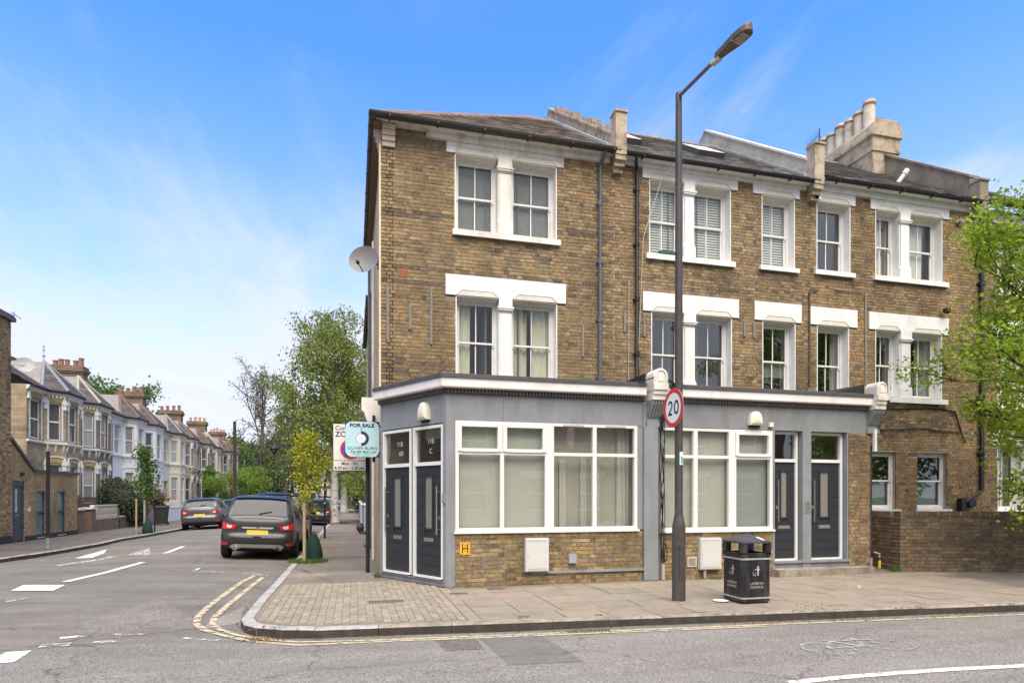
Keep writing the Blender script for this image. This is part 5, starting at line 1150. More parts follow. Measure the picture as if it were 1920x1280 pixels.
# bent black waste pipe and gas pipe at the right end
dp = thing('waste_pipe', 'crooked black waste pipe leaning down the right end of the second shopfront', 'pipe', (10.9, 10.95, 0))
q0 = onY(1663, 752, 10.95); q1 = onY(1640, 822, 10.95); q2 = onY(1631, 850, 10.95)
b = MB(); b.tube([(q0[0] + .1, 11.0, q0[1] + .02), (q0[0] - .12, 11.0, q0[1] - .01)], .035, 8); b.tube([(q0[0], 10.98, q0[1]), (q1[0], 10.95, q1[1]), (q1[0], 10.95, q1[1] - .1), (q2[0], 10.95, q2[1]), (q2[0], 10.95, .25)], .04, 8)
for z in (2.2, 1.2, .5): b.tube([(q2[0], 10.95, z), (q2[0], 10.95, z + .1)], .052, 8)
b.build('pipe_run', mat('dull_black_pipe', (.035, .033, .032), .6, var=.3), dp, smooth=40); b = MB(); b.tube([(q2[0], 10.95, 0), (q2[0], 10.95, .28)], .05, 8); b.build('pipe_foot', mat('mid_pipe', (.3, .3, .3), .6), dp, smooth=40)
gp = thing('gas_pipe', 'short pipe with a yellow sleeve beside the foot of the crooked waste pipe', 'pipe', (q2[0] + .2, 10.9, 0)); b = MB(); b.tube([(q2[0] + .2, 10.9, 0.06), (q2[0] + .2, 10.9, .22)], .028, 8); b.build('yellow_sleeve', mat('yellow_sleeve', (.55, .47, .03), .6), gp)
b = MB(); b.tube([(q2[0] + .2, 10.9, .28), (q2[0] + .2, 10.9, .36), (q2[0] + .08, 10.93, .4)], .022, 8); b.build('elbow', MATS['mid_pipe'], gp)
# slate leaning on the flat roof against the wall of house 3
x_, z_ = onY(1519, 735, 12.5); sl_ = MB(); sl_.prism(lambda u, d, z: (u, 12.45 + d + (z - 3.7) * .2, z), [(x_ - .28, 3.67), (x_ + .25, 3.67), (x_ + .23, 4.12), (x_ - .02, 4.2), (x_ - .05, 4.08), (x_ - .27, 4.08)], 0, .03)
sl_.build('loose_slate', mat('blue_grey_slate', (.10, .12, .14), .6, var=.25, scale=8), label='broken blue grey slate leaning on the shop roof below the third house window', cat='slate')
pb_ = MB(); x2_, _ = onY(1544, 735, 12.55); pb_.box(ID, x2_ - .12, x2_ + .12, 12.45, 12.6, 3.67, 4.0); pb_.build('pale_box', mat('pale_grey_bin', (.5, .5, .45), .7), label='pale grey container on the shop roof next to the leaning slate', cat='container')

# ================================================================== GARDEN WALL ON THE RIGHT
GA, GB = (11.42, 10.80), (15.6, 9.35)
GW = Fr(GA[0], GA[1], GB[0] - GA[0], GB[1] - GA[1]); gl_ = math.hypot(GB[0] - GA[0], GB[1] - GA[1])
gw = thing('garden_wall', 'low sooty brick garden wall in front of the right hand house', 'wall', (12.5, 10.5, 0))
br = Bricks(); ww = MB().box(GW, 0, gl_, -.22, 0, -.25, 1.18).build('wall', mat('sooty_mortar', (.17, .15, .12), .95, var=.3, scale=2, bump=.4), gw)
sootm = lambda u, z: .5
br.lay(GW, .0, gl_, -.05, 1.16, [], 'low', proud=.010, seed=12, soot=lambda u, z: .55 if u > .7 else .25)
br.finish(ww, 300); cpb = MB(); u = 0
random.seed(5)
while u < gl_ - .05:       # bricks on edge as a coping
    cpb.col = random.choice([PAL[5], PAL[6], PAL[9], PAL[11]]); cpb.box(GW, u, u + .066, -.235, .02, 1.175, 1.275 + random.uniform(-.004, .004)); u += .075
cpb.build('coping_bricks', BRICK, gw, kind='stuff')
RW = Fr(GA[0], GA[1], 0, 1); RW.n = (-1, 0); br = Bricks(); br.lay(RW, .02, 1.85, -.05, 1.16, [], 'low', proud=.009, seed=14, soot=lambda u, z: .3)
rw = thing('garden_wall', 'short return of the garden wall running back along the alley', 'wall', (11.5, 11.8, 0)); w_ = MB().box(RW, .24, 1.88, -.22, 0, -.05, 1.27).build('wall', MATS['sooty_mortar'], rw); br.finish(w_, 120)

# ================================================================== STREET FURNITURE
# lamp post
LPX, LPY = 4.85, 8.55
lp = thing('street_lamp', 'tall dark grey street lamp in front of the shopfronts, its arm leaning over the road', 'street lamp', (LPX, LPY, 0))
LPM = mat('dark_lamp_post', (.055, .048, .044), .5, var=.25, scale=9, dirt=.5, dirtcol=(.10, .085, .075), dscale=3, streak=True)
b = MB(); b.lathe([(.102, -.05), (.102, 1.13), (.098, 1.16), (.088, 1.2), (.068, 1.30), (.062, 1.33), (.060, 3.5), (.055, 5.8), (.048, 7.60), (.048, 7.78), (.04, 7.80)], (LPX, LPY, 0), 20); b.build('post', LPM, lp, smooth=35)
MB().box(ID, LPX - .045, LPX + .045, LPY - .106, LPY - .10, .35, .85).build('access_door', LPM, lp)
b = MB(); b.box(ID, LPX - .02, LPX + .035, LPY - .0665, LPY - .0625, 2.08, 2.28); st_ = b.build('sticker', mat('white_sticker', (.70, .74, .70), .5), lp); MB().box(ID, LPX - .0, LPX + .03, LPY - .068, LPY - .0664, 2.10, 2.21).build('sticker_print', mat('green_print', (.06, .35, .22), .5), st_)
tt = .0
E1 = Vector((LPX, LPY, 7.74))
# the arm swings out over the road (mostly -Y, a little +X)
def lampray(px, py, y): dx, dy, dz = ray(px, py); t = y / dy; return Vector((dx * t, dy * t, CAMH + dz * t))
E2 = lampray(1346, 108, 7.55); E3 = lampray(1406, 55, 7.03)
b = MB(); b.tube([E1, E2], .028, 10); b.build('arm', mat('grey_steel_arm', (.16, .155, .15), .5, metal=.3), lp, smooth=40)
dv = (E3 - E2).normalized(); sd_ = dv.cross(Vector((0, 0, 1))).normalized(); upv = sd_.cross(dv).normalized(); Lh = (E3 - E2).length
LH = lambda u, d, z: tuple(E2 + dv * u + sd_ * d + upv * z)
hb = MB(); prof = [(-.02, .045), (.10, .06), (.28, .095), (.5 * Lh + .1, .105), (Lh - .06, .10), (Lh - .01, .075), (Lh + .02, .035)]
P1 = [LH(u, w, .045) for u, w in prof] + [LH(u, -w, .045) for u, w in prof[::-1]]; P2 = [LH(u, w * .93, -.02) for u, w in prof] + [LH(u, -w * .93, -.02) for u, w in prof[::-1]]; P3 = [LH(u, w * .6, .085) for u, w in prof] + [LH(u, -w * .6, .085) for u, w in prof[::-1]]
for X_, Y_ in ((P2, P1), (P1, P3)):
    for i in range(len(X_)): hb.face([X_[i], X_[(i + 1) % len(X_)], Y_[(i + 1) % len(X_)], Y_[i]])
hb.face(P2[::-1]); hb.face(P3); head = hb.build('lamp_head', mat('weathered_lamp_head', (.115, .095, .075), .6, var=.25, scale=14), lp, smooth=30)
b = MB(); b.box(LH, Lh * .62, Lh - .05, -.075, .075, -.032, -.021); b.build('lamp_glass', mat('dusty_lamp_glass', (.27, .25, .20), .3, var=.2), head)
b = MB(); b.box(LH, Lh * .58, Lh * .60, -.10, .10, -.028, -.02); b.box(LH, -.10, .04, -.04, .04, -.05, .01); b.build('bracket', mat('bright_bracket', (.5, .46, .38), .4), head)
# 20 sign facing -X
sg = thing('speed_limit_sign', 'round red and white speed limit sign reading 20 on the street lamp', 'road sign', (LPX - .09, LPY, 2.95))
SX, SZ, SY_ = LPX - .095, 2.955, LPY - .0
frS = lambda u, d, z: (SX - d, SY_ - u, SZ + z)
def ring(mb, fr, r0, r1, d0, d1, n=40, cx_=0, cz_=0, sx=1):
    for i in range(n):
        a0, a1 = 2 * math.pi * i / n, 2 * math.pi * (i + 1) / n; p = [(cx_ + math.cos(a) * r * sx, cz_ + math.sin(a) * r) for a in (a0, a1) for r in (r0, r1)]
        mb.face([fr(p[0][0], d1, p[0][1]), fr(p[1][0], d1, p[1][1]), fr(p[3][0], d1, p[3][1]), fr(p[2][0], d1, p[2][1])]); mb.face([fr(p[1][0], d0, p[1][1]), fr(p[3][0], d0, p[3][1]), fr(p[3][0], d1, p[3][1]), fr(p[1][0], d1, p[1][1])])
circ = lambda r, n=40: [(math.cos(2 * math.pi * i / n) * r, math.sin(2 * math.pi * i / n) * r) for i in range(n)]
MB().prism(frS, circ(.30), -.006, .0).build('sign_back', mat('sign_grey_back', (.3, .3, .3), .5), sg)
MB().prism(frS, circ(.232), .0005, .0015).build('sign_face', mat('sign_white', (.80, .79, .76), .4, var=.02), sg)
b = MB(); ring(b, frS, .23, .298, .0, .002); b.build('red_rim', mat('sign_red', (.62, .03, .025), .4, var=.03), sg)
SB = mat('sign_black', (.012, .012, .012), .5)
# numerals built as broad strokes
def stroke(mb, fr, pts, w, d0, d1):
    P = [(p[0], p[1]) for p in pts]; L_, Q = offset(P, w / 2), offset(P, -w / 2)
    for i in range(len(P) - 1): a, c, e, g = L_[i], L_[i + 1], Q[i + 1], Q[i]; mb.face([fr(*((a[0], d1, a[1]))), fr(c[0], d1, c[1]), fr(e[0], d1, e[1]), fr(g[0], d1, g[1])])
b = MB(); o0 = [(.098 + .058 * math.cos(a), .0 + .092 * math.sin(a) * 1.0) for a in np.linspace(0, 2 * math.pi, 33)]; stroke(b, frS, o0, .036, 0, .003)
t0 = [(-.085 + .052 * math.cos(a), .045 + .055 * math.sin(a)) for a in np.linspace(math.pi * .95, -.35, 16)] + [(-.06, -.01), (-.10, -.055), (-.128, -.094)]; stroke(b, frS, t0, .034, 0, .003); stroke(b, frS, [(-.148, -.094), (-.028, -.094)], .034, 0, .0035)
b.build('numerals', SB, sg)
# litter bin
bn = thing('litter_bin', 'black square litter bin with a pyramid lid and silver bands beside the street lamp', 'litter bin', (5.83, 8.26, 0))
bx0, bx1, by0, by1 = 5.58, 6.08, 8.0, 8.5; BIN = mat('scuffed_black_bin', (.014, .014, .015), .35, var=.4, scale=8, dirt=.5, dirtcol=(.13, .13, .135), dscale=5, streak=True)
SILV = mat('dull_silver_band', (.36, .35, .33), .5, var=.15); 
def chamf(x0, x1, y0, y1, c): return [(x0 + c, y0), (x1 - c, y0), (x1, y0 + c), (x1, y1 - c), (x1 - c, y1), (x0 + c, y1), (x0, y1 - c), (x0, y0 + c)]
b = MB(); b.slab(chamf(bx0, bx1, by0, by1, .035), 0.03, .70).slab(chamf(bx0 + .02, bx1 - .02, by0 + .02, by1 - .02, .03), 0, .03); body = b.build('body', BIN, bn)
b = MB(); b.slab(chamf(bx0 - .008, bx1 + .008, by0 - .008, by1 + .008, .036), .655, .68); b.slab(chamf(bx0 - .008, bx1 + .008, by0 - .008, by1 + .008, .036), .075, .095); b.build('band', SILV, bn)
b = MB(); w_ = .09
for (x, y) in ((bx0, by0), (bx1 - w_, by0), (bx0, by1 - w_), (bx1 - w_, by1 - w_)): b.box(ID, x, x + w_, y, y + w_, .74, .90)
b.slab(chamf(bx0 - .004, bx1 + .004, by0 - .004, by1 + .004, .03), .70, .745) if False else None
for g in ((bx0, bx1, by0, by0 + .03), (bx0, bx1, by1 - .03, by1), (bx0, bx0 + .03, by0 + .03, by1 - .03), (bx1 - .03, bx1, by0 + .03, by1 - .03)): b.box(ID, *g, .70, .755)
b.build('opening_frame', BIN, bn)
b = MB(); q = chamf(bx0 - .012, bx1 + .012, by0 - .012, by1 + .012, .03); b.slab(q, .90, .925); cxb, cyb = (bx0 + bx1) / 2, (by0 + by1) / 2
for i in range(8): b.face([(*q[i], .925), (*q[(i + 1) % 8], .925), (cxb, cyb, 1.045)])
b.build('lid', mat('grey_black_lid', (.05, .05, .052), .5, var=.2, dirt=.3, dirtcol=(.12, .12, .12)), bn)
b = MB(); b.face([(5.88, 8.10, .986), (5.93, 8.12, .990), (5.99, 8.02, .945), (5.94, 8.01, .945)]); b.build('lid_sticker', mat('white_sticker2', (.7, .7, .68), .4), bn)
BL = mat('silver_print', (.36, .35, .33), .6)
for rot, pos, sgn in ((FACE_S, lambda u, z: (cxb + u, by0 - .0015, z), 1), (FACE_W, lambda u, z: (bx0 - .0015, cyb - u, z), 1)):
    text('LAMBETH', .052, pos(0, .30), rot, BL, bn); text('COUNCIL', .052, pos(0, .245), rot, BL, bn)
    b = MB(); fr = (lambda u, d, z: (cxb + u, by0 - d, z)) if rot is FACE_S else (lambda u, d, z: (bx0 - d, cyb - u, z))
    b.prism(fr, [(.02 + .016 * math.cos(a), .548 + .016 * math.sin(a)) for a in np.linspace(0, 2 * math.pi, 10)[:-1]], 0, .0015)
    for poly in ([(.0, .53), (.04, .53), (.035, .48), (.032, .42), (.021, .42), (.02, .47), (.016, .42), (.006, .42), (.008, .48)], [(.0, .527), (-.035, .505), (-.033, .497), (.0, .512)], [(.04, .527), (.06, .505), (.054, .498), (.036, .512)], [(-.07, .47), (-.062, .47), (-.052, .425), (-.028, .425), (-.02, .47), (-.012, .47), (-.022, .417), (-.058, .417)]): b.prism(fr, poly, 0, .0015)
    b.prism(fr, [(-.045, .50), (-.038, .507), (-.031, .50), (-.038, .493)], 0, .0015); b.build('litter_symbol', BL, bn)
MB().lathe([(.03, .0), (.10, .004), (.115, .018), (.12, .02), (.10, .012), (.03, .008)], (5.42, 8.30, .002), 20).build('paper_plate', WHITE, smooth=30, label='white paper plate lying by the foot of the litter bin', cat='plate')
b = MB(); b.box(ID, 0, .06, 0, .022, 0, .03); o = b.build('litter_scrap', WHITE, label='tiny white scrap of litter on the pavement right of the bin', cat='litter'); t = -CAMH / ray(1611, 1101)[2]; o.location = (ray(1611, 1101)[0] * t, ray(1611, 1101)[1] * t, 0); o.rotation_euler.z = .5
# controlled zone sign and for sale board on the corner
zp = thing('sign_post', 'black post with a controlled zone parking sign at the house corner', 'sign post', (.34, 13.35, 0)); zx, zy = .30, 13.35
b = MB(); b.tube([(zx, zy, 0), (zx, zy, 3.2)], .042, 12); b.build('post', BLACKM, zp, smooth=40)
frZ = lambda u, d, z: (u, 13.29 - d, z)
u0, z1 = onY(624, 793, 13.28); u1, z0 = onY(686.5, 883, 13.28); _, zm = onY(650, 863, 13.28)
SGN = mat('sign_cream_white', (.66, .64, .60), .5, var=.03)
MB().box(frZ, u0, u1, 0, .008, z0, z1).build('sign_plate', SB, zp); MB().box(frZ, u0 + .012, u1 - .012, .008, .0095, zm + .006, z1 - .012).box(frZ, u0 + .012, u1 - .012, .008, .0095, z0 + .012, zm - .006).build('sign_face', SGN, zp)
zc = lambda u, z: (u0 + (u1 - u0) * u, 13.29 - .011, z0 + (z1 - z0) * z)
text('Controlled', .125, zc(.07, .90), FACE_S, SB, zp, align='LEFT', bold=.001); text('ZONE', .155, zc(.07, .77), FACE_S, SB, zp, align='LEFT', bold=.002)
text('Mon - Fri', .085, zc(.5, .155), FACE_S, SB, zp, bold=.001); text('8.30 am - 5.30 pm', .082, zc(.5, .065), FACE_S, SB, zp, bold=.001)
b = MB(); zcx, zcz = u0 + (u1 - u0) * .53, z0 + (z1 - z0) * .46; rr = .21
b.prism(frZ, [(zcx + rr * math.cos(a), zcz + rr * math.sin(a)) for a in np.linspace(0, 2 * math.pi, 33)[:-1]], .0095, .0105); b.build('roundel_blue', mat('sign_blue', (.02, .10, .45), .4), zp)
b = MB(); ring(b, frZ, rr * .8, rr, .0105, .0115, 32, zcx, zcz); b.prism(frZ, [(zcx - rr * .66, zcz + rr * .5), (zcx - rr * .5, zcz + rr * .66), (zcx + rr * .66, zcz - rr * .5), (zcx + rr * .5, zcz - rr * .66)], .0105, .0114); b.build('roundel_red', MATS['sign_red'], zp)
fs = thing('for_sale_board', 'pale blue FOR SALE board fixed out from the corner of the building', 'sign board', (.2, 12.85, 2.8))
yF = 12.85; frF = lambda u, d, z: (u, yF - d, z); u0, z1 = onY(647, 789, yF); u1, z0 = onY(711.5, 857, yF)
NAVY = mat('navy_print', (.015, .022, .05), .5); PALEB = mat('pale_blue_board', (.40, .58, .62), .5, var=.05)
MB().box(frF, u0, u1, 0, .012, z0, z1).build('board', NAVY, fs)
def rrect(x0, x1, z0_, z1_, r, n=6):
    P = []
    for cx_, cz_, a0 in ((x1 - r, z1_ - r, 0), (x0 + r, z1_ - r, 90), (x0 + r, z0_ + r, 180), (x1 - r, z0_ + r, 270)):
        for k in range(n + 1): a = R(a0 + 90 * k / n); P.append((cx_ + r * math.cos(a), cz_ + r * math.sin(a)))
    return P
MB().prism(frF, rrect(u0 + .004, u1 - .004, z0 + .004, z1 - .004, .13), .012, .0135).build('board_face', PALEB, fs)
fc = lambda u, z: (u0 + (u1 - u0) * u, yF - .0145, z0 + (z1 - z0) * z)
text('FOR SALE', .098, fc(.49, .885), FACE_S, NAVY, fs, bold=.004, sx=1.15); text('OLIVER BURN', .078, fc(.5, .245), FACE_S, NAVY, fs, sx=1.22); text('Tel: 020 7622 1121', .058, fc(.53, .14), FACE_S, NAVY, fs, bold=.0015, sx=1.12)
text('estate agents   sales and lettings', .022, fc(.5, .08), FACE_S, mat('teal_print', (.06, .30, .32), .5), fs, sx=1.4); text('property management', .02, fc(.5, .04), FACE_S, MATS['teal_print'], fs, sx=1.5)
b = MB(); lx_, lz_ = u0 + (u1 - u0) * .47, z0 + (z1 - z0) * .52
A1 = np.linspace(-math.pi / 2, math.pi / 2, 17)
b.prism(frF, [(lx_ + .15 * math.cos(a), lz_ + .15 * math.sin(a)) for a in A1] + [(lx_ + .095 * math.cos(a), lz_ + .095 * math.sin(a)) for a in A1[::-1]], .0135, .0145); b.box(frF, lx_ - .008, lx_ + .004, .0135, .0145, lz_ + .1, lz_ + .22)
ring(b, frF, .088, .094, .0135, .0147, 28, lx_ - .01, lz_); b.build('logo', NAVY, fs); b = MB(); b.prism(frF, [(lx_ - .01 + .088 * math.cos(a), lz_ + .088 * math.sin(a)) for a in np.linspace(0, 2 * math.pi, 25)[:-1]], .0135, .0142); b.build('logo_disc', mat('white_print', (.72, .76, .78), .5), fs)
text('22', .085, (lx_ - .01, yF - .0152, lz_), FACE_S, mat('light_blue_print', (.20, .42, .52), .5), fs)
b = MB(); b.box(ID, .38, .44, 12.90, 12.93, 2.3, 3.25); b.box(ID, .2, .56, 12.865, 12.90, 2.45, 2.5); b.box(ID, .2, .56, 12.865, 12.90, 3.0, 3.05); b.build('bracket', BLACKM, fs)
# white tapered corbel on the side wall
b = MB(); b.prism(lambda u, d, z: (u, 12.95 + d, z), [(.17, 3.62), (.55, 3.62), (.55, 2.95), (.50, 2.95), (.30, 3.08), (.22, 3.32), (.17, 3.36)], 0, .5); b.build('side_corbel', WHITED, H1)
# satellite dish
sdh = thing('satellite_dish', 'grey satellite dish bracketed to the side wall high above the street corner', 'satellite dish', (.2, 13.4, 6.6))
dy_ = 13.3; dc = Vector((*((lambda t: (ray(684, 489)[0] * t, ray(684, 489)[1] * t, CAMH + ray(684, 489)[2] * t))(dy_ / ray(684, 489)[1])),)); nd = Vector((-.38, -.88, .12)).normalized(); e1 = nd.cross(Vector((0, 0, 1))).normalized(); e2 = e1.cross(nd)
b = MB(); b.grid(lambda i, j: tuple(dc + (e1 * math.cos(j / 28 * 2 * math.pi) * 1.12 + e2 * math.sin(j / 28 * 2 * math.pi)) * (.29 * i / 6) + nd * (.075 * (i / 6) ** 2)), 7, 29); b.build('dish', mat('dish_grey', (.20, .195, .19), .5, var=.1), sdh, smooth=2)
b = MB(); f_ = dc + nd * .34 - e2 * .22; b.tube([dc - e2 * .26 + nd * .07, f_], .012, 6); b.tube([f_ - nd * .02, f_ + nd * .05 + e2 * .02], .035, 8); b.build('receiver_arm', BLACKM, sdh)
b = MB(); b.tube([dc - nd * .01, dc - nd * .1, (.50, 13.35, dc.z - .03)], .02, 6); b.box(ID, .50, .549, 13.28, 13.42, dc.z - .12, dc.z + .1); b.build('bracket', BLACKM, sdh)
# small side street posts
def post(px, py, h, r, label, plate=None, m=BLACKM, foot=None):
    t = -CAMH / ray(px, py)[2]; x, y = ray(px, py)[0] * t, ray(px, py)[1] * t; p = thing('signpost', label, 'post', (x, y, 0)); b = MB(); b.tube([(x, y, 0), (x, y, h)], r, 10); b.build('post', m, p, smooth=40)
    if foot: b = MB(); b.tube([(x, y, 0), (x, y, foot)], r * 1.12, 10); b.build('galvanised_foot', mat('galvanised', (.22, .23, .23), .6, var=.2), p)
    if plate: bxo('sign_plate', ID, x - .02, x + .012, y - .18, y + .18, h - .02, h + plate, mat('sign_grey_back', (.3, .3, .3), .5), p)
    return x, y
post(609, 1008, 2.25, .04, 'thin black post with a grey plate seen edge on beside the birch', plate=.38)
post(90, 1029.5, 2.95, .05, 'black post standing alone on the left hand pavement', foot=.35)
post(282, 1000, 1.75, .03, 'slim dark post behind the staked sapling on the left pavement') if False else None
# ================================================================== CARS
CGLASS = mat('car_glass', (.02, .026, .028), .05, var=0, spec=.35); TYRE = mat('tyre_rubber', (.018, .017, .016), .85, var=.2, scale=20); RIM = mat('alloy_rim', (.42, .42, .42), .3, metal=.7, var=.05)
TAILR = mat('red_tail_lens', (.42, .012, .012), .12, var=.1, spec=.8); TAILC = mat('clear_lens', (.62, .45, .42), .12, var=.1, spec=.8); PLY = mat('yellow_number_plate', (.62, .43, .04), .5, var=.05); CBLK = mat('car_black_trim', (.014, .014, .015), .55, var=.1); CHROME = mat('chrome_exhaust', (.6, .6, .6), .15, metal=1, var=0); SKID = mat('silver_skid_plate', (.36, .355, .34), .4, metal=.3, var=.05)
HEADL = mat('headlamp_lens', (.55, .57, .58), .1, var=0, spec=1)
def paint(name, c, metal=.55, rough=.32): return mat('car_paint_' + name, c, rough, metal=metal, var=.03, coat=.45, spec=.4)
def smooth1(xs, ys, y, k=.10):
    return float(np.mean([np.interp(y + o, xs, ys) for o in np.linspace(-k, k, 7)]))
def make_car(name, label, group, loc, paint_m, L=4.5, W=1.84, H=1.68, kind='suv', roll=0, yaw=0, skid=False, rails=True, cat='car', detail=True):
    root = thing(name, label, cat, (0, 0, 0), group=group); h2 = W / 2
    if kind == 'suv': RZ = [(.14, 1.09), (.46, H - .14), (.62, H - .05), (1.0, H - .015), (1.7, H), (2.3, H - .03), (2.75, H - .14), (3.35, 1.16), (3.5, 1.10), (4.0, 1.03), (L - .15, .90), (L, .78)]
    elif kind == 'hatch': RZ = [(.14, 1.0), (.50, H - .15), (.72, H - .05), (1.1, H - .01), (1.7, H), (2.2, H - .03), (2.6, H - .13), (3.2, 1.02), (3.35, .97), (3.8, .90), (L - .15, .76), (L, .66)]
    else: RZ = [(.06, 1.1), (.12, H - .12), (.3, H - .03), (1.0, H), (3.0, H), (3.4, H - .1), (4.0, 1.25), (4.1, 1.2), (L - .15, 1.0), (L, .85)]
    zs_ = [a for a, _ in RZ]; hz = [b for _, b in RZ]; by0_ = RZ[0][1] - .03
    belt = lambda y: min(smooth1([0, 1, 3, L], [by0_, by0_ - .02, by0_ - .07, .7], y), roofz(y) - .02)
    roofz = lambda y: smooth1(zs_, hz, y, .06) if y > .2 else float(np.interp(y, zs_, hz))
    wid = lambda y: h2 * smooth1([0, .14, .6, 3.6, L - .35, L], [.95, .955, 1, 1, .93, .74], y, .1)
    wr = lambda y: h2 * smooth1([.14, .5, 1.2, 2.6, 3.3, L], [.90, .80, .76, .74, .82, .70], y, .08)
    wb = lambda y: wid(y) * .955
    zb = .30 if kind == 'suv' else .24
    def sec(y):
        w = wid(y); r = roofz(y); bt = belt(y); a = wr(y); a = min(a, wb(y))
        return [(0, zb), (w * .80, zb), (w * .975, zb + .09), (w, .60), (w * .985, .80), (wb(y), bt), (a, max(r - .075, bt + .002)), (a * .86, max(r - .012, bt + .004)), (a * .45, r + .008), (0, r + .012)]
    ysx = sorted(set([.14, .17, .2, .26, .34, .42, .5, .58, .66, .75, .9] + list(np.arange(1.1, L - .05, .15)) + [L - .02, L]))
    def pt(k, y, s=1):
        S_ = sec(y); i = min(int(k), len(S_) - 2); f = k - i; a, b = S_[i], S_[i + 1]; return Vector((s * (a[0] + (b[0] - a[0]) * f), y, a[1] + (b[1] - a[1]) * f))
    b = MB(); secs = [sec(y) for y in ysx]; n = len(secs[0])
    ringp = lambda i: [(x, ysx[i], z) for x, z in secs[i]] + [(-x, ysx[i], z) for x, z in secs[i][::-1]][1:-1]
    rn = len(ringp(0)); b.grid(lambda i, j: ringp(i)[j % rn], len(ysx), rn + 1)
    fz = ringp(len(ysx) - 1); b.face(fz)
    # rear face with its own profile
    yr_t = [(zb, .09), (zb + .1, .03), (.50, .0), (.62, .0), (.68, .045), (.72, .06), (.95, .085), (1.02, .10), (1.12, .14)]
    def yr(z): return float(np.interp(z, [a for a, _ in yr_t], [c for _, c in yr_t]))
    def wz(z):
        S_ = sec(.14); P = S_[1:7]; return float(np.interp(z, [p[1] for p in P], [p[0] for p in P]))
    top0 = sec(.14)[5][1] + .03
    def rp(x, z, off=0):
        t = min(1, abs(x) / wz(z)); return Vector((x, .14 - (.14 - yr(z)) * (1 - t ** 6) - off, z))
    NX = 21; zl = list(np.linspace(zb, top0, 16))
    b.grid(lambda i, j: rp(wz(zl[i]) * math.sin((j / (NX - 1) * 2 - 1) * math.pi / 2), zl[i]), 16, NX)
    body = b.build('body', paint_m, root, smooth=35)
    def panel(name, corners, m, par=None, off=.006, nx=8, nz=4, lab=None):
        q = MB(); A, B, C_, D = [Vector((c[0], c[1])) for c in corners]
        q.grid(lambda i, j: (lambda p: rp(p.x, p.y, off))(A.lerp(B, i / nx).lerp(D.lerp(C_, i / nx), j / nz)), nx + 1, nz + 1); return q.build(name, m, par or root, smooth=2)
    # rear window, on the slope above the tail
    y0g, y1g = (.19, .50) if kind != 'van' else (.075, .12)
    def topz(x, y):
        a = min(wr(y), wb(y)); r = roofz(y); bt = belt(y); ax = abs(x) / a; return float(np.interp(ax, [0, .45, .86, 1], [r + .012, r + .008, max(r - .012, bt + .004), max(r - .075, bt + .002)]))
    q = MB(); q.grid(lambda i, j: (lambda y: (lambda x: (x, y - .012, topz(x, y) + .006))((j / 10 * 2 - 1) * wr(y) * .84))(y0g + (y1g - y0g) * i / 6), 7, 11); rw_ = q.build('rear_window', CGLASS, root, smooth=2)
    q = MB(); q.grid(lambda i, j: (lambda y: (lambda x: (x, y - .07 * (1 - i), topz(x, y) + .014 + .012 * i))((j / 10 * 2 - 1) * wr(y) * .88))(y1g + .05 + .08 * i), 2, 11); q.build('roof_spoiler', paint_m, root, smooth=2)
    b = MB(); b.tube([(0.0, y0g + .02 - .03, topz(0, y0g + .02) + .02), (.30, y0g + .06 - .02, topz(.3, y0g + .06) + .02)], .012, 5); b.build('rear_wiper', CBLK, root)
    # side windows
    wins = ((.75, 1.35), (1.42, 2.25), (2.32, 3.02)) if kind != 'van' else ((3.1, 3.9),)
    for s in (-1, 1):
        for a, c in wins:
            q = MB(); off = .006
            def sw(i, j, a=a, c=c):
                y = a + (c - a) * i / 8; k = 5.10 + .72 * j / 3; p = pt(k, y, s); return (p.x + s * off, p.y, p.z + .002)
            q.grid(sw, 9, 4); q.build('side_window', CGLASS, root, smooth=2)
        # mirrors, wheels
        p = pt(5, 2.95, s); b = MB(); b.lathe([(.02, -.09), (.10, -.07), (.11, .0), (.09, .07), (.02, .09)], (p.x + s * .16, p.y + .0, p.z + .09), 10); b.tube([(p.x - s * .03, p.y, p.z), (p.x + s * .1, p.y, p.z + .05)], .03, 6); b.build('door_mirror', paint_m, root, smooth=40)
        wy = (.86, .86 + 2.66 * L / 4.5)
        for y in wy:
            q = MB(); R_ = .415; w0 = wid(y); cz = .345; pts = []
            for i in range(21):
                a = math.pi * (-.12 + 1.24 * i / 20); pts.append((y + R_ * math.cos(a), cz + R_ * math.sin(a)))
            pts = [pp_ for pp_ in pts if pp_[1] > zb - .02]
            q.prism(lambda u, d, z: (s * (w0 * 0.985 + d), u, z), pts, -.2, .02); q.build('wheel_arch', CBLK, root)
            wr_ = .345; q = MB(); N_ = 26; prof = [(.20, -.2), (wr_ - .02, -.2), (wr_, -.17), (wr_, -.03), (wr_ - .02, .0), (.235, .005), (.23, -.03)]
            for (r0, d0), (r1, d1) in zip(prof, prof[1:]):
                for i in range(N_):
                    a0, a1 = 2 * math.pi * i / N_, 2 * math.pi * (i + 1) / N_; X_ = lambda r, d, a: (s * (w0 + .028 + d), y + r * math.cos(a), wr_ + r * math.sin(a)); q.face([X_(r0, d0, a0), X_(r0, d0, a1), X_(r1, d1, a1), X_(r1, d1, a0)])
            q.face([(s * (w0 + .028 - .2), y + .2 * math.cos(a), wr_ + .2 * math.sin(a)) for a in np.linspace(0, 2 * math.pi, N_ + 1)[:-1]])
            wh = q.build('wheel', TYRE, root, smooth=30)
            q = MB(); q.prism(lambda u, d, z: (s * (w0 + .0 + d), y + u, wr_ + z), circ(.06, 12), -.02, .012)
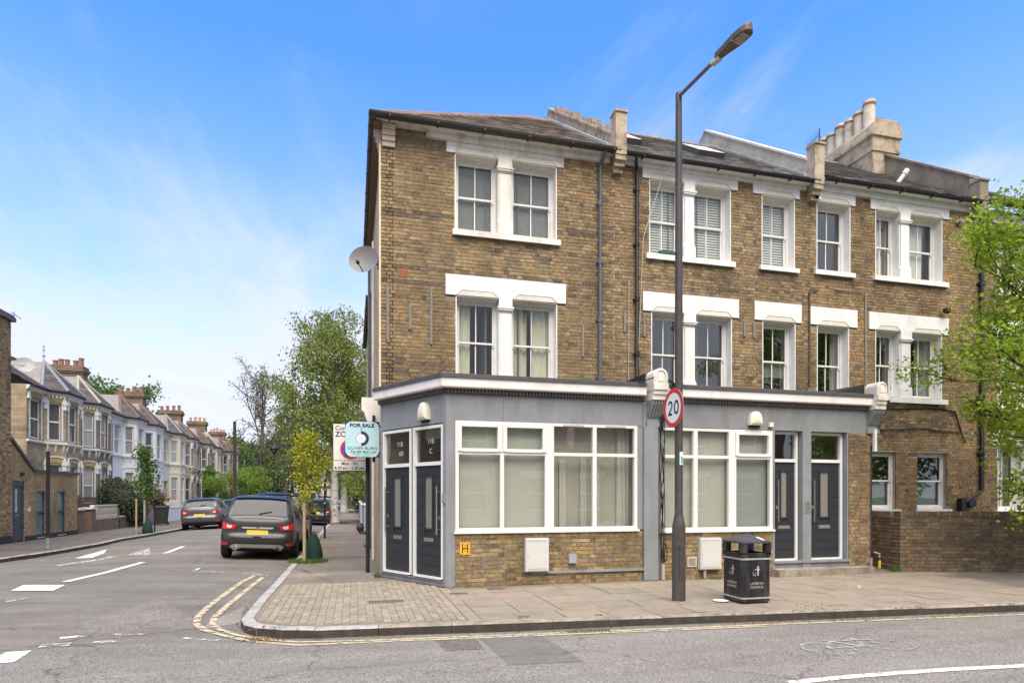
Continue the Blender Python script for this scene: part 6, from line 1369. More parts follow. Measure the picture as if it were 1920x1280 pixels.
            for k in range(5):
                a = 2 * math.pi * k / 5 + .3; ca, sa = math.cos(a), math.sin(a); P = [(ca * .05 - sa * .03, sa * .05 + ca * .03), (ca * .228 - sa * .045, sa * .228 + ca * .045), (ca * .228 + sa * .045, sa * .228 - ca * .045), (ca * .05 + sa * .03, sa * .05 - ca * .03)]
                q.prism(lambda u, d, z: (s * (w0 + d), y + u, wr_ + z), P, -.02, .008)
            ring(q, lambda u, d, z: (s * (w0 + .004 + d), y + u, wr_ + z), .205, .235, -.02, .012, 26); q.build('rim', RIM, wh)
            q = MB(); q.prism(lambda u, d, z: (s * (w0 - .03 + d), y + u, wr_ + z), circ(.2, 20), -.02, 0); q.build('brake_disc', CBLK, wh)
        if rails and kind == 'suv':
            b = MB(); b.tube([(s * wr(1.0) * .84, 1.0, roofz(1.0) + .005), (s * wr(1.1) * .84, 1.1, roofz(1.1) + .04), (s * wr(2.4) * .84, 2.4, roofz(2.4) + .04), (s * wr(2.5) * .84, 2.5, roofz(2.5) + .0)], .016, 6); b.build('roof_rail', CBLK, root, smooth=40)
        # tail lights wrap from the back on to the flank
        zt, zl_ = (.985, .80) if kind == 'suv' else (.90, .73)
        if kind == 'van': zt, zl_ = 1.15, .75
        xi, xo = (.545, .985) if kind != 'van' else (.84, .985)
        o = panel('tail_light', ((s * h2 * xi, zt - .075), (s * wz(zt) * .995, zt + .005), (s * wz(zl_) * .995, zl_ + .02), (s * h2 * (xi + .08), zl_ - .0)), TAILR, off=.010)
        if kind != 'van': panel('light_insert', ((s * h2 * (xi + .10), zt - .09), (s * wz(zt) * .88, zt - .055), (s * wz(zl_) * .86, zl_ + .045), (s * h2 * (xi + .16), zl_ + .03)), TAILC, o, off=.014)
        q = MB(); q.grid(lambda i, j: (lambda y, k: (lambda p: (p.x + s * .006, p.y, p.z))(pt(k, y, s)))(.14 + .26 * i / 5, 3.95 + (1.0 - .45 * i / 5) * j / 3), 6, 4); q.build('side_lens', TAILR, o, smooth=2)
        panel('reflector', ((s * h2 * .76, .47), (s * h2 * .93, .47), (s * h2 * .93, .40), (s * h2 * .76, .40)), TAILR, off=.006)
        q = MB(); fy = L; q.prism(lambda u, d, z: (u * s, fy - .10 + d, z), [(h2 * .42, .66), (h2 * .72, .70), (h2 * .74, .58), (h2 * .45, .56)], 0, .11); q.build('headlight', HEADL, root)
        # door seams
        for y in (1.38, 2.28, 3.1):
            if kind == 'van': break
            q = MB(); q.grid(lambda i, j: (lambda p: (p.x + s * .003, p.y, p.z))(pt(2.2 + 2.75 * j / 6, y + .008 * i, s)), 2, 7); q.build('door_seam', CBLK, root)
        q = MB()
        for y in (1.5, 2.42): p = pt(4.6, y, s); q.box(ID, min(p.x, p.x + s * .035), max(p.x, p.x + s * .035), y, y + .17, p.z - .015, p.z + .012)
        q.build('door_handle', paint_m, root)
        q = MB(); q.grid(lambda i, j: (lambda p: (p.x + s * .008, p.y, p.z))(pt(1.6 + .75 * j / 3, .5 + (L - 1.1) * i / 12, s)), 13, 4); q.build('side_cladding', CBLK, root, smooth=2)
    # plate, bumper, skid plate, exhausts
    zp_ = .74 if kind != 'van' else .6
    panel('plate_recess', ((-.42, zp_ + .12), (.42, zp_ + .12), (.36, zp_ - .09), (-.36, zp_ - .09)), paint_m, off=.004)
    o = panel('number_plate', ((-.26, zp_ + .055), (.26, zp_ + .055), (.26, zp_ - .055), (-.26, zp_ - .055)), PLY, off=.016)
    panel('tailgate_trim', ((-.40, zp_ + .135), (.40, zp_ + .135), (.36, zp_ + .09), (-.36, zp_ + .09)), SKID if skid else paint_m, off=.02)
    panel('bumper_lower', ((-h2 * .92, .40 if kind == 'suv' else .36), (h2 * .92, .40 if kind == 'suv' else .36), (h2 * .88, zb + .005), (-h2 * .88, zb + .005)), CBLK, off=.008, nx=14)
    panel('tailgate_gap', ((-.62, .648), (.62, .648), (.62, .638), (-.62, .638)), CBLK, off=.003)
    b = MB(); b.box(ID, -.10, .10, rp(0, .62).y - .012, .1, .61, .635); b.build('boot_handle', CBLK, root)
    if skid:
        q = MB(); pts = [(-.66, .36), (-.60, .43), (.60, .43), (.66, .36), (.56, .27), (.44, .32), (-.44, .32), (-.56, .27)]
        b = MB(); v = []; 
        for i in range(14):
            x0_, x1_ = -.66 + 1.32 * i / 14, -.66 + 1.32 * (i + 1) / 14
            def lim(x): ax = abs(x); return np.interp(ax, [0, .60, .66], [.43, .43, .37]), np.interp(ax, [0, .42, .52, .60, .66], [.335, .335, .265, .265, .36])
            for (xa_, xb_) in ((x0_, x1_),): ta, ba = lim(xa_); tb, bb = lim(xb_); q.face([rp(xa_, ba, .02), rp(xb_, bb, .02), rp(xb_, tb, .016), rp(xa_, ta, .016)])
        q.build('skid_plate', SKID, root, smooth=2)
        for s in (-1, 1): q = MB(); q.tube([(s * .50, -.045, .305), (s * .50, .1, .305)], .045, 14, caps=False); q.tube([(s * .50, -.02, .305), (s * .50, .1, .305)], .036, 14); q.build('exhaust', CHROME if s < 0 else CBLK, root, smooth=30)
        b = MB(); b.lathe([(.04, -.004), (.04, .004)], (0, 0, 0), 12); o = b.build('badge', CHROME, root); o.rotation_euler.x = R(90); o.location = (0, rp(0, .845).y - .02, .845); o.scale.z = 1
    b = MB(); b.box(ID, -.7, .7, .5, L - .5, .20, .34); b.build('underbody', CBLK, root)
    b = MB(); b.box(ID, -.45, .45, L - .06, L + .012, .35, .55); b.build('grille', CBLK, root)
    q = MB(); q.grid(lambda i, j: (lambda y: (lambda x: (x, y + .01, topz(x, y) + .008))((j / 8 * 2 - 1) * wr(y) * .84))((2.75 if kind != 'van' else 3.45) + .55 * i / 5), 6, 9); q.build('windscreen', CGLASS, root, smooth=2)
    root.location = loc; root.rotation_euler = (0, R(roll), R(yaw)); return root
def cz(x, w=.9): return (road_z(x - w, loc_y) + road_z(x + w, loc_y)) / 2
def park(x, y, *a, **k):
    zl_, zr_ = road_z(x - .8, y + 2), road_z(x + .8, y + 2); roll = -math.degrees(math.atan2(zr_ - zl_, 1.6)); return make_car(a[0], a[1], a[2], (x, y, (zl_ + zr_) / 2), *a[3:], roll=roll, **k)
GR = 'cars parked along the side street'
park(-2.44, 17.15, 'parked_car', 'dark grey SUV with a silver skid plate parked nearest, beside the staked street tree', GR, mat('car_paint_dark_grey', (.042, .042, .044), .3, .4, var=.03, coat=.35, spec=.3), L=4.52, W=1.86, H=1.70, skid=True)
park(-2.62, 22.4, 'parked_car', 'large black SUV parked directly in front of the nearest dark grey SUV', GR, paint('black', (.016, .016, .018)), L=4.75, W=1.92, H=1.80)
park(-7.38, 33.6, 'parked_car', 'mid grey SUV parked at the left kerb by the white garden walls', GR, paint('mid_grey', (.105, .11, .115)), L=4.4, W=1.83, H=1.60)
park(-7.38, 40.6, 'parked_car', 'dark hatchback parked in front of the mid grey SUV at the left kerb', GR, paint('charcoal', (.05, .05, .055)), L=4.3, W=1.78, H=1.50, kind='hatch')
park(-2.15, 37.2, 'parked_car', 'dark purple grey hatchback parked beside the birch trunk', GR, paint('plum_grey', (.045, .045, .058)), L=4.3, W=1.80, H=1.52, kind='hatch')
park(-2.35, 43.8, 'parked_car', 'silver hatchback parked beyond the dark purple grey hatchback', GR, paint('silver', (.42, .43, .44)), L=4.2, W=1.78, H=1.50, kind='hatch')
park(-2.35, 49.6, 'parked_car', 'second silver car parked well beyond the birch on the right', GR, paint('silver', (.42, .43, .44)), L=4.3, W=1.78, H=1.55, kind='hatch')
park(-2.35, 55.6, 'parked_car', 'dark SUV parked far along the right kerb before the second birch', GR, paint('black', (.016, .016, .018)), L=4.5, W=1.85, H=1.70)
park(-7.38, 47.4, 'parked_car', 'black hatchback at the left kerb, third from the near end', GR, paint('black', (.016, .016, .018)), L=4.3, W=1.8, H=1.5, kind='hatch')
park(-7.38, 54.5, 'parked_car', 'grey SUV at the left kerb, fourth from the near end', GR, paint('mid_grey', (.105, .11, .115)), L=4.4, W=1.83, H=1.62)
park(-2.35, 63, 'parked_car', 'silver car parked just past the second birch', GR, paint('silver', (.42, .43, .44)), L=4.3, W=1.8, H=1.5, kind='hatch')
park(-2.35, 70, 'parked_car', 'white hatchback parked far down the right kerb', GR, paint('white', (.7, .7, .7), metal=0), L=4.3, W=1.8, H=1.5, kind='hatch')
park(-4.6, 66, 'van', 'white van far down the middle of the side street', None, paint('white', (.7, .7, .7), metal=0), L=4.9, W=1.95, H=2.15, kind='van', cat='van')
park(-4.3, 50, 'driven_car', 'small dark car with a pale roof driving away down the side street', None, paint('silver', (.42, .43, .44)), L=4.1, W=1.75, H=1.5, kind='hatch')

# ================================================================== TREES
def leafmesh(name, pts, size, m, parent, droop=0, elong=1.0, seed=1, kind=None, fold=True):
    rs = np.random.RandomState(seed); P = np.array(pts, dtype=float); n = len(P)
    if not n: return None
    d = rs.normal(size=(n, 3)); d[:, 2] -= droop; d /= np.linalg.norm(d, axis=1)[:, None]; e = np.cross(d, rs.normal(size=(n, 3))); e /= np.linalg.norm(e, axis=1)[:, None]; nn = np.cross(d, e)
    s = size * rs.uniform(.55, 1.25, size=(n, 1)); L_ = d * s * elong; Wd = e * s * .5; up = nn * s * .16
    A, B, C_, D = P, P + L_ * .45 + Wd + up, P + L_, P + L_ * .45 - Wd + up
    V = np.stack([A, B, C_, D], 1).reshape(-1, 3); me = bpy.data.meshes.new(name)
    if fold: F = np.array([[0, 1, 2], [0, 2, 3]]); F = (F[None] + (np.arange(n) * 4)[:, None, None]).reshape(-1, 3)
    else: F = (np.array([0, 1, 2, 3])[None] + (np.arange(n) * 4)[:, None])
    me.from_pydata(V.tolist(), [], F.tolist()); me.materials.append(m); me.update()
    o = bpy.data.objects.new(name, me); COL.objects.link(o); put(o, parent)
    if kind: o['kind'] = kind
    return o
def tree(name, label, loc, h, r_tr, crown, n_leaf, lsize, lm, bm, clear=.35, limbs=14, spread=None, seed=1, droop=0, sub=5, cat='tree', group=None, lean=(0, 0), elong=1.2, gap=.25, prof=None, twig=.4, ldroop=.3, up=.5, part='crown', minr=.006):
    """tapered trunk with limbs, branches and twigs; leaves sit along the twigs"""
    rnd = random.Random(seed); x, y, z = loc; root = thing(name, label, cat, loc, group=group)
    T = MB(); npt = 12; tp = []
    for i in range(npt + 1):
        t = i / npt; tp.append(Vector((x + lean[0] * t + rnd.gauss(0, .02) * h * .12 * t, y + lean[1] * t + rnd.gauss(0, .02) * h * .12 * t, z + h * .93 * t)))
    rr = [r_tr * (1.25 if i == 0 else 1) * (1 - .93 * (i / npt) ** .9) + minr for i in range(npt + 1)]
    T.tube(tp, rr, 10); T.build('trunk', bm, root, smooth=60); Bm = MB(); leaves = []
    prof = prof or (lambda t: math.sin(math.pi * min(1, max(0, (t * .92 + .06)))) ** .7)
    def tw(p, d, L_, r, lev):
        n = 5; pts = [p]; dd = d.copy()
        for i in range(n):
            dd = (dd + Vector((rnd.gauss(0, .16), rnd.gauss(0, .16), rnd.gauss(0, .12) + (.10 * up if lev < 2 else 0) - droop * (.12 + .12 * i) * (lev > 0)))).normalized(); pts.append(pts[-1] + dd * L_ / n)
        Bm.tube(pts, [max(minr * .5, r * (1 - .8 * i / n)) for i in range(n + 1)], 6 if lev == 0 else 4, caps=False)
        if lev < 2:
            m_ = sub if lev == 0 else max(3, sub - 1)
            for k in range(m_):
                t = .25 + .75 * (k + rnd.random()) / m_; i = min(n - 1, int(t * n)); q = pts[i].lerp(pts[i + 1], t * n - i); side = Vector((rnd.gauss(0, 1), rnd.gauss(0, 1), rnd.gauss(.15 * up, .6))).normalized(); tw(q, (dd * .8 + side * .8).normalized(), L_ * rnd.uniform(.35, .6) * (1.1 - .4 * t), r * .5, lev + 1)
        if lev >= 1:
            for k in range(int(10 * L_ / twig) if lev == 2 else 4): t = rnd.random() * n; i = min(n - 1, int(t)); leaves.append(pts[i].lerp(pts[i + 1], t - i))
        if droop > .5 and lev >= 1:                 # hanging strings of leaves
            for k in range(3):
                q = pts[rnd.randint(1, n)].copy(); ln = rnd.uniform(.4, 1.9) * droop
                for s_ in range(int(ln / .07)): q = q + Vector((rnd.gauss(0, .012), rnd.gauss(0, .012), -.07)); leaves.append(q.copy())
    for k in range(limbs):
        t = clear + (1 - clear) * (k + rnd.random() * .8) / limbs; i = min(npt - 1, int(t * npt)); p = tp[i].lerp(tp[i + 1], t * npt - i); a = k * 2.4 + rnd.uniform(-.5, .5); tt_ = (t - clear) / (1 - clear)
        L_ = crown * prof(tt_) * rnd.uniform(.75, 1.15); el = up * (.35 + .9 * tt_) + rnd.uniform(-.15, .15); tw(p, Vector((math.cos(a) * math.cos(el), math.sin(a) * math.cos(el), math.sin(el))), max(L_, .12 * crown), max(minr, rr[i] * .45), 0)
    Bm.build('limbs', BARK if bm is BIRCHB else bm, root, smooth=60)
    if not leaves: return root
    out = []; jit = lsize * 1.6
    for _ in range(n_leaf): q = leaves[rnd.randrange(len(leaves))]; out.append((q.x + rnd.gauss(0, jit), q.y + rnd.gauss(0, jit), q.z + rnd.gauss(0, jit)))
    leafmesh(part, out, lsize, lm, root, droop=ldroop, elong=elong, seed=seed, fold=(lsize > .06 and n_leaf < 30000)); return root
L_SPRING = mat('spring_leaf', (.38, .46, .04), .6, var=.15, island=.35, sub=(.20, .34, .02), trans=.5); L_BIRCH = mat('birch_leaf', (.19, .25, .045), .6, var=.15, island=.4, sub=(.24, .28, .05), trans=.4); L_YEL = mat('yellow_green_leaf', (.30, .36, .035), .6, var=.15, island=.3, sub=(.50, .44, .03), trans=.4); L_MID = mat('mid_leaf', (.09, .17, .03), .6, var=.15, island=.4, sub=(.10, .17, .03), trans=.35); L_DARK = mat('dark_hedge_leaf', (.030, .055, .022), .5, var=.2, island=.5, sub=(.05, .075, .03), trans=.15); L_BROWN = mat('sparse_brown_leaf', (.13, .12, .05), .7, var=.2, island=.4, sub=(.10, .14, .04), trans=.3); L_OLIVE = mat('olive_leaf', (.075, .075, .025), .7, var=.2, island=.4, sub=(.10, .09, .035), trans=.25); L_GREEN = mat('fresh_leaf', (.19, .28, .03), .6, var=.15, island=.35, sub=(.13, .22, .025), trans=.4); L_RED = mat('reddish_leaf', (.22, .07, .03), .7, var=.2, island=.4, sub=(.14, .12, .03), trans=.25)
BARK = mat('grey_brown_bark', (.11, .09, .07), .95, var=.3, scale=14, bump=.7, bscale=40); BARKD = mat('dark_bark', (.05, .042, .035), .95, var=.3, scale=14, bump=.7, bscale=40)
BIRCHB = mat('white_birch_bark', (.52, .49, .44), .8, var=.12, scale=8, dirt=.85, dirtcol=(.06, .055, .05), dscale=5.5, bump=.4)
# near tree reaching in from the right
tree('street_tree', 'spring green tree reaching in from the right in front of the last brick house', (14.0, 8.6, -.02), 7.9, .15, 2.65, 36000, .08, L_SPRING, BARKD, clear=.15, limbs=32, seed=8, sub=6, elong=1.0, twig=.32, up=.42, prof=lambda t: (.72 + .5 * math.sin(math.pi * t)) * (1 - t ** 4 * .6))
# the sapling by the dark SUV, with stake and watering bag
sap = tree('street_tree', 'young yellow green street tree tied to a stake beside the nearest parked SUV', (-1.05, 16.05, -.02), 3.35, .03, .50, 2000, .06, L_YEL, BARK, clear=.42, limbs=15, seed=5, sub=5, elong=1.2, twig=.14, up=.7, minr=.004)
def stake(x, y, h, label, r=.035, top=.9): b = MB(); b.tube([(x, y, -.05), (x, y, h)], r, 12); return b.build('tree_stake', mat('pale_stake_wood', (.38, .28, .15), .85, var=.2, scale=12), label=label, cat='stake', smooth=40)
stake(-1.14, 15.72, 1.45, 'round pale wooden stake in front of the yellow green sapling', .04)
def waterbag(x, y, h, r, label):
    b = MB(); N_ = 24; pr = [(.95, 0), (1.02, .12), (1.0, .3), (.86, .55), (.66, .78), (.40, .95), (.22, 1.0)]
    b.grid(lambda i, j: (lambda a, q: (x + r * q[0] * math.cos(a) * (1 + .05 * math.sin(a * 5 + i)), y + r * q[0] * math.sin(a) * (1 + .05 * math.sin(a * 4 - i)), h * q[1]))(2 * math.pi * j / N_, pr[i]), len(pr), N_ + 1); o = b.build('watering_bag', mat('dark_green_watering_bag', (.006, .030, .021), .8, var=.35, scale=6, bump=.3, bscale=12), smooth=2, label=label, cat='watering bag')
    t_ = MB(); t_.tube([(x - r * .2, y, h), (x, y - .02, h + .05), (x + r * .35, y, h + .02)], .012, 5); t_.build('strap', BLACKP, o)
waterbag(-.95, 16.05, .68, .21, 'dark green watering bag zipped round the foot of the yellow green sapling')
# birches on the right pavement
tree('birch_tree', 'tall birch with a white trunk and drooping foliage on the right pavement', (-1.06, 37.8, 0), 10.9, .26, 3.7, 25000, .115, L_BIRCH, BIRCHB, clear=.26, limbs=30, seed=3, droop=.6, sub=6, elong=1.3, twig=.7, ldroop=.9, up=.8, prof=lambda t: 1.12 - .35 * t, minr=.015)
tree('birch_tree', 'second birch with a greyer trunk farther along the right pavement', (-.85, 61.5, 0), 13.5, .33, 4.6, 17000, .15, L_BIRCH, BIRCHB, clear=.22, limbs=22, seed=14, droop=.8, sub=5, elong=1.3, twig=.9, ldroop=.9, up=.8, minr=.02)
tree('birch_tree', 'bright green drooping tree beyond the second birch over the pavement', (-.4, 84, 0), 12, .3, 5.0, 16000, .2, L_SPRING, BARK, clear=.2, limbs=18, seed=15, droop=.8, sub=5, elong=1.3, twig=1.0, ldroop=.9, up=.7, minr=.02)
tree('bare_tree', 'thin leafed old tree with an open branching crown standing far down the street', (-9.3, 70, 0), 13.8, .36, 5.4, 2000, .15, L_BROWN, BARK, clear=.30, limbs=20, seed=23, droop=.35, sub=6, elong=1.2, twig=1.1, up=1.15, minr=.03)
tree('bare_tree', 'smaller thin leafed tree leaning to the right beside the old open crowned tree', (-7.9, 76, 0), 11, .26, 4.6, 2200, .16, L_BROWN, BARK, clear=.30, limbs=14, seed=29, droop=.2, sub=5, elong=1.2, twig=1.1, up=.9, minr=.025, lean=(1.5, 0))
tree('round_tree', 'round pale green tree showing above the terrace roofs behind the chimneys', (-32, 95, 0), 15.5, .4, 6, 12000, .3, L_MID, BARK, clear=.4, limbs=20, seed=31, sub=5, twig=1.2, up=.7, minr=.03)
tree('spreading_tree', 'low spreading bright green tree on the left pavement in front of the terrace', (-9.9, 56, 0), 3.6, .12, 2.1, 4600, .11, L_GREEN, BARK, clear=.45, limbs=16, seed=41, sub=5, twig=.5, up=.15, ldroop=.5)
tree('spreading_tree', 'paler spreading tree behind the low bright green one on the left pavement', (-9.6, 66, 0), 4.2, .13, 2.3, 4200, .13, L_GREEN, BARK, clear=.45, limbs=14, seed=43, sub=5, twig=.6, up=.2, ldroop=.5)
tree('olive_tree', 'dense olive brown tree mass closing the far end of the street', (-9, 100, 0), 10.5, .3, 6.0, 14000, .26, L_OLIVE, BARKD, clear=.08, limbs=26, seed=47, sub=5, twig=1.0, up=.5, minr=.03)
tree('olive_tree', 'dark green bushy tree low at the far left end of the street', (-12.4, 84, 0), 7.5, .25, 4.6, 11000, .24, L_MID, BARKD, clear=.06, limbs=22, seed=53, sub=5, twig=1.0, up=.4, minr=.03)
tree('olive_tree', 'dark rounded tree behind the parked cars at the far end', (-3.5, 118, 0), 9, .25, 6, 9000, .3, L_MID, BARKD, clear=.05, limbs=22, seed=59, sub=5, twig=1.1, up=.4, minr=.03)
tree('sapling', 'small dark green sapling between two stakes on the left pavement', (-8.75, 30.1, 0), 3.55, .025, .52, 1900, .09, L_MID, BARK, clear=.45, limbs=16, seed=61, sub=4, twig=.2, up=.9, minr=.005, prof=lambda t: .8)
stake(-9.02, 29.7, 1.5, 'left pale stake of the sapling on the left pavement', .04); stake(-8.72, 29.75, 1.45, 'right pale stake of the sapling on the left pavement', .04); waterbag(-8.62, 29.8, .62, .2, 'dark green watering bag at the foot of the left pavement sapling')
post(290, 997, 1.7, .03, 'slim dark post just right of the sapling stakes on the left pavement')
# across the road, behind the camera: what the windows reflect
tree('street_tree', 'leafy street tree across the main road, seen only as a reflection in the windows', (20.5, 1.5, -.1), 9.5, .2, 3.6, 9000, .16, L_MID, BARKD, clear=.2, limbs=22, seed=71, sub=5, twig=.6, up=.5)
tree('street_tree', 'second leafy street tree across the main road, farther right', (28, -1, -.1), 10, .2, 4.2, 8000, .18, L_MID, BARKD, clear=.2, limbs=22, seed=73, sub=5, twig=.6, up=.5)

# ================================================================== TELEGRAPH POLE, FAR LAMPS
tpb = mat('creosoted_pole', (.055, .032, .026), .9, var=.2)
def tpole(px, y, h, r, label, top=None):
    x = ray(px, 930)[0] / ray(px, 930)[1] * y; p = thing('telegraph_pole' if not top else 'street_lamp', label, 'pole' if not top else 'street lamp', (x, y, 0)); b = MB(); b.tube([(x, y, -.1), (x, y, h)], [r, r * .75], 10); b.build('pole', tpb if not top else BLACKM, p, smooth=40)
    if top == 'arm': b = MB(); b.tube([(x, y, h), (x + .9, y, h + .1)], .06, 6); b.box(ID, x + .6, x + 1.3, y - .1, y + .1, h + .05, h + .16); b.build('lamp_head', BLACKM, p)
    if top == 'cap': b = MB(); b.lathe([(.08, 0), (.3, .2), (.42, .5), (.2, .7), (.05, .9)], (x, y, h), 10); b.build('lamp_head', BLACKM, p)
tpole(440, 44.5, 6.6, .13, 'dark wooden telegraph pole rising past the terrace roofs')
tpole(481, 74, 6.4, .07, 'thin far street lamp with a bracket arm left of the old open crowned tree', 'arm')
tpole(514, 62, 5.6, .11, 'far street lamp with a cap shaped head right of the old open crowned tree', 'cap')
tpole(431, 58, 3.2, .05, 'short dark post beside the telegraph pole', 'arm') if False else None
# ================================================================== THE LEFT TERRACE
def TF(ox, oy, ux, uy): return Fr(ox, oy, ux, uy)
XM, XF = -13.5, -12.9                        # main wall and bay front
TB = {'brick': bricktex('terrace_stock_brick', (.40, .31, .19), (.27, .20, .12), (.42, .37, .28), axis='YZ', dark=.55),
      'dark': bricktex('terrace_dark_brick', (.24, .19, .14), (.17, .13, .09), (.28, .24, .19), axis='YZ', dark=.5),
      'white': mat('white_painted_wall', (.70, .70, .68), .7, var=.05, scale=2, dirt=.25, dirtcol=(.45, .44, .40)),
      'cream': mat('cream_painted_wall', (.64, .58, .47), .7, var=.05, scale=2, dirt=.25, dirtcol=(.45, .40, .32))}
SANDB = mat('sand_arch_brick', (.36, .27, .13), .85, var=.25, scale=14)
TGL = mat('far_window_glass', (.07, .075, .075), .08, var=.3, scale=1.5, spec=1.0); TGLW = mat('far_window_with_net', (.30, .30, .28), .15, var=.3, scale=1.5, spec=.8)
TTRIM = mat('terrace_white_trim', (.68, .67, .63), .6, var=.08, dirt=.3, dirtcol=(.4, .38, .34), dscale=3)
def twin(fr, par, u0, u1, z0, z1, rec=.09, net=False, detail=True):
    f = .05 if detail else .06; b = MB(); zm = (z0 + z1) / 2; d0, d1 = -rec - .06, -rec
    b.box(fr, u0, u0 + f, d0, d1, z0, z1).box(fr, u1 - f, u1, d0, d1, z0, z1).box(fr, u0 + f, u1 - f, d0, d1, z0, z0 + f).box(fr, u0 + f, u1 - f, d0, d1, z1 - f, z1).box(fr, u0 + f, u1 - f, d0, d1 + .01, zm - .035, zm + .035)
    w = b.build('window', UPVC, par); m = TGLW if net else TGL
    MB().box(fr, u0 + f, u1 - f, d0 + .015, d0 + .03, z0 + f, zm - .035).build('pane', m, w); MB().box(fr, u0 + f, u1 - f, d0 + .015, d0 + .03, zm + .035, z1 - f).build('pane', m, w); return w
def terrace(y0, style, mirror, label, trim=True, roofm=None, hipm=None, net=False, door_c=(.05, .06, .07), finial=False, wall_label=None):
    D = 4.875; root = thing('terraced_house', label, 'house', (XM, y0 + D / 2, 0), group='bay fronted terraced houses on the left of the side street'); wm = TB[style]; EV = 6.4
    bay0 = y0 + (D - 2.85 - .0 if not mirror else 0) + (-.44 if not mirror else .44)      # bays of a pair stand close together
    b0, b1, b2, b3 = bay0, bay0 + .6, bay0 + 2.25, bay0 + 2.85
    MAINF = TF(XM, 0, 0, 1); frs = [TF(XM, b0, .6, .6), TF(XF, b1, 0, 1), TF(XF, b2, -.6, .6)]; cl = math.hypot(.6, .6)
    wins = []; w = MB()
    G = (1.25, 3.05); U = (4.15, 5.85)
    fl = (y0, b0) if not mirror else (b3, y0 + D); fc_ = (fl[0] + fl[1]) / 2
    dh = (fc_ - .48, fc_ + .48, .0, 2.75); uh = (fc_ - .5, fc_ + .5, U[0], U[1])
    w.wall(MAINF, fl[0], fl[1], 0, EV, [dh, uh], .3); oth = (y0, b0) if mirror else (b3, y0 + D)
    if oth[1] - oth[0] > .02: w.box(MAINF, oth[0], oth[1], -.3, 0, 0, EV)
    lens = [cl, 1.65, cl]; hole = [(cl / 2 - .25, cl / 2 + .25), (.36, 1.29), (cl / 2 - .25, cl / 2 + .25)]
    for f_, l_, h_ in zip(frs, lens, hole): w.wall(f_, 0, l_, 0, EV, [(h_[0], h_[1], *G), (h_[0], h_[1], *U)], .18)
    w.box(ID, -21.5, XM - .3, y0, y0 + .12, 0, EV); w.box(ID, -21.5, XM - .3, y0 + D - .12, y0 + D, 0, EV); w.box(ID, -21.5, -21.3, y0, y0 + D, 0, EV)
    wall = w.build('wall', wm, root)
    b = MB(); b.slab([(XM - .15, b0), (XM - .01, b0 + .02), (XF - .13, b1 + .06), (XF - .13, b2 - .06), (XM - .01, b3 - .02), (XM - .15, b3)], 3.3, 3.5); b.build('bay_floor', DARKROOM, root)
    for f_, h_ in zip(frs, hole):
        for z0_, z1_ in (G, U): twin(f_, root, h_[0], h_[1], z0_, z1_, net=net)
    twin(MAINF, root, uh[0], uh[1], U[0], U[1], net=net)
    dr = MB(); dr.box(MAINF, dh[0], dh[1], -.5, -.45, 0, 2.2); o = dr.build('front_door', mat('terrace_door_%d' % int(door_c[0] * 1000), door_c, .5), root); MB().box(MAINF, dh[0], dh[1], -.49, -.46, 2.22, 2.75).build('fanlight', TGL, o); MB().box(MAINF, fc_ - .02, fc_ + .02, -.45, -.42, 1.0, 1.06).build('handle', STEEL, o)
    t = MB()
    for f_, l_ in zip(frs, lens):
        t.profile(f_, [(0, 3.92), (0, 4.08), (.10, 4.06), (.10, 3.98), (.03, 3.92)], -.03, l_ + .03)
        t.profile(f_, [(0, 6.20), (0, 6.38), (.12, 6.38), (.12, 6.32), (.04, 6.2)], -.03, l_ + .03)
        u = .1
        while u < l_: t.box(f_, u, u + .06, .0, .09, 6.08, 6.20); u += .16
        for u in (.1, l_ / 2, l_ - .1): t.profile(f_, [(0, 3.62), (0, 3.92), (.09, 3.92), (.05, 3.75)], u - .035, u + .035)
    t.profile(MAINF, [(0, 3.95), (0, 4.07), (.09, 4.05), (.09, 3.99)], fl[0], fl[1]); t.profile(MAINF, [(0, 6.20), (0, 6.38), (.12, 6.38), (.12, 6.32), (.04, 6.2)], fl[0], fl[1])
    t.build('cornice_and_string_course', TTRIM if style in ('brick', 'dark') else wm, root)
    # arched window heads with white key blocks
    if style in ('brick', 'dark'):
        a_ = MB(); k_ = MB()
        for f_, l_, h_ in list(zip(frs, lens, hole)) + [(MAINF, 0, (uh[0], uh[1]))]:
            for z1_ in (G[1], U[1]):
                if l_ == 0 and z1_ == G[1]: continue
                c = (h_[0] + h_[1]) / 2; hw = (h_[1] - h_[0]) / 2; A = [(c + (hw + .02) * s, z1_ + .02 + .09 * (1 - s * s)) for s in np.linspace(-1, 1, 9)]; B = [(c + (hw + .16) * s, z1_ + .24 + .10 * (1 - s * s)) for s in np.linspace(-1, 1, 9)]
                a_.prism(f_, A + B[::-1], 0, .02); 
                for i in range(8): k_.prism(f_, [B[i], B[i + 1], (B[i + 1][0], B[i + 1][1] + .05), (B[i][0], B[i][1] + .05)], 0, .05)
                for s in (-1, 1): x = c + s * (hw + .12); k_.prism(f_, [(x - .13, z1_ - .04), (x + .13, z1_ - .04), (x + .035, z1_ + .26), (x - .035, z1_ + .26)], .0, .055)
                k_.box(f_, c - hw - .2, c - hw - .01, .0, .03, z1_ - .28, z1_ - .05) if l_ else None; k_.box(f_, c + hw + .01, c + hw + .2, .0, .03, z1_ - .28, z1_ - .05) if l_ else None
        a_.build('arches', SANDB, root, kind='stuff'); k_.build('white_key_blocks', TTRIM, root, kind='stuff')
        r_ = MB()
        for f_, h_ in zip(frs, hole):
            for z0_, z1_ in (G, U):
                for s_, e_ in ((h_[0] - .07, h_[0]), (h_[1], h_[1] + .07)): r_.box(f_, s_, e_, 0, .015, z0_, z1_ - .05)
        for e_ in ((uh[0] - .08, uh[0]), (uh[1], uh[1] + .08)): r_.box(MAINF, *e_, 0, .015, U[0], U[1])
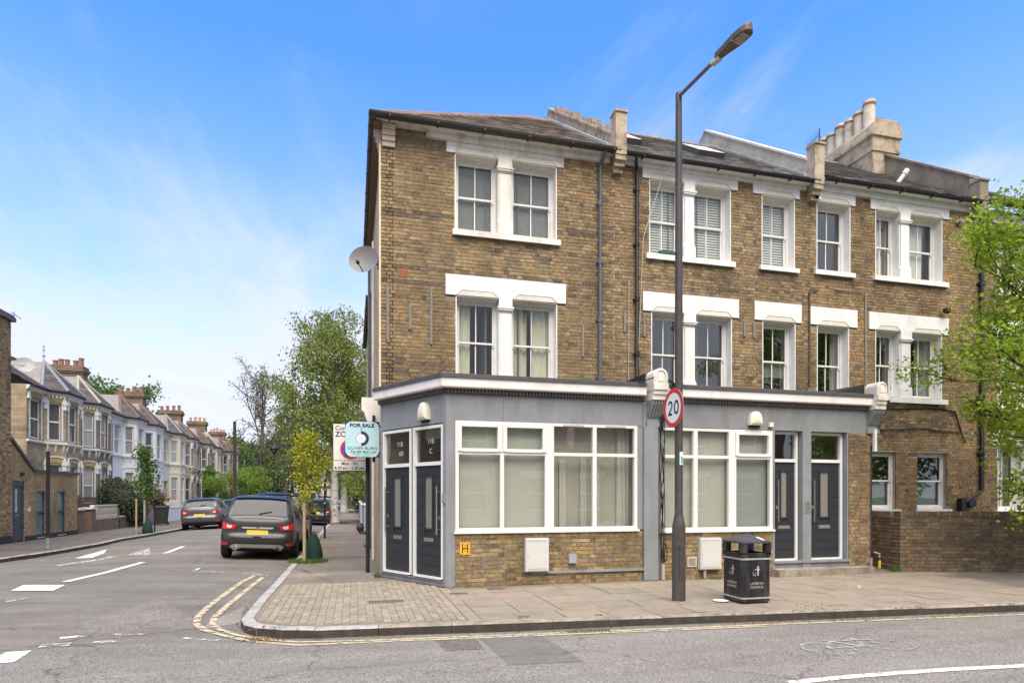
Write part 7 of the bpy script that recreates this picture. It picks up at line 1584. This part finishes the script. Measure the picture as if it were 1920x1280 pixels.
        r_.build('white_window_surround', TTRIM, root, kind='stuff')
    else:
        r_ = MB()
        for f_, h_, l_ in zip(frs, hole, lens):
            for z0_, z1_ in (G, U):
                A = [((h_[0] + h_[1]) / 2 + (l_ / 2) * s, z1_ + .22 + .07 * (1 - s * s)) for s in np.linspace(-1, 1, 9)]
                for i in range(8): r_.prism(f_, [A[i], A[i + 1], (A[i + 1][0], A[i + 1][1] + .05), (A[i][0], A[i][1] + .05)], 0, .035)
        r_.build('arched_string', wm, root, kind='stuff')
    # roof: main slope, with the faceted hip over the bay
    rm = roofm or SLATES6[0]; xr, zr_ = -17.2, 8.75; e0 = XM + .22
    b = MB(); b.face([(e0, y0, EV + .02), (e0, y0 + D, EV + .02), (xr, y0 + D, zr_), (xr, y0, zr_)]); b.face([(xr, y0, zr_), (xr, y0 + D, zr_), (-21.4, y0 + D, EV), (-21.4, y0, EV)]); b.face([(e0, y0, EV - .06), (-21.4, y0, EV - .06), (-21.4, y0 + D, EV - .06), (e0, y0 + D, EV - .06)])
    b.face([(e0, y0, EV - .06), (e0, y0 + D, EV - .06), (e0, y0 + D, EV + .02), (e0, y0, EV + .02)])
    rf = b.build('roof', rm, root)
    rows_ = MB(); sl2 = math.hypot(xr - e0, zr_ - EV - .02); ux_, uz_ = (xr - e0) / sl2, (zr_ - EV - .02) / sl2
    k = 0; s_ = 0.0
    while s_ < sl2 - .25:       # courses of slates overlapping up the slope, each slate its own face
        y = y0 + (.15 if k % 2 else 0)
        while y < y0 + D - .05:
            yb_ = min(y + .29, y0 + D); j_ = random.uniform(0, .008)
            p = lambda ss, n_: (e0 + ux_ * ss - uz_ * -n_ * 1, EV + .02 + uz_ * ss + abs(ux_) * n_)
            a = p(s_, .022 + j_); c = p(s_ + .27, .004); lo = p(s_, .008 + j_)
            rows_.face([(a[0], y, a[1]), (a[0], yb_, a[1]), (c[0], yb_, c[1]), (c[0], y, c[1])]); rows_.face([(lo[0], y, lo[1]), (lo[0], yb_, lo[1]), (a[0], yb_, a[1]), (a[0], y, a[1])]); y += .30
        s_ += .24; k += 1
    rows_.build('slates', mat('terrace_slates', (.085, .078, .072), .75, var=.15, scale=3, island=.3, dirt=.3, dirtcol=(.16, .14, .1)) if roofm is None else roofm, rf, kind='stuff')
    E_ = .16; pl = [(XM + .0, b0 - .22), (XF + E_, b1 - .10), (XF + E_, b2 + .10), (XM + .0, b3 + .22)]; ap = (XM - .62, (b1 + b2) / 2, 7.92); bk = (-15.6, (b1 + b2) / 2, 7.92)
    hp_ = MB(); P3 = [(x, y, EV + .02) for x, y in pl]
    for i in range(3): hp_.face([P3[i], P3[i + 1], ap])
    hp_.face([P3[0], ap, bk, (-15.2, b0 - .22, EV + .4)]); hp_.face([P3[3], (-15.2, b3 + .22, EV + .4), bk, ap]); hp_.face([(x, y, EV - .05) for x, y in pl[::-1]])
    for i in range(3): hp_.face([(*pl[i], EV - .05), (*pl[i + 1], EV - .05), P3[i + 1], P3[i]])
    # courses on the hip
    hpo = hp_.build('bay_roof', rm, root); cs = MB()
    for i in range(3):
        A, B, C_ = Vector(P3[i]), Vector(P3[i + 1]), Vector(ap); nn = (B - A).cross(C_ - A).normalized(); nn = nn if nn.z > 0 else -nn; n_ = 11
        for k in range(n_):
            t0, t1 = k / n_, min(1, (k + 1.1) / n_); a, b__, c, d = A.lerp(C_, t0), B.lerp(C_, t0), B.lerp(C_, t1), A.lerp(C_, t1)
            m_ = max(1, int((b__ - a).length / .3)); 
            for q in range(m_): cs.face([a.lerp(b__, q / m_) + nn * (.028 + random.uniform(0, .008)), a.lerp(b__, (q + .97) / m_) + nn * .03, d.lerp(c, (q + .97) / m_) + nn * .008, d.lerp(c, q / m_) + nn * .008])
    cs.build('slates', MATS['terrace_slates'] if roofm is None else roofm, hpo, kind='stuff')
    b = MB()
    for i in range(4): b.tube([Vector(P3[i]) + Vector((0, 0, .02)), Vector(ap) + Vector((0, 0, .03))], .075, 6)
    b.build('hip_tile', hipm or TERRA, root, smooth=50)
    b = MB(); n_ = 10
    for i in range(n_): b.tube([(xr, y0 + D * i / n_, zr_ + .03), (xr, y0 + D * (i + .95) / n_, zr_ + .03)], .11, 8)
    b.build('ridge_tile', TERRA, root, smooth=50)
    if finial: b = MB(); b.lathe([(.06, 0), (.03, .1), (.02, .25), (.08, .3), (.02, .36), (.015, .7), (.05, .74), (.01, .8), (.0, .95)], ap, 8); b.box(ID, ap[0] - .015, ap[0] + .015, ap[1] - .12, ap[1] + .12, ap[2] + .55, ap[2] + .58); b.build('finial', mat('lead_grey', (.30, .31, .32), .5), root)
    gb = MB()
    for i in range(3): gb.tube([(*pl[i], EV - .03), (*pl[i + 1], EV - .03)], .06, 6)
    gb.tube([(e0 + .04, fl[0], EV - .03), (e0 + .04, fl[1], EV - .03)], .06, 6); gb.build('gutter', BLACKP, root, smooth=50)
    return root
LEADM = mat('hip_lead', (.20, .205, .21), .6, var=.2); STONEH = mat('stone_hip', (.33, .30, .24), .85, var=.2)
Y = 30.67
TERRA_G = TERRA; TERRA = mat('muted_red_hip', (.17, .095, .075), .85, var=.25, scale=6, dirt=.5, dirtcol=(.13, .11, .09))
cfg = [('brick', 0, 'yellow brick bay house with a finial on its leaded bay roof, behind the annexe', LEADM, 1, 0),
       ('dark', 1, 'darker brick bay fronted house with white surrounds behind the pierced block wall', STONEH, 0, 1),
       ('white', 0, 'white painted bay fronted house behind the dark hedge', TERRA, 0, 1),
       ('white', 1, 'second white painted house, next to the cream one', TERRA, 0, 0),
       ('cream', 0, 'cream painted bay fronted house with lead grey hips, between the white and brick houses', LEADM, 0, 1),
       ('brick', 1, 'brown brick bay house just past the cream painted house', None, 0, 0),
       ('dark', 0, 'brown brick bay house with a balcony rail, second past the cream painted house', TERRA, 0, 0),
       ('cream', 1, 'second cream house, near the telegraph pole', STONEH, 0, 0),
       ('brick', 0, 'brick terraced house behind the telegraph pole', TERRA, 0, 0),
       ('white', 1, 'small white terraced house far along the left side, half hidden by the spreading tree', TERRA, 0, 1),
       ('brick', 0, 'far brick terraced house, eleventh from the near end', TERRA, 0, 0), ('cream', 1, 'far cream terraced house, twelfth from the near end', None, 0, 0),
       ('brick', 0, 'far brick terraced house, thirteenth from the near end', TERRA, 0, 0), ('dark', 1, 'last brick terraced house before the trees close the view', TERRA, 0, 0)]
for i, (st_, mr, lab, hm, fi, net) in enumerate(cfg):
    terrace(Y + 4.875 * i, st_, mr, lab, hipm=hm, finial=fi, net=net, door_c=random.choice(((.05, .06, .07), (.15, .02, .02), (.02, .05, .09), (.3, .3, .28))))
# chimneys on the party walls
def stack(y, x0, x1, top, n, potm, label, brick, w=.75, wide=False):
    c = thing('chimney_stack', label, 'chimney', ((x0 + x1) / 2, y, 8)); b = MB()
    b.box(ID, x0, x1, y - w / 2, y + w / 2, 7.0, top - .42); b.box(ID, x0 - .06, x1 + .06, y - w / 2 - .06, y + w / 2 + .06, top - .42, top - .32); b.box(ID, x0 - .11, x1 + .11, y - w / 2 - .11, y + w / 2 + .11, top - .32, top - .16); b.box(ID, x0 - .05, x1 + .05, y - w / 2 - .05, y + w / 2 + .05, top - .16, top); b.build('stack', brick, c)
    for k in range(n):
        x = x0 + (x1 - x0) * (k + .5) / n; h = random.uniform(.28, .5) if potm is not None else .4; b = MB(); b.lathe([(.13, 0), (.12, h * .8), (.15, h * .85), (.14, h), (.10, h), (.1, h * .5)], (x, y + random.uniform(-.15, .15), top), 12); b.build('chimney_pot', potm, c, smooth=35)
OLDB = bricktex('old_chimney_brick', (.24, .17, .11), (.15, .11, .075), (.2, .17, .13), axis='XZ', dark=.5)
TERRA = TERRA_G
stack(40.42, -16.6, -14.9, 9.0, 5, TERRA, 'broad old brick chimney with a row of short red pots behind the first bay roofs', OLDB)
stack(50.17, -16.4, -14.7, 9.1, 4, TERRA, 'dark corbelled chimney above the white houses', OLDB); stack(59.9, -16.4, -14.6, 9.1, 4, TERRA, 'dark chimney above the cream house, second row of pots', OLDB)
stack(69.7, -16.4, -14.7, 9.3, 4, mat('buff_pots', (.45, .27, .15), .8, var=.2), 'brown chimney with four tall buff pots', OLDB); stack(79.4, -16.4, -14.7, 9.2, 5, mat('pink_pots', (.45, .27, .2), .8), 'far chimney with five pinkish pots', OLDB)
stack(89.2, -16.4, -14.7, 9.1, 5, TERRA, 'far chimney with red pots near the telegraph pole', OLDB); stack(98.9, -16.4, -14.7, 9.1, 5, MATS['buff_pots'], 'farthest chimney on the left, beside the open crowned tree', OLDB)

# ---- corner building and low modern annexe at the far left
LFR = Fr(-11.4, 0, 0, 1)
cbld = thing('brick_building', 'tall yellow brick end wall of the corner building at the left edge', 'building', (-13, 22, 0)); br = Bricks(); h_ = []
MB().box(LFR, 14, 24.85, -6, -.3, 0, 7.6).box(LFR, 21, 24.85, -.3, 0, 0, 7.6).build('wall', MORTAR, cbld); wl = cbld.children[0]; MB().box(LFR, 14, 21, -.3, .004, 0, 7.6).build('street_wall', bricktex('yellow_flank_brick', (.33, .24, .13), (.22, .16, .09), (.33, .28, .2), axis='YZ', dark=.35), cbld); br.lay(LFR, 21, 24.85, 0.25, 7.6, [], 'multi', seed=61, proud=.008, soot=lambda u, z: .15); br.finish(wl, 120)
MB().box(LFR, 13.8, 24.95, -6.1, .12, 7.6, 7.75).box(LFR, 13.8, 24.92, -.1, .07, 7.75, 7.82).build('flat_roof_edge', mat('charcoal_fascia', (.06, .06, .063), .5), cbld)
MB().box(LFR, 13.9, 24.6, -3, -.8, 7.82, 8.45).build('roof_screen', mat('green_glass_screen', (.10, .19, .16), .15), cbld)
MB().box(LFR, 14, 24.85, .002, .02, -.02, .25).build('plinth', mat('black_plinth', (.03, .03, .03), .7), cbld)
ae2 = MB(); ae2.tube([(-11.35, 24.75, 7.9), (-11.2, 25.1, 7.78)], .012, 5); ae2.tube([(-11.3, 24.85, 7.75), (-11.3, 24.85, 7.95)], .01, 4); ae2.build('roof_aerial', BLACKM, label='small aerial on the roof edge of the tall corner building at the left', cat='aerial')
sd2 = MB(); dcx = Vector((-11.05, 25.0, 6.15)); nd2 = Vector((.3, -.8, .3)).normalized(); f1 = nd2.cross(Vector((0, 0, 1))).normalized(); f2 = f1.cross(nd2); sd2.grid(lambda i, j: tuple(dcx + (f1 * math.cos(j / 20 * 2 * math.pi) + f2 * math.sin(j / 20 * 2 * math.pi)) * (.28 * i / 5) + nd2 * (.06 * (i / 5) ** 2)), 6, 21); sd2.tube([dcx, (-11.38, 24.8, 6.1)], .02, 5); sd2.build('satellite_dish', mat('pale_dish', (.45, .45, .44), .5), label='pale satellite dish on the corner of the tall building at the left edge', cat='satellite dish', smooth=2)
an = thing('annexe', 'low modern annexe of buff brick with a grey door and two tall grey windows', 'building', (-12, 27.5, 0))
hd = (24.93, 25.75, 0.0, 2.14); hw1 = (26.62, 27.33, .07, 1.80); hw2 = (28.32, 29.0, .07, 1.80)
anw = MB(); anw.wall(LFR, 24.85, 30.14, 0, 2.5, [hd, hw1, hw2], .3); anw.prism(LFR, [(24.85, 2.5), (26.4, 2.5), (24.85, 3.55)], -.3, 0); anw.box(ID, -13.3, -11.7, 29.9, 30.14, 0, 2.5); aw = anw.build('wall', MORTAR, an)
br = Bricks(); br.lay(LFR, 24.85, 30.14, .17, 2.5, [hd, hw1, hw2], 'buffnew', seed=71, proud=.006, bond='stretcher')
c_ = 0
z_ = 2.5
while z_ < 3.45: br.lay(LFR, 24.85, 26.4 - (z_ + .07 - 2.5) / 1.05 * 1.55, z_, z_ + .075, [], 'buffnew', seed=72 + c_, proud=.006, bond='stretcher', zbase=2.5); z_ += .075; c_ += 1
br.finish(aw, 150)
CHF = MATS['charcoal_fascia']
b = MB(); b.prism(LFR, [(24.80, 3.55), (26.38, 2.50), (26.40, 2.60), (24.84, 3.66)], -.3, .06); b.box(LFR, 26.37, 30.2, -1.8, .06, 2.5, 2.6); b.build('parapet_capping', CHF, an)
MB().box(LFR, 24.85, 24.93, .0, .02, -.02, .17).box(LFR, 25.75, 30.14, .0, .02, -.02, .17).build('plinth', MATS['black_plinth'], an)
GDR = mat('slate_grey_door', (.055, .065, .08), .45); b = MB(); b.box(LFR, 24.93, 25.0, -.12, -.02, 0, 2.14).box(LFR, 25.68, 25.75, -.12, -.02, 0, 2.14).box(LFR, 25.0, 25.68, -.12, -.02, 1.98, 2.14); fo = b.build('door_frame', GDR, an); MB().box(LFR, 25.0, 25.68, -.10, -.05, 0.03, 1.98).build('door', GDR, fo); MB().box(LFR, 25.24, 25.36, -.05, -.044, 1.05, 1.85).build('door_glass', mat('pale_door_glass', (.4, .45, .48), .1, spec=.8), fo); MB().box(LFR, 25.26, 25.46, -.05, -.04, .9, .95).build('letterbox', STEEL, fo)
b = MB(); b.tube([LFR(25.6, -.03, 1.0), LFR(25.52, -.03, 1.0)], .012, 5); b.build('handle', STEEL, fo)
for h in (hw1, hw2):
    b = MB(); b.box(LFR, h[0], h[0] + .06, -.12, -.03, h[2], h[3]).box(LFR, h[1] - .06, h[1], -.12, -.03, h[2], h[3]).box(LFR, h[0] + .06, h[1] - .06, -.12, -.03, h[2], h[2] + .07).box(LFR, h[0] + .06, h[1] - .06, -.12, -.03, h[3] - .07, h[3]).box(LFR, h[0] + .06, h[1] - .06, -.12, -.03, .98, 1.03); w_ = b.build('window', GDR, an)
    for a, c in ((h[2] + .07, .98), (1.03, h[3] - .07)): MB().box(LFR, h[0] + .06, h[1] - .06, -.09, -.08, a, c).build('pane', mat('green_obscure_glass', (.13, .20, .18), .12, spec=.9, var=.15, scale=2), w_)
    MB().box(LFR, h[0] - .02, h[1] + .02, -.1, .04, h[2] - .03, h[2]).build('sill', MATS['pale_conduit'], w_)
b = MB(); b.box(LFR, 25.45, 25.55, .0, .1, 2.33, 2.45); b.build('wall_lamp', BLACKP, an); b = MB(); b.box(LFR, 26.02, 26.08, 0, .05, 1.05, 1.2); b.build('entry_panel', METER, an)

# ---- front garden walls of the terrace
REDB = bricktex('red_brown_wall_brick', (.19, .11, .085), (.13, .085, .07), (.2, .17, .14), axis='YZ', dark=.3)
def lowwall(y0, y1, h, m, label, x=-11.4, t=.22, cap=None, piers=(), capm=None, cat='wall'):
    r = thing('garden_wall', label, cat, (x, (y0 + y1) / 2, 0)); MB().box(Fr(x, 0, 0, 1), y0, y1, -t, 0, -.05, h).build('wall', m, r)
    b = MB(); b.box(Fr(x, 0, 0, 1), y0 - .02, y1 + .02, -t - .03, .03, h, h + .06); b.build('coping', capm or TTRIM, r)
    for p in piers: MB().box(Fr(x, 0, 0, 1), p - .18, p + .18, -t - .07, .07, -.05, h + .22).build('pier', m, r); q = MB(); q.box(Fr(x, 0, 0, 1), p - .22, p + .22, -t - .11, .11, h + .22, h + .3); q.build('pier_cap', TTRIM, r)
    return r
g1 = thing('garden_wall', 'red brown garden wall topped with cream pierced screen blocks', 'wall', (-11.4, 33.2, 0)); F0 = Fr(-11.4, 0, 0, 1)
MB().box(F0, 31.95, 34.9, -.22, 0, -.05, .53).build('wall', REDB, g1); MB().box(F0, 31.45, 31.95, -.35, .05, -.05, 1.02).build('pier', REDB, g1); MB().box(F0, 31.38, 32.02, -.4, .1, 1.02, 1.1).build('pier_cap', TTRIM, g1); MB().box(F0, 34.9, 35.1, -.22, 0, -.05, 1.0).build('pier', REDB, g1)
SBK = mat('cream_screen_block', (.56, .50, .38), .8, var=.1)
for r_ in range(2):
    for k in range(9):      # pierced blocks one by one
        ya, za = 31.97 + k * .325, .54 + r_ * .30; b = MB(); w, h = .318, .29
        for g in ((0, w, 0, .035), (0, w, h - .035, h), (0, .035, .035, h - .035), (w - .035, w, .035, h - .035)): b.box(F0, ya + g[0], ya + g[1], -.18, -.04, za + g[2], za + g[3])
        for s in (-1, 1): b.prism(F0, [(ya + w / 2 - s * (w / 2 - .03) - .02, za + .04), (ya + w / 2 - s * (w / 2 - .03) + .02, za + .04), (ya + w / 2 + s * (w / 2 - .03) + .02, za + h - .04), (ya + w / 2 + s * (w / 2 - .03) - .02, za + h - .04)], -.17, -.05)
        b.prism(F0, [(ya + w / 2 + .07 * math.cos(a), za + h / 2 + .07 * math.sin(a)) for a in np.linspace(0, 2 * math.pi, 13)[:-1]], -.165, -.045); b.build('screen_block', SBK, g1)
MB().box(F0, 31.97, 34.9, -.2, -.02, 1.14, 1.20).build('coping', SBK, g1)
g2 = lowwall(35.0, 38.0, .55, REDB, 'low red brown wall under the dark hedge')
fp = thing('fence_panel', 'dark brown slatted fence panel behind the pierced block wall', 'fence', (-12.4, 34, 0))
for k in range(7): MB().box(Fr(-12.4, 0, 0, 1), 31.0, 35.2, -.02, 0, .6 + k * .14, .72 + k * .14).build('slat', mat('brown_fence_slat', (.12, .08, .065), .85, var=.2), fp)
for y in (31.0, 33.1, 35.2): MB().box(Fr(-12.4, 0, 0, 1), y - .04, y + .04, -.09, -.02, 0, 1.65).build('post', MATS['brown_fence_slat'], fp)
g0 = thing('gate_pier', 'slim white topped pier between the annexe and the first garden gate', 'pier', (-11.4, 30.8, 0)); MB().box(F0, 30.35, 30.75, -.3, .02, -.05, 1.0).build('pier', REDB, g0); MB().box(F0, 30.3, 30.8, -.35, .07, 1.0, 1.08).build('pier_cap', TTRIM, g0)
for q in ((38.6, 42.8, .95, TB['white'], 'white painted garden wall behind the wheelie bin', (38.7, 42.6)), (43.4, 49.6, .85, TB['white'], 'low white garden wall beside the mid grey parked SUV', (43.5, 49.4)), (50.4, 58, .9, TB['cream'], 'cream garden wall beyond the parked cars', (50.5, 57.8)), (58.6, 75, .8, REDB, 'long red brick garden wall farther along the terrace', (59, 66, 74)), (76, 99, .8, REDB, 'farthest brick garden wall on the left', (77, 90))): lowwall(*q[:5], piers=q[5])
def hedge(name, label, boxes, n, ls, m, seed, cat='hedge', mats2=None):
    rnd = random.Random(seed); o = thing(name, label, cat, (sum(boxes[0][0:2]) / 2, sum(boxes[0][2:4]) / 2, 0)); P = []
    core = MB()
    for x0, x1, y0, y1, z0, z1 in boxes:
        cx_, cy_, cz_ = (x0 + x1) / 2, (y0 + y1) / 2, (z0 + z1) / 2; k = int(n / len(boxes))
        for _ in range(k):
            v = Vector((rnd.gauss(0, 1), rnd.gauss(0, 1), rnd.gauss(0, 1))).normalized(); f = rnd.uniform(.78, 1.08) * (1 + .10 * math.sin(v.x * 9) * math.cos(v.z * 7)); s4 = (abs(v.x) ** 4 + abs(v.y) ** 4 + abs(v.z) ** 4) ** .25; v = v / s4; P.append((cx_ + v.x * (x1 - x0) / 2 * f, cy_ + v.y * (y1 - y0) / 2 * f, max(.02, cz_ + v.z * (z1 - z0) / 2 * f)))
        core.grid(lambda i, j: (lambda a, e: (cx_ + (x1 - x0) * .40 * math.cos(a) * math.cos(e), cy_ + (y1 - y0) * .40 * math.sin(a) * math.cos(e), cz_ + (z1 - z0) * .42 * math.sin(e)))(2 * math.pi * j / 12, -math.pi / 2 + math.pi * i / 8), 9, 13)
    core.build('stems', BARKD, o); leafmesh('foliage', P, ls, m, o, seed=seed, fold=False); return o
hedge('hedge', 'big dark green garden hedge hanging over the low wall on the left', [(-12.6, -11.0, 35.2, 38.2, .5, 2.25), (-12.2, -10.95, 36.0, 38.3, .25, 1.5)], 7000, .10, L_DARK, 81); hedge('hedge', 'reddish tipped shrub behind the dark hedge', [(-13.0, -12.0, 36.5, 39.0, 1.3, 2.5)], 1500, .10, mat('mixed_hedge', (.12, .10, .035), .7, island=.5, sub=(.06, .09, .03), trans=.2), 82)
hedge('shrub', 'loose reddish shrub behind the wheelie bin', [(-11.9, -10.9, 40.0, 42.2, .9, 2.0)], 420, .12, L_RED, 83, 'shrub'); hedge('shrub', 'green climbing shrub against the brown brick houses', [(-12.4, -11.6, 57.2, 59.4, .8, 4.0)], 2200, .14, L_MID, 84, 'shrub'); hedge('shrub', 'dark green shrub above the garden wall near the telegraph pole', [(-12.2, -11.2, 62, 66, .5, 2.0)], 1500, .15, L_DARK, 85, 'shrub')
wb_ = thing('wheelie_bin', 'dark wheelie bin standing by the railings on the left pavement', 'wheelie bin', (-10.5, 38.3, 0)); x, y = -10.4, 38.4; b = MB(); b.v = []; 
for (z, w, d) in ((0.06, .24, .26), (.95, .30, .34)): b.v += [(x - w, y - d, z), (x + w, y - d, z), (x + w, y + d, z), (x - w, y + d, z)]
for f in ((0, 1, 5, 4), (1, 2, 6, 5), (2, 3, 7, 6), (3, 0, 4, 7), (3, 2, 1, 0)): b.f.append(f); b.mi.append(0); b.c.append(None)
b.build('body', mat('dark_bin_plastic', (.03, .033, .035), .5), wb_); b = MB(); b.prism(lambda u, d, z: (x + d, y + u, z), [(-.38, .95), (.37, .95), (.37, 1.02), (0, 1.08), (-.38, 1.0)], -.32, .32); b.build('lid', MATS['dark_bin_plastic'], wb_)
b = MB(); b.tube([(x - .28, y + .28, .1), (x - .22, y + .28, .1)], .1, 12); b.tube([(x + .22, y + .28, .1), (x + .28, y + .28, .1)], .1, 12); b.build('wheel', BLACKP, wb_)
def railing(name, label, x, y0, y1, h, n, m=BLACKM):
    r = thing(name, label, 'railings', (x, (y0 + y1) / 2, 0)); b = MB(); b.box(ID, x - .015, x + .015, y0, y1, h - .06, h - .03).box(ID, x - .015, x + .015, y0, y1, .12, .15); b.build('rail', m, r)
    base = MB().tube([(x, 0, 0), (x, 0, h)], .012, 4).mesh('upright', m)
    for i in range(n): o = bpy.data.objects.new('upright', base); COL.objects.link(o); o.location = (0, y0 + (y1 - y0) * i / (n - 1), 0); put(o, r)
railing('railings', 'black railings behind the wheelie bin', -11.1, 36.9, 41.6, 1.15, 34)
# ---- right hand side of the side street beyond the corner house
lowwall(28.6, 44, 1.15, TB['white'], 'white garden wall along the right pavement beyond the corner house', x=.62); lowwall(47, 75, 1.1, REDB, 'brick garden wall far along the right pavement', x=.75)
railing('railings', 'dark gate railings at the end of the corner house', .42, 27.3, 28.5, 1.6, 10)
hedge('shrub', 'dark evergreen shrub leaning over the right pavement', [(.0, 1.6, 66, 72, .2, 3.0)], 2600, .18, L_DARK, 86, 'shrub'); hedge('hedge', 'green hedge behind the white wall on the right', [(.9, 2.4, 44, 60, .2, 2.4)], 3500, .16, L_MID, 87)
tb = MB(); tb.grid(lambda i, j: (.30 + .17 * math.cos(j / 10 * 2 * math.pi) * math.sin(math.pi * (i + .3) / 7), 27.6 + .17 * math.sin(j / 10 * 2 * math.pi) * math.sin(math.pi * (i + .3) / 7), .45 * i / 6), 7, 11); tb.build('refuse_sack', mat('brown_black_sack', (.05, .035, .03), .5, bump=.3, bscale=20), label='dark refuse sack slumped against the wall on the right pavement', cat='sack', smooth=2)
# ---- row closing the far end of the street
far = thing('terraced_house', 'white and red brick row of houses closing the view beyond the parked cars', 'house', (-7, 122, 0)); FF = Fr(0, 116, 1, 0)
for k, (xa, xb_) in enumerate(((-9.2, -6.6), (-6.6, -4.2), (-4.2, -1.2))):
    st_ = ['white', 'white', 'cream'][k]; hl = [(xa + .35, xa + 1.0, 1.0, 2.9), (xa + 1.5, xa + 2.1, 1.0, 2.9), (xa + .35, xa + 1.0, 4.2, 5.8), (xa + 1.5, xa + 2.1, 4.2, 5.8)]
    w = MB(); w.wall(FF, xa, xb_, 0, 6.4, hl, .3); wo = w.build('wall', TB[st_], far)
    for h in hl: twin(FF, far, *h, detail=False)
    MB().box(FF, xa, xb_, .0, .08, 3.0, 3.5).build('red_band', TERRA, far); b = MB(); b.face([(xa, 115.8, 6.4), (xb_, 115.8, 6.4), (xb_, 119, 8.8), (xa, 119, 8.8)]); b.face([(xa, 119, 8.8), (xb_, 119, 8.8), (xb_, 122, 6.4), (xa, 122, 6.4)]); b.build('roof', SLATES6[2], far)
# ---- buildings across the main road (behind the camera; the windows reflect them)
op = thing('brick_building', 'brick parade across the main road, mirrored in the windows', 'building', (2, -9, 0)); OF = Fr(0, -8.5, -1, 0); OF.n = (0, 1)
hl = []
for k in range(14): hl += [(-22 + k * 3.1, -20.6 + k * 3.1, 3.6, 5.2), (-22 + k * 3.1, -20.7 + k * 3.1, .9, 2.6)]
OB = bricktex('opposite_brick', (.30, .21, .12), (.22, .15, .09), (.3, .26, .2), axis='XZ', dark=.35); w = MB(); w.wall(OF, -24, 22, -.1, 6.2, hl, .3); w.build('wall', OB, op)
for h in hl:
    twin(OF, op, *h, rec=.12, detail=False); MB().box(OF, h[0] - .1, h[1] + .1, 0, .05, h[3], h[3] + .3).build('lintel', TTRIM, op)
b = MB(); b.face([(24.2, -8.2, 6.2), (-22, -8.2, 6.2), (-22, -12, 8.7), (24.2, -12, 8.7)]); b.face([(24.2, -12, 8.7), (-22, -12, 8.7), (-22, -16, 6.2), (24.2, -16, 6.2)]); b.build('roof', SLATES6[2], op)
MB().slab([(-40, -14), (40, -14), (40, -3.2), (-40, -3.2)], -.3, .0).build('far_pavement', ASPHF, kind='structure')
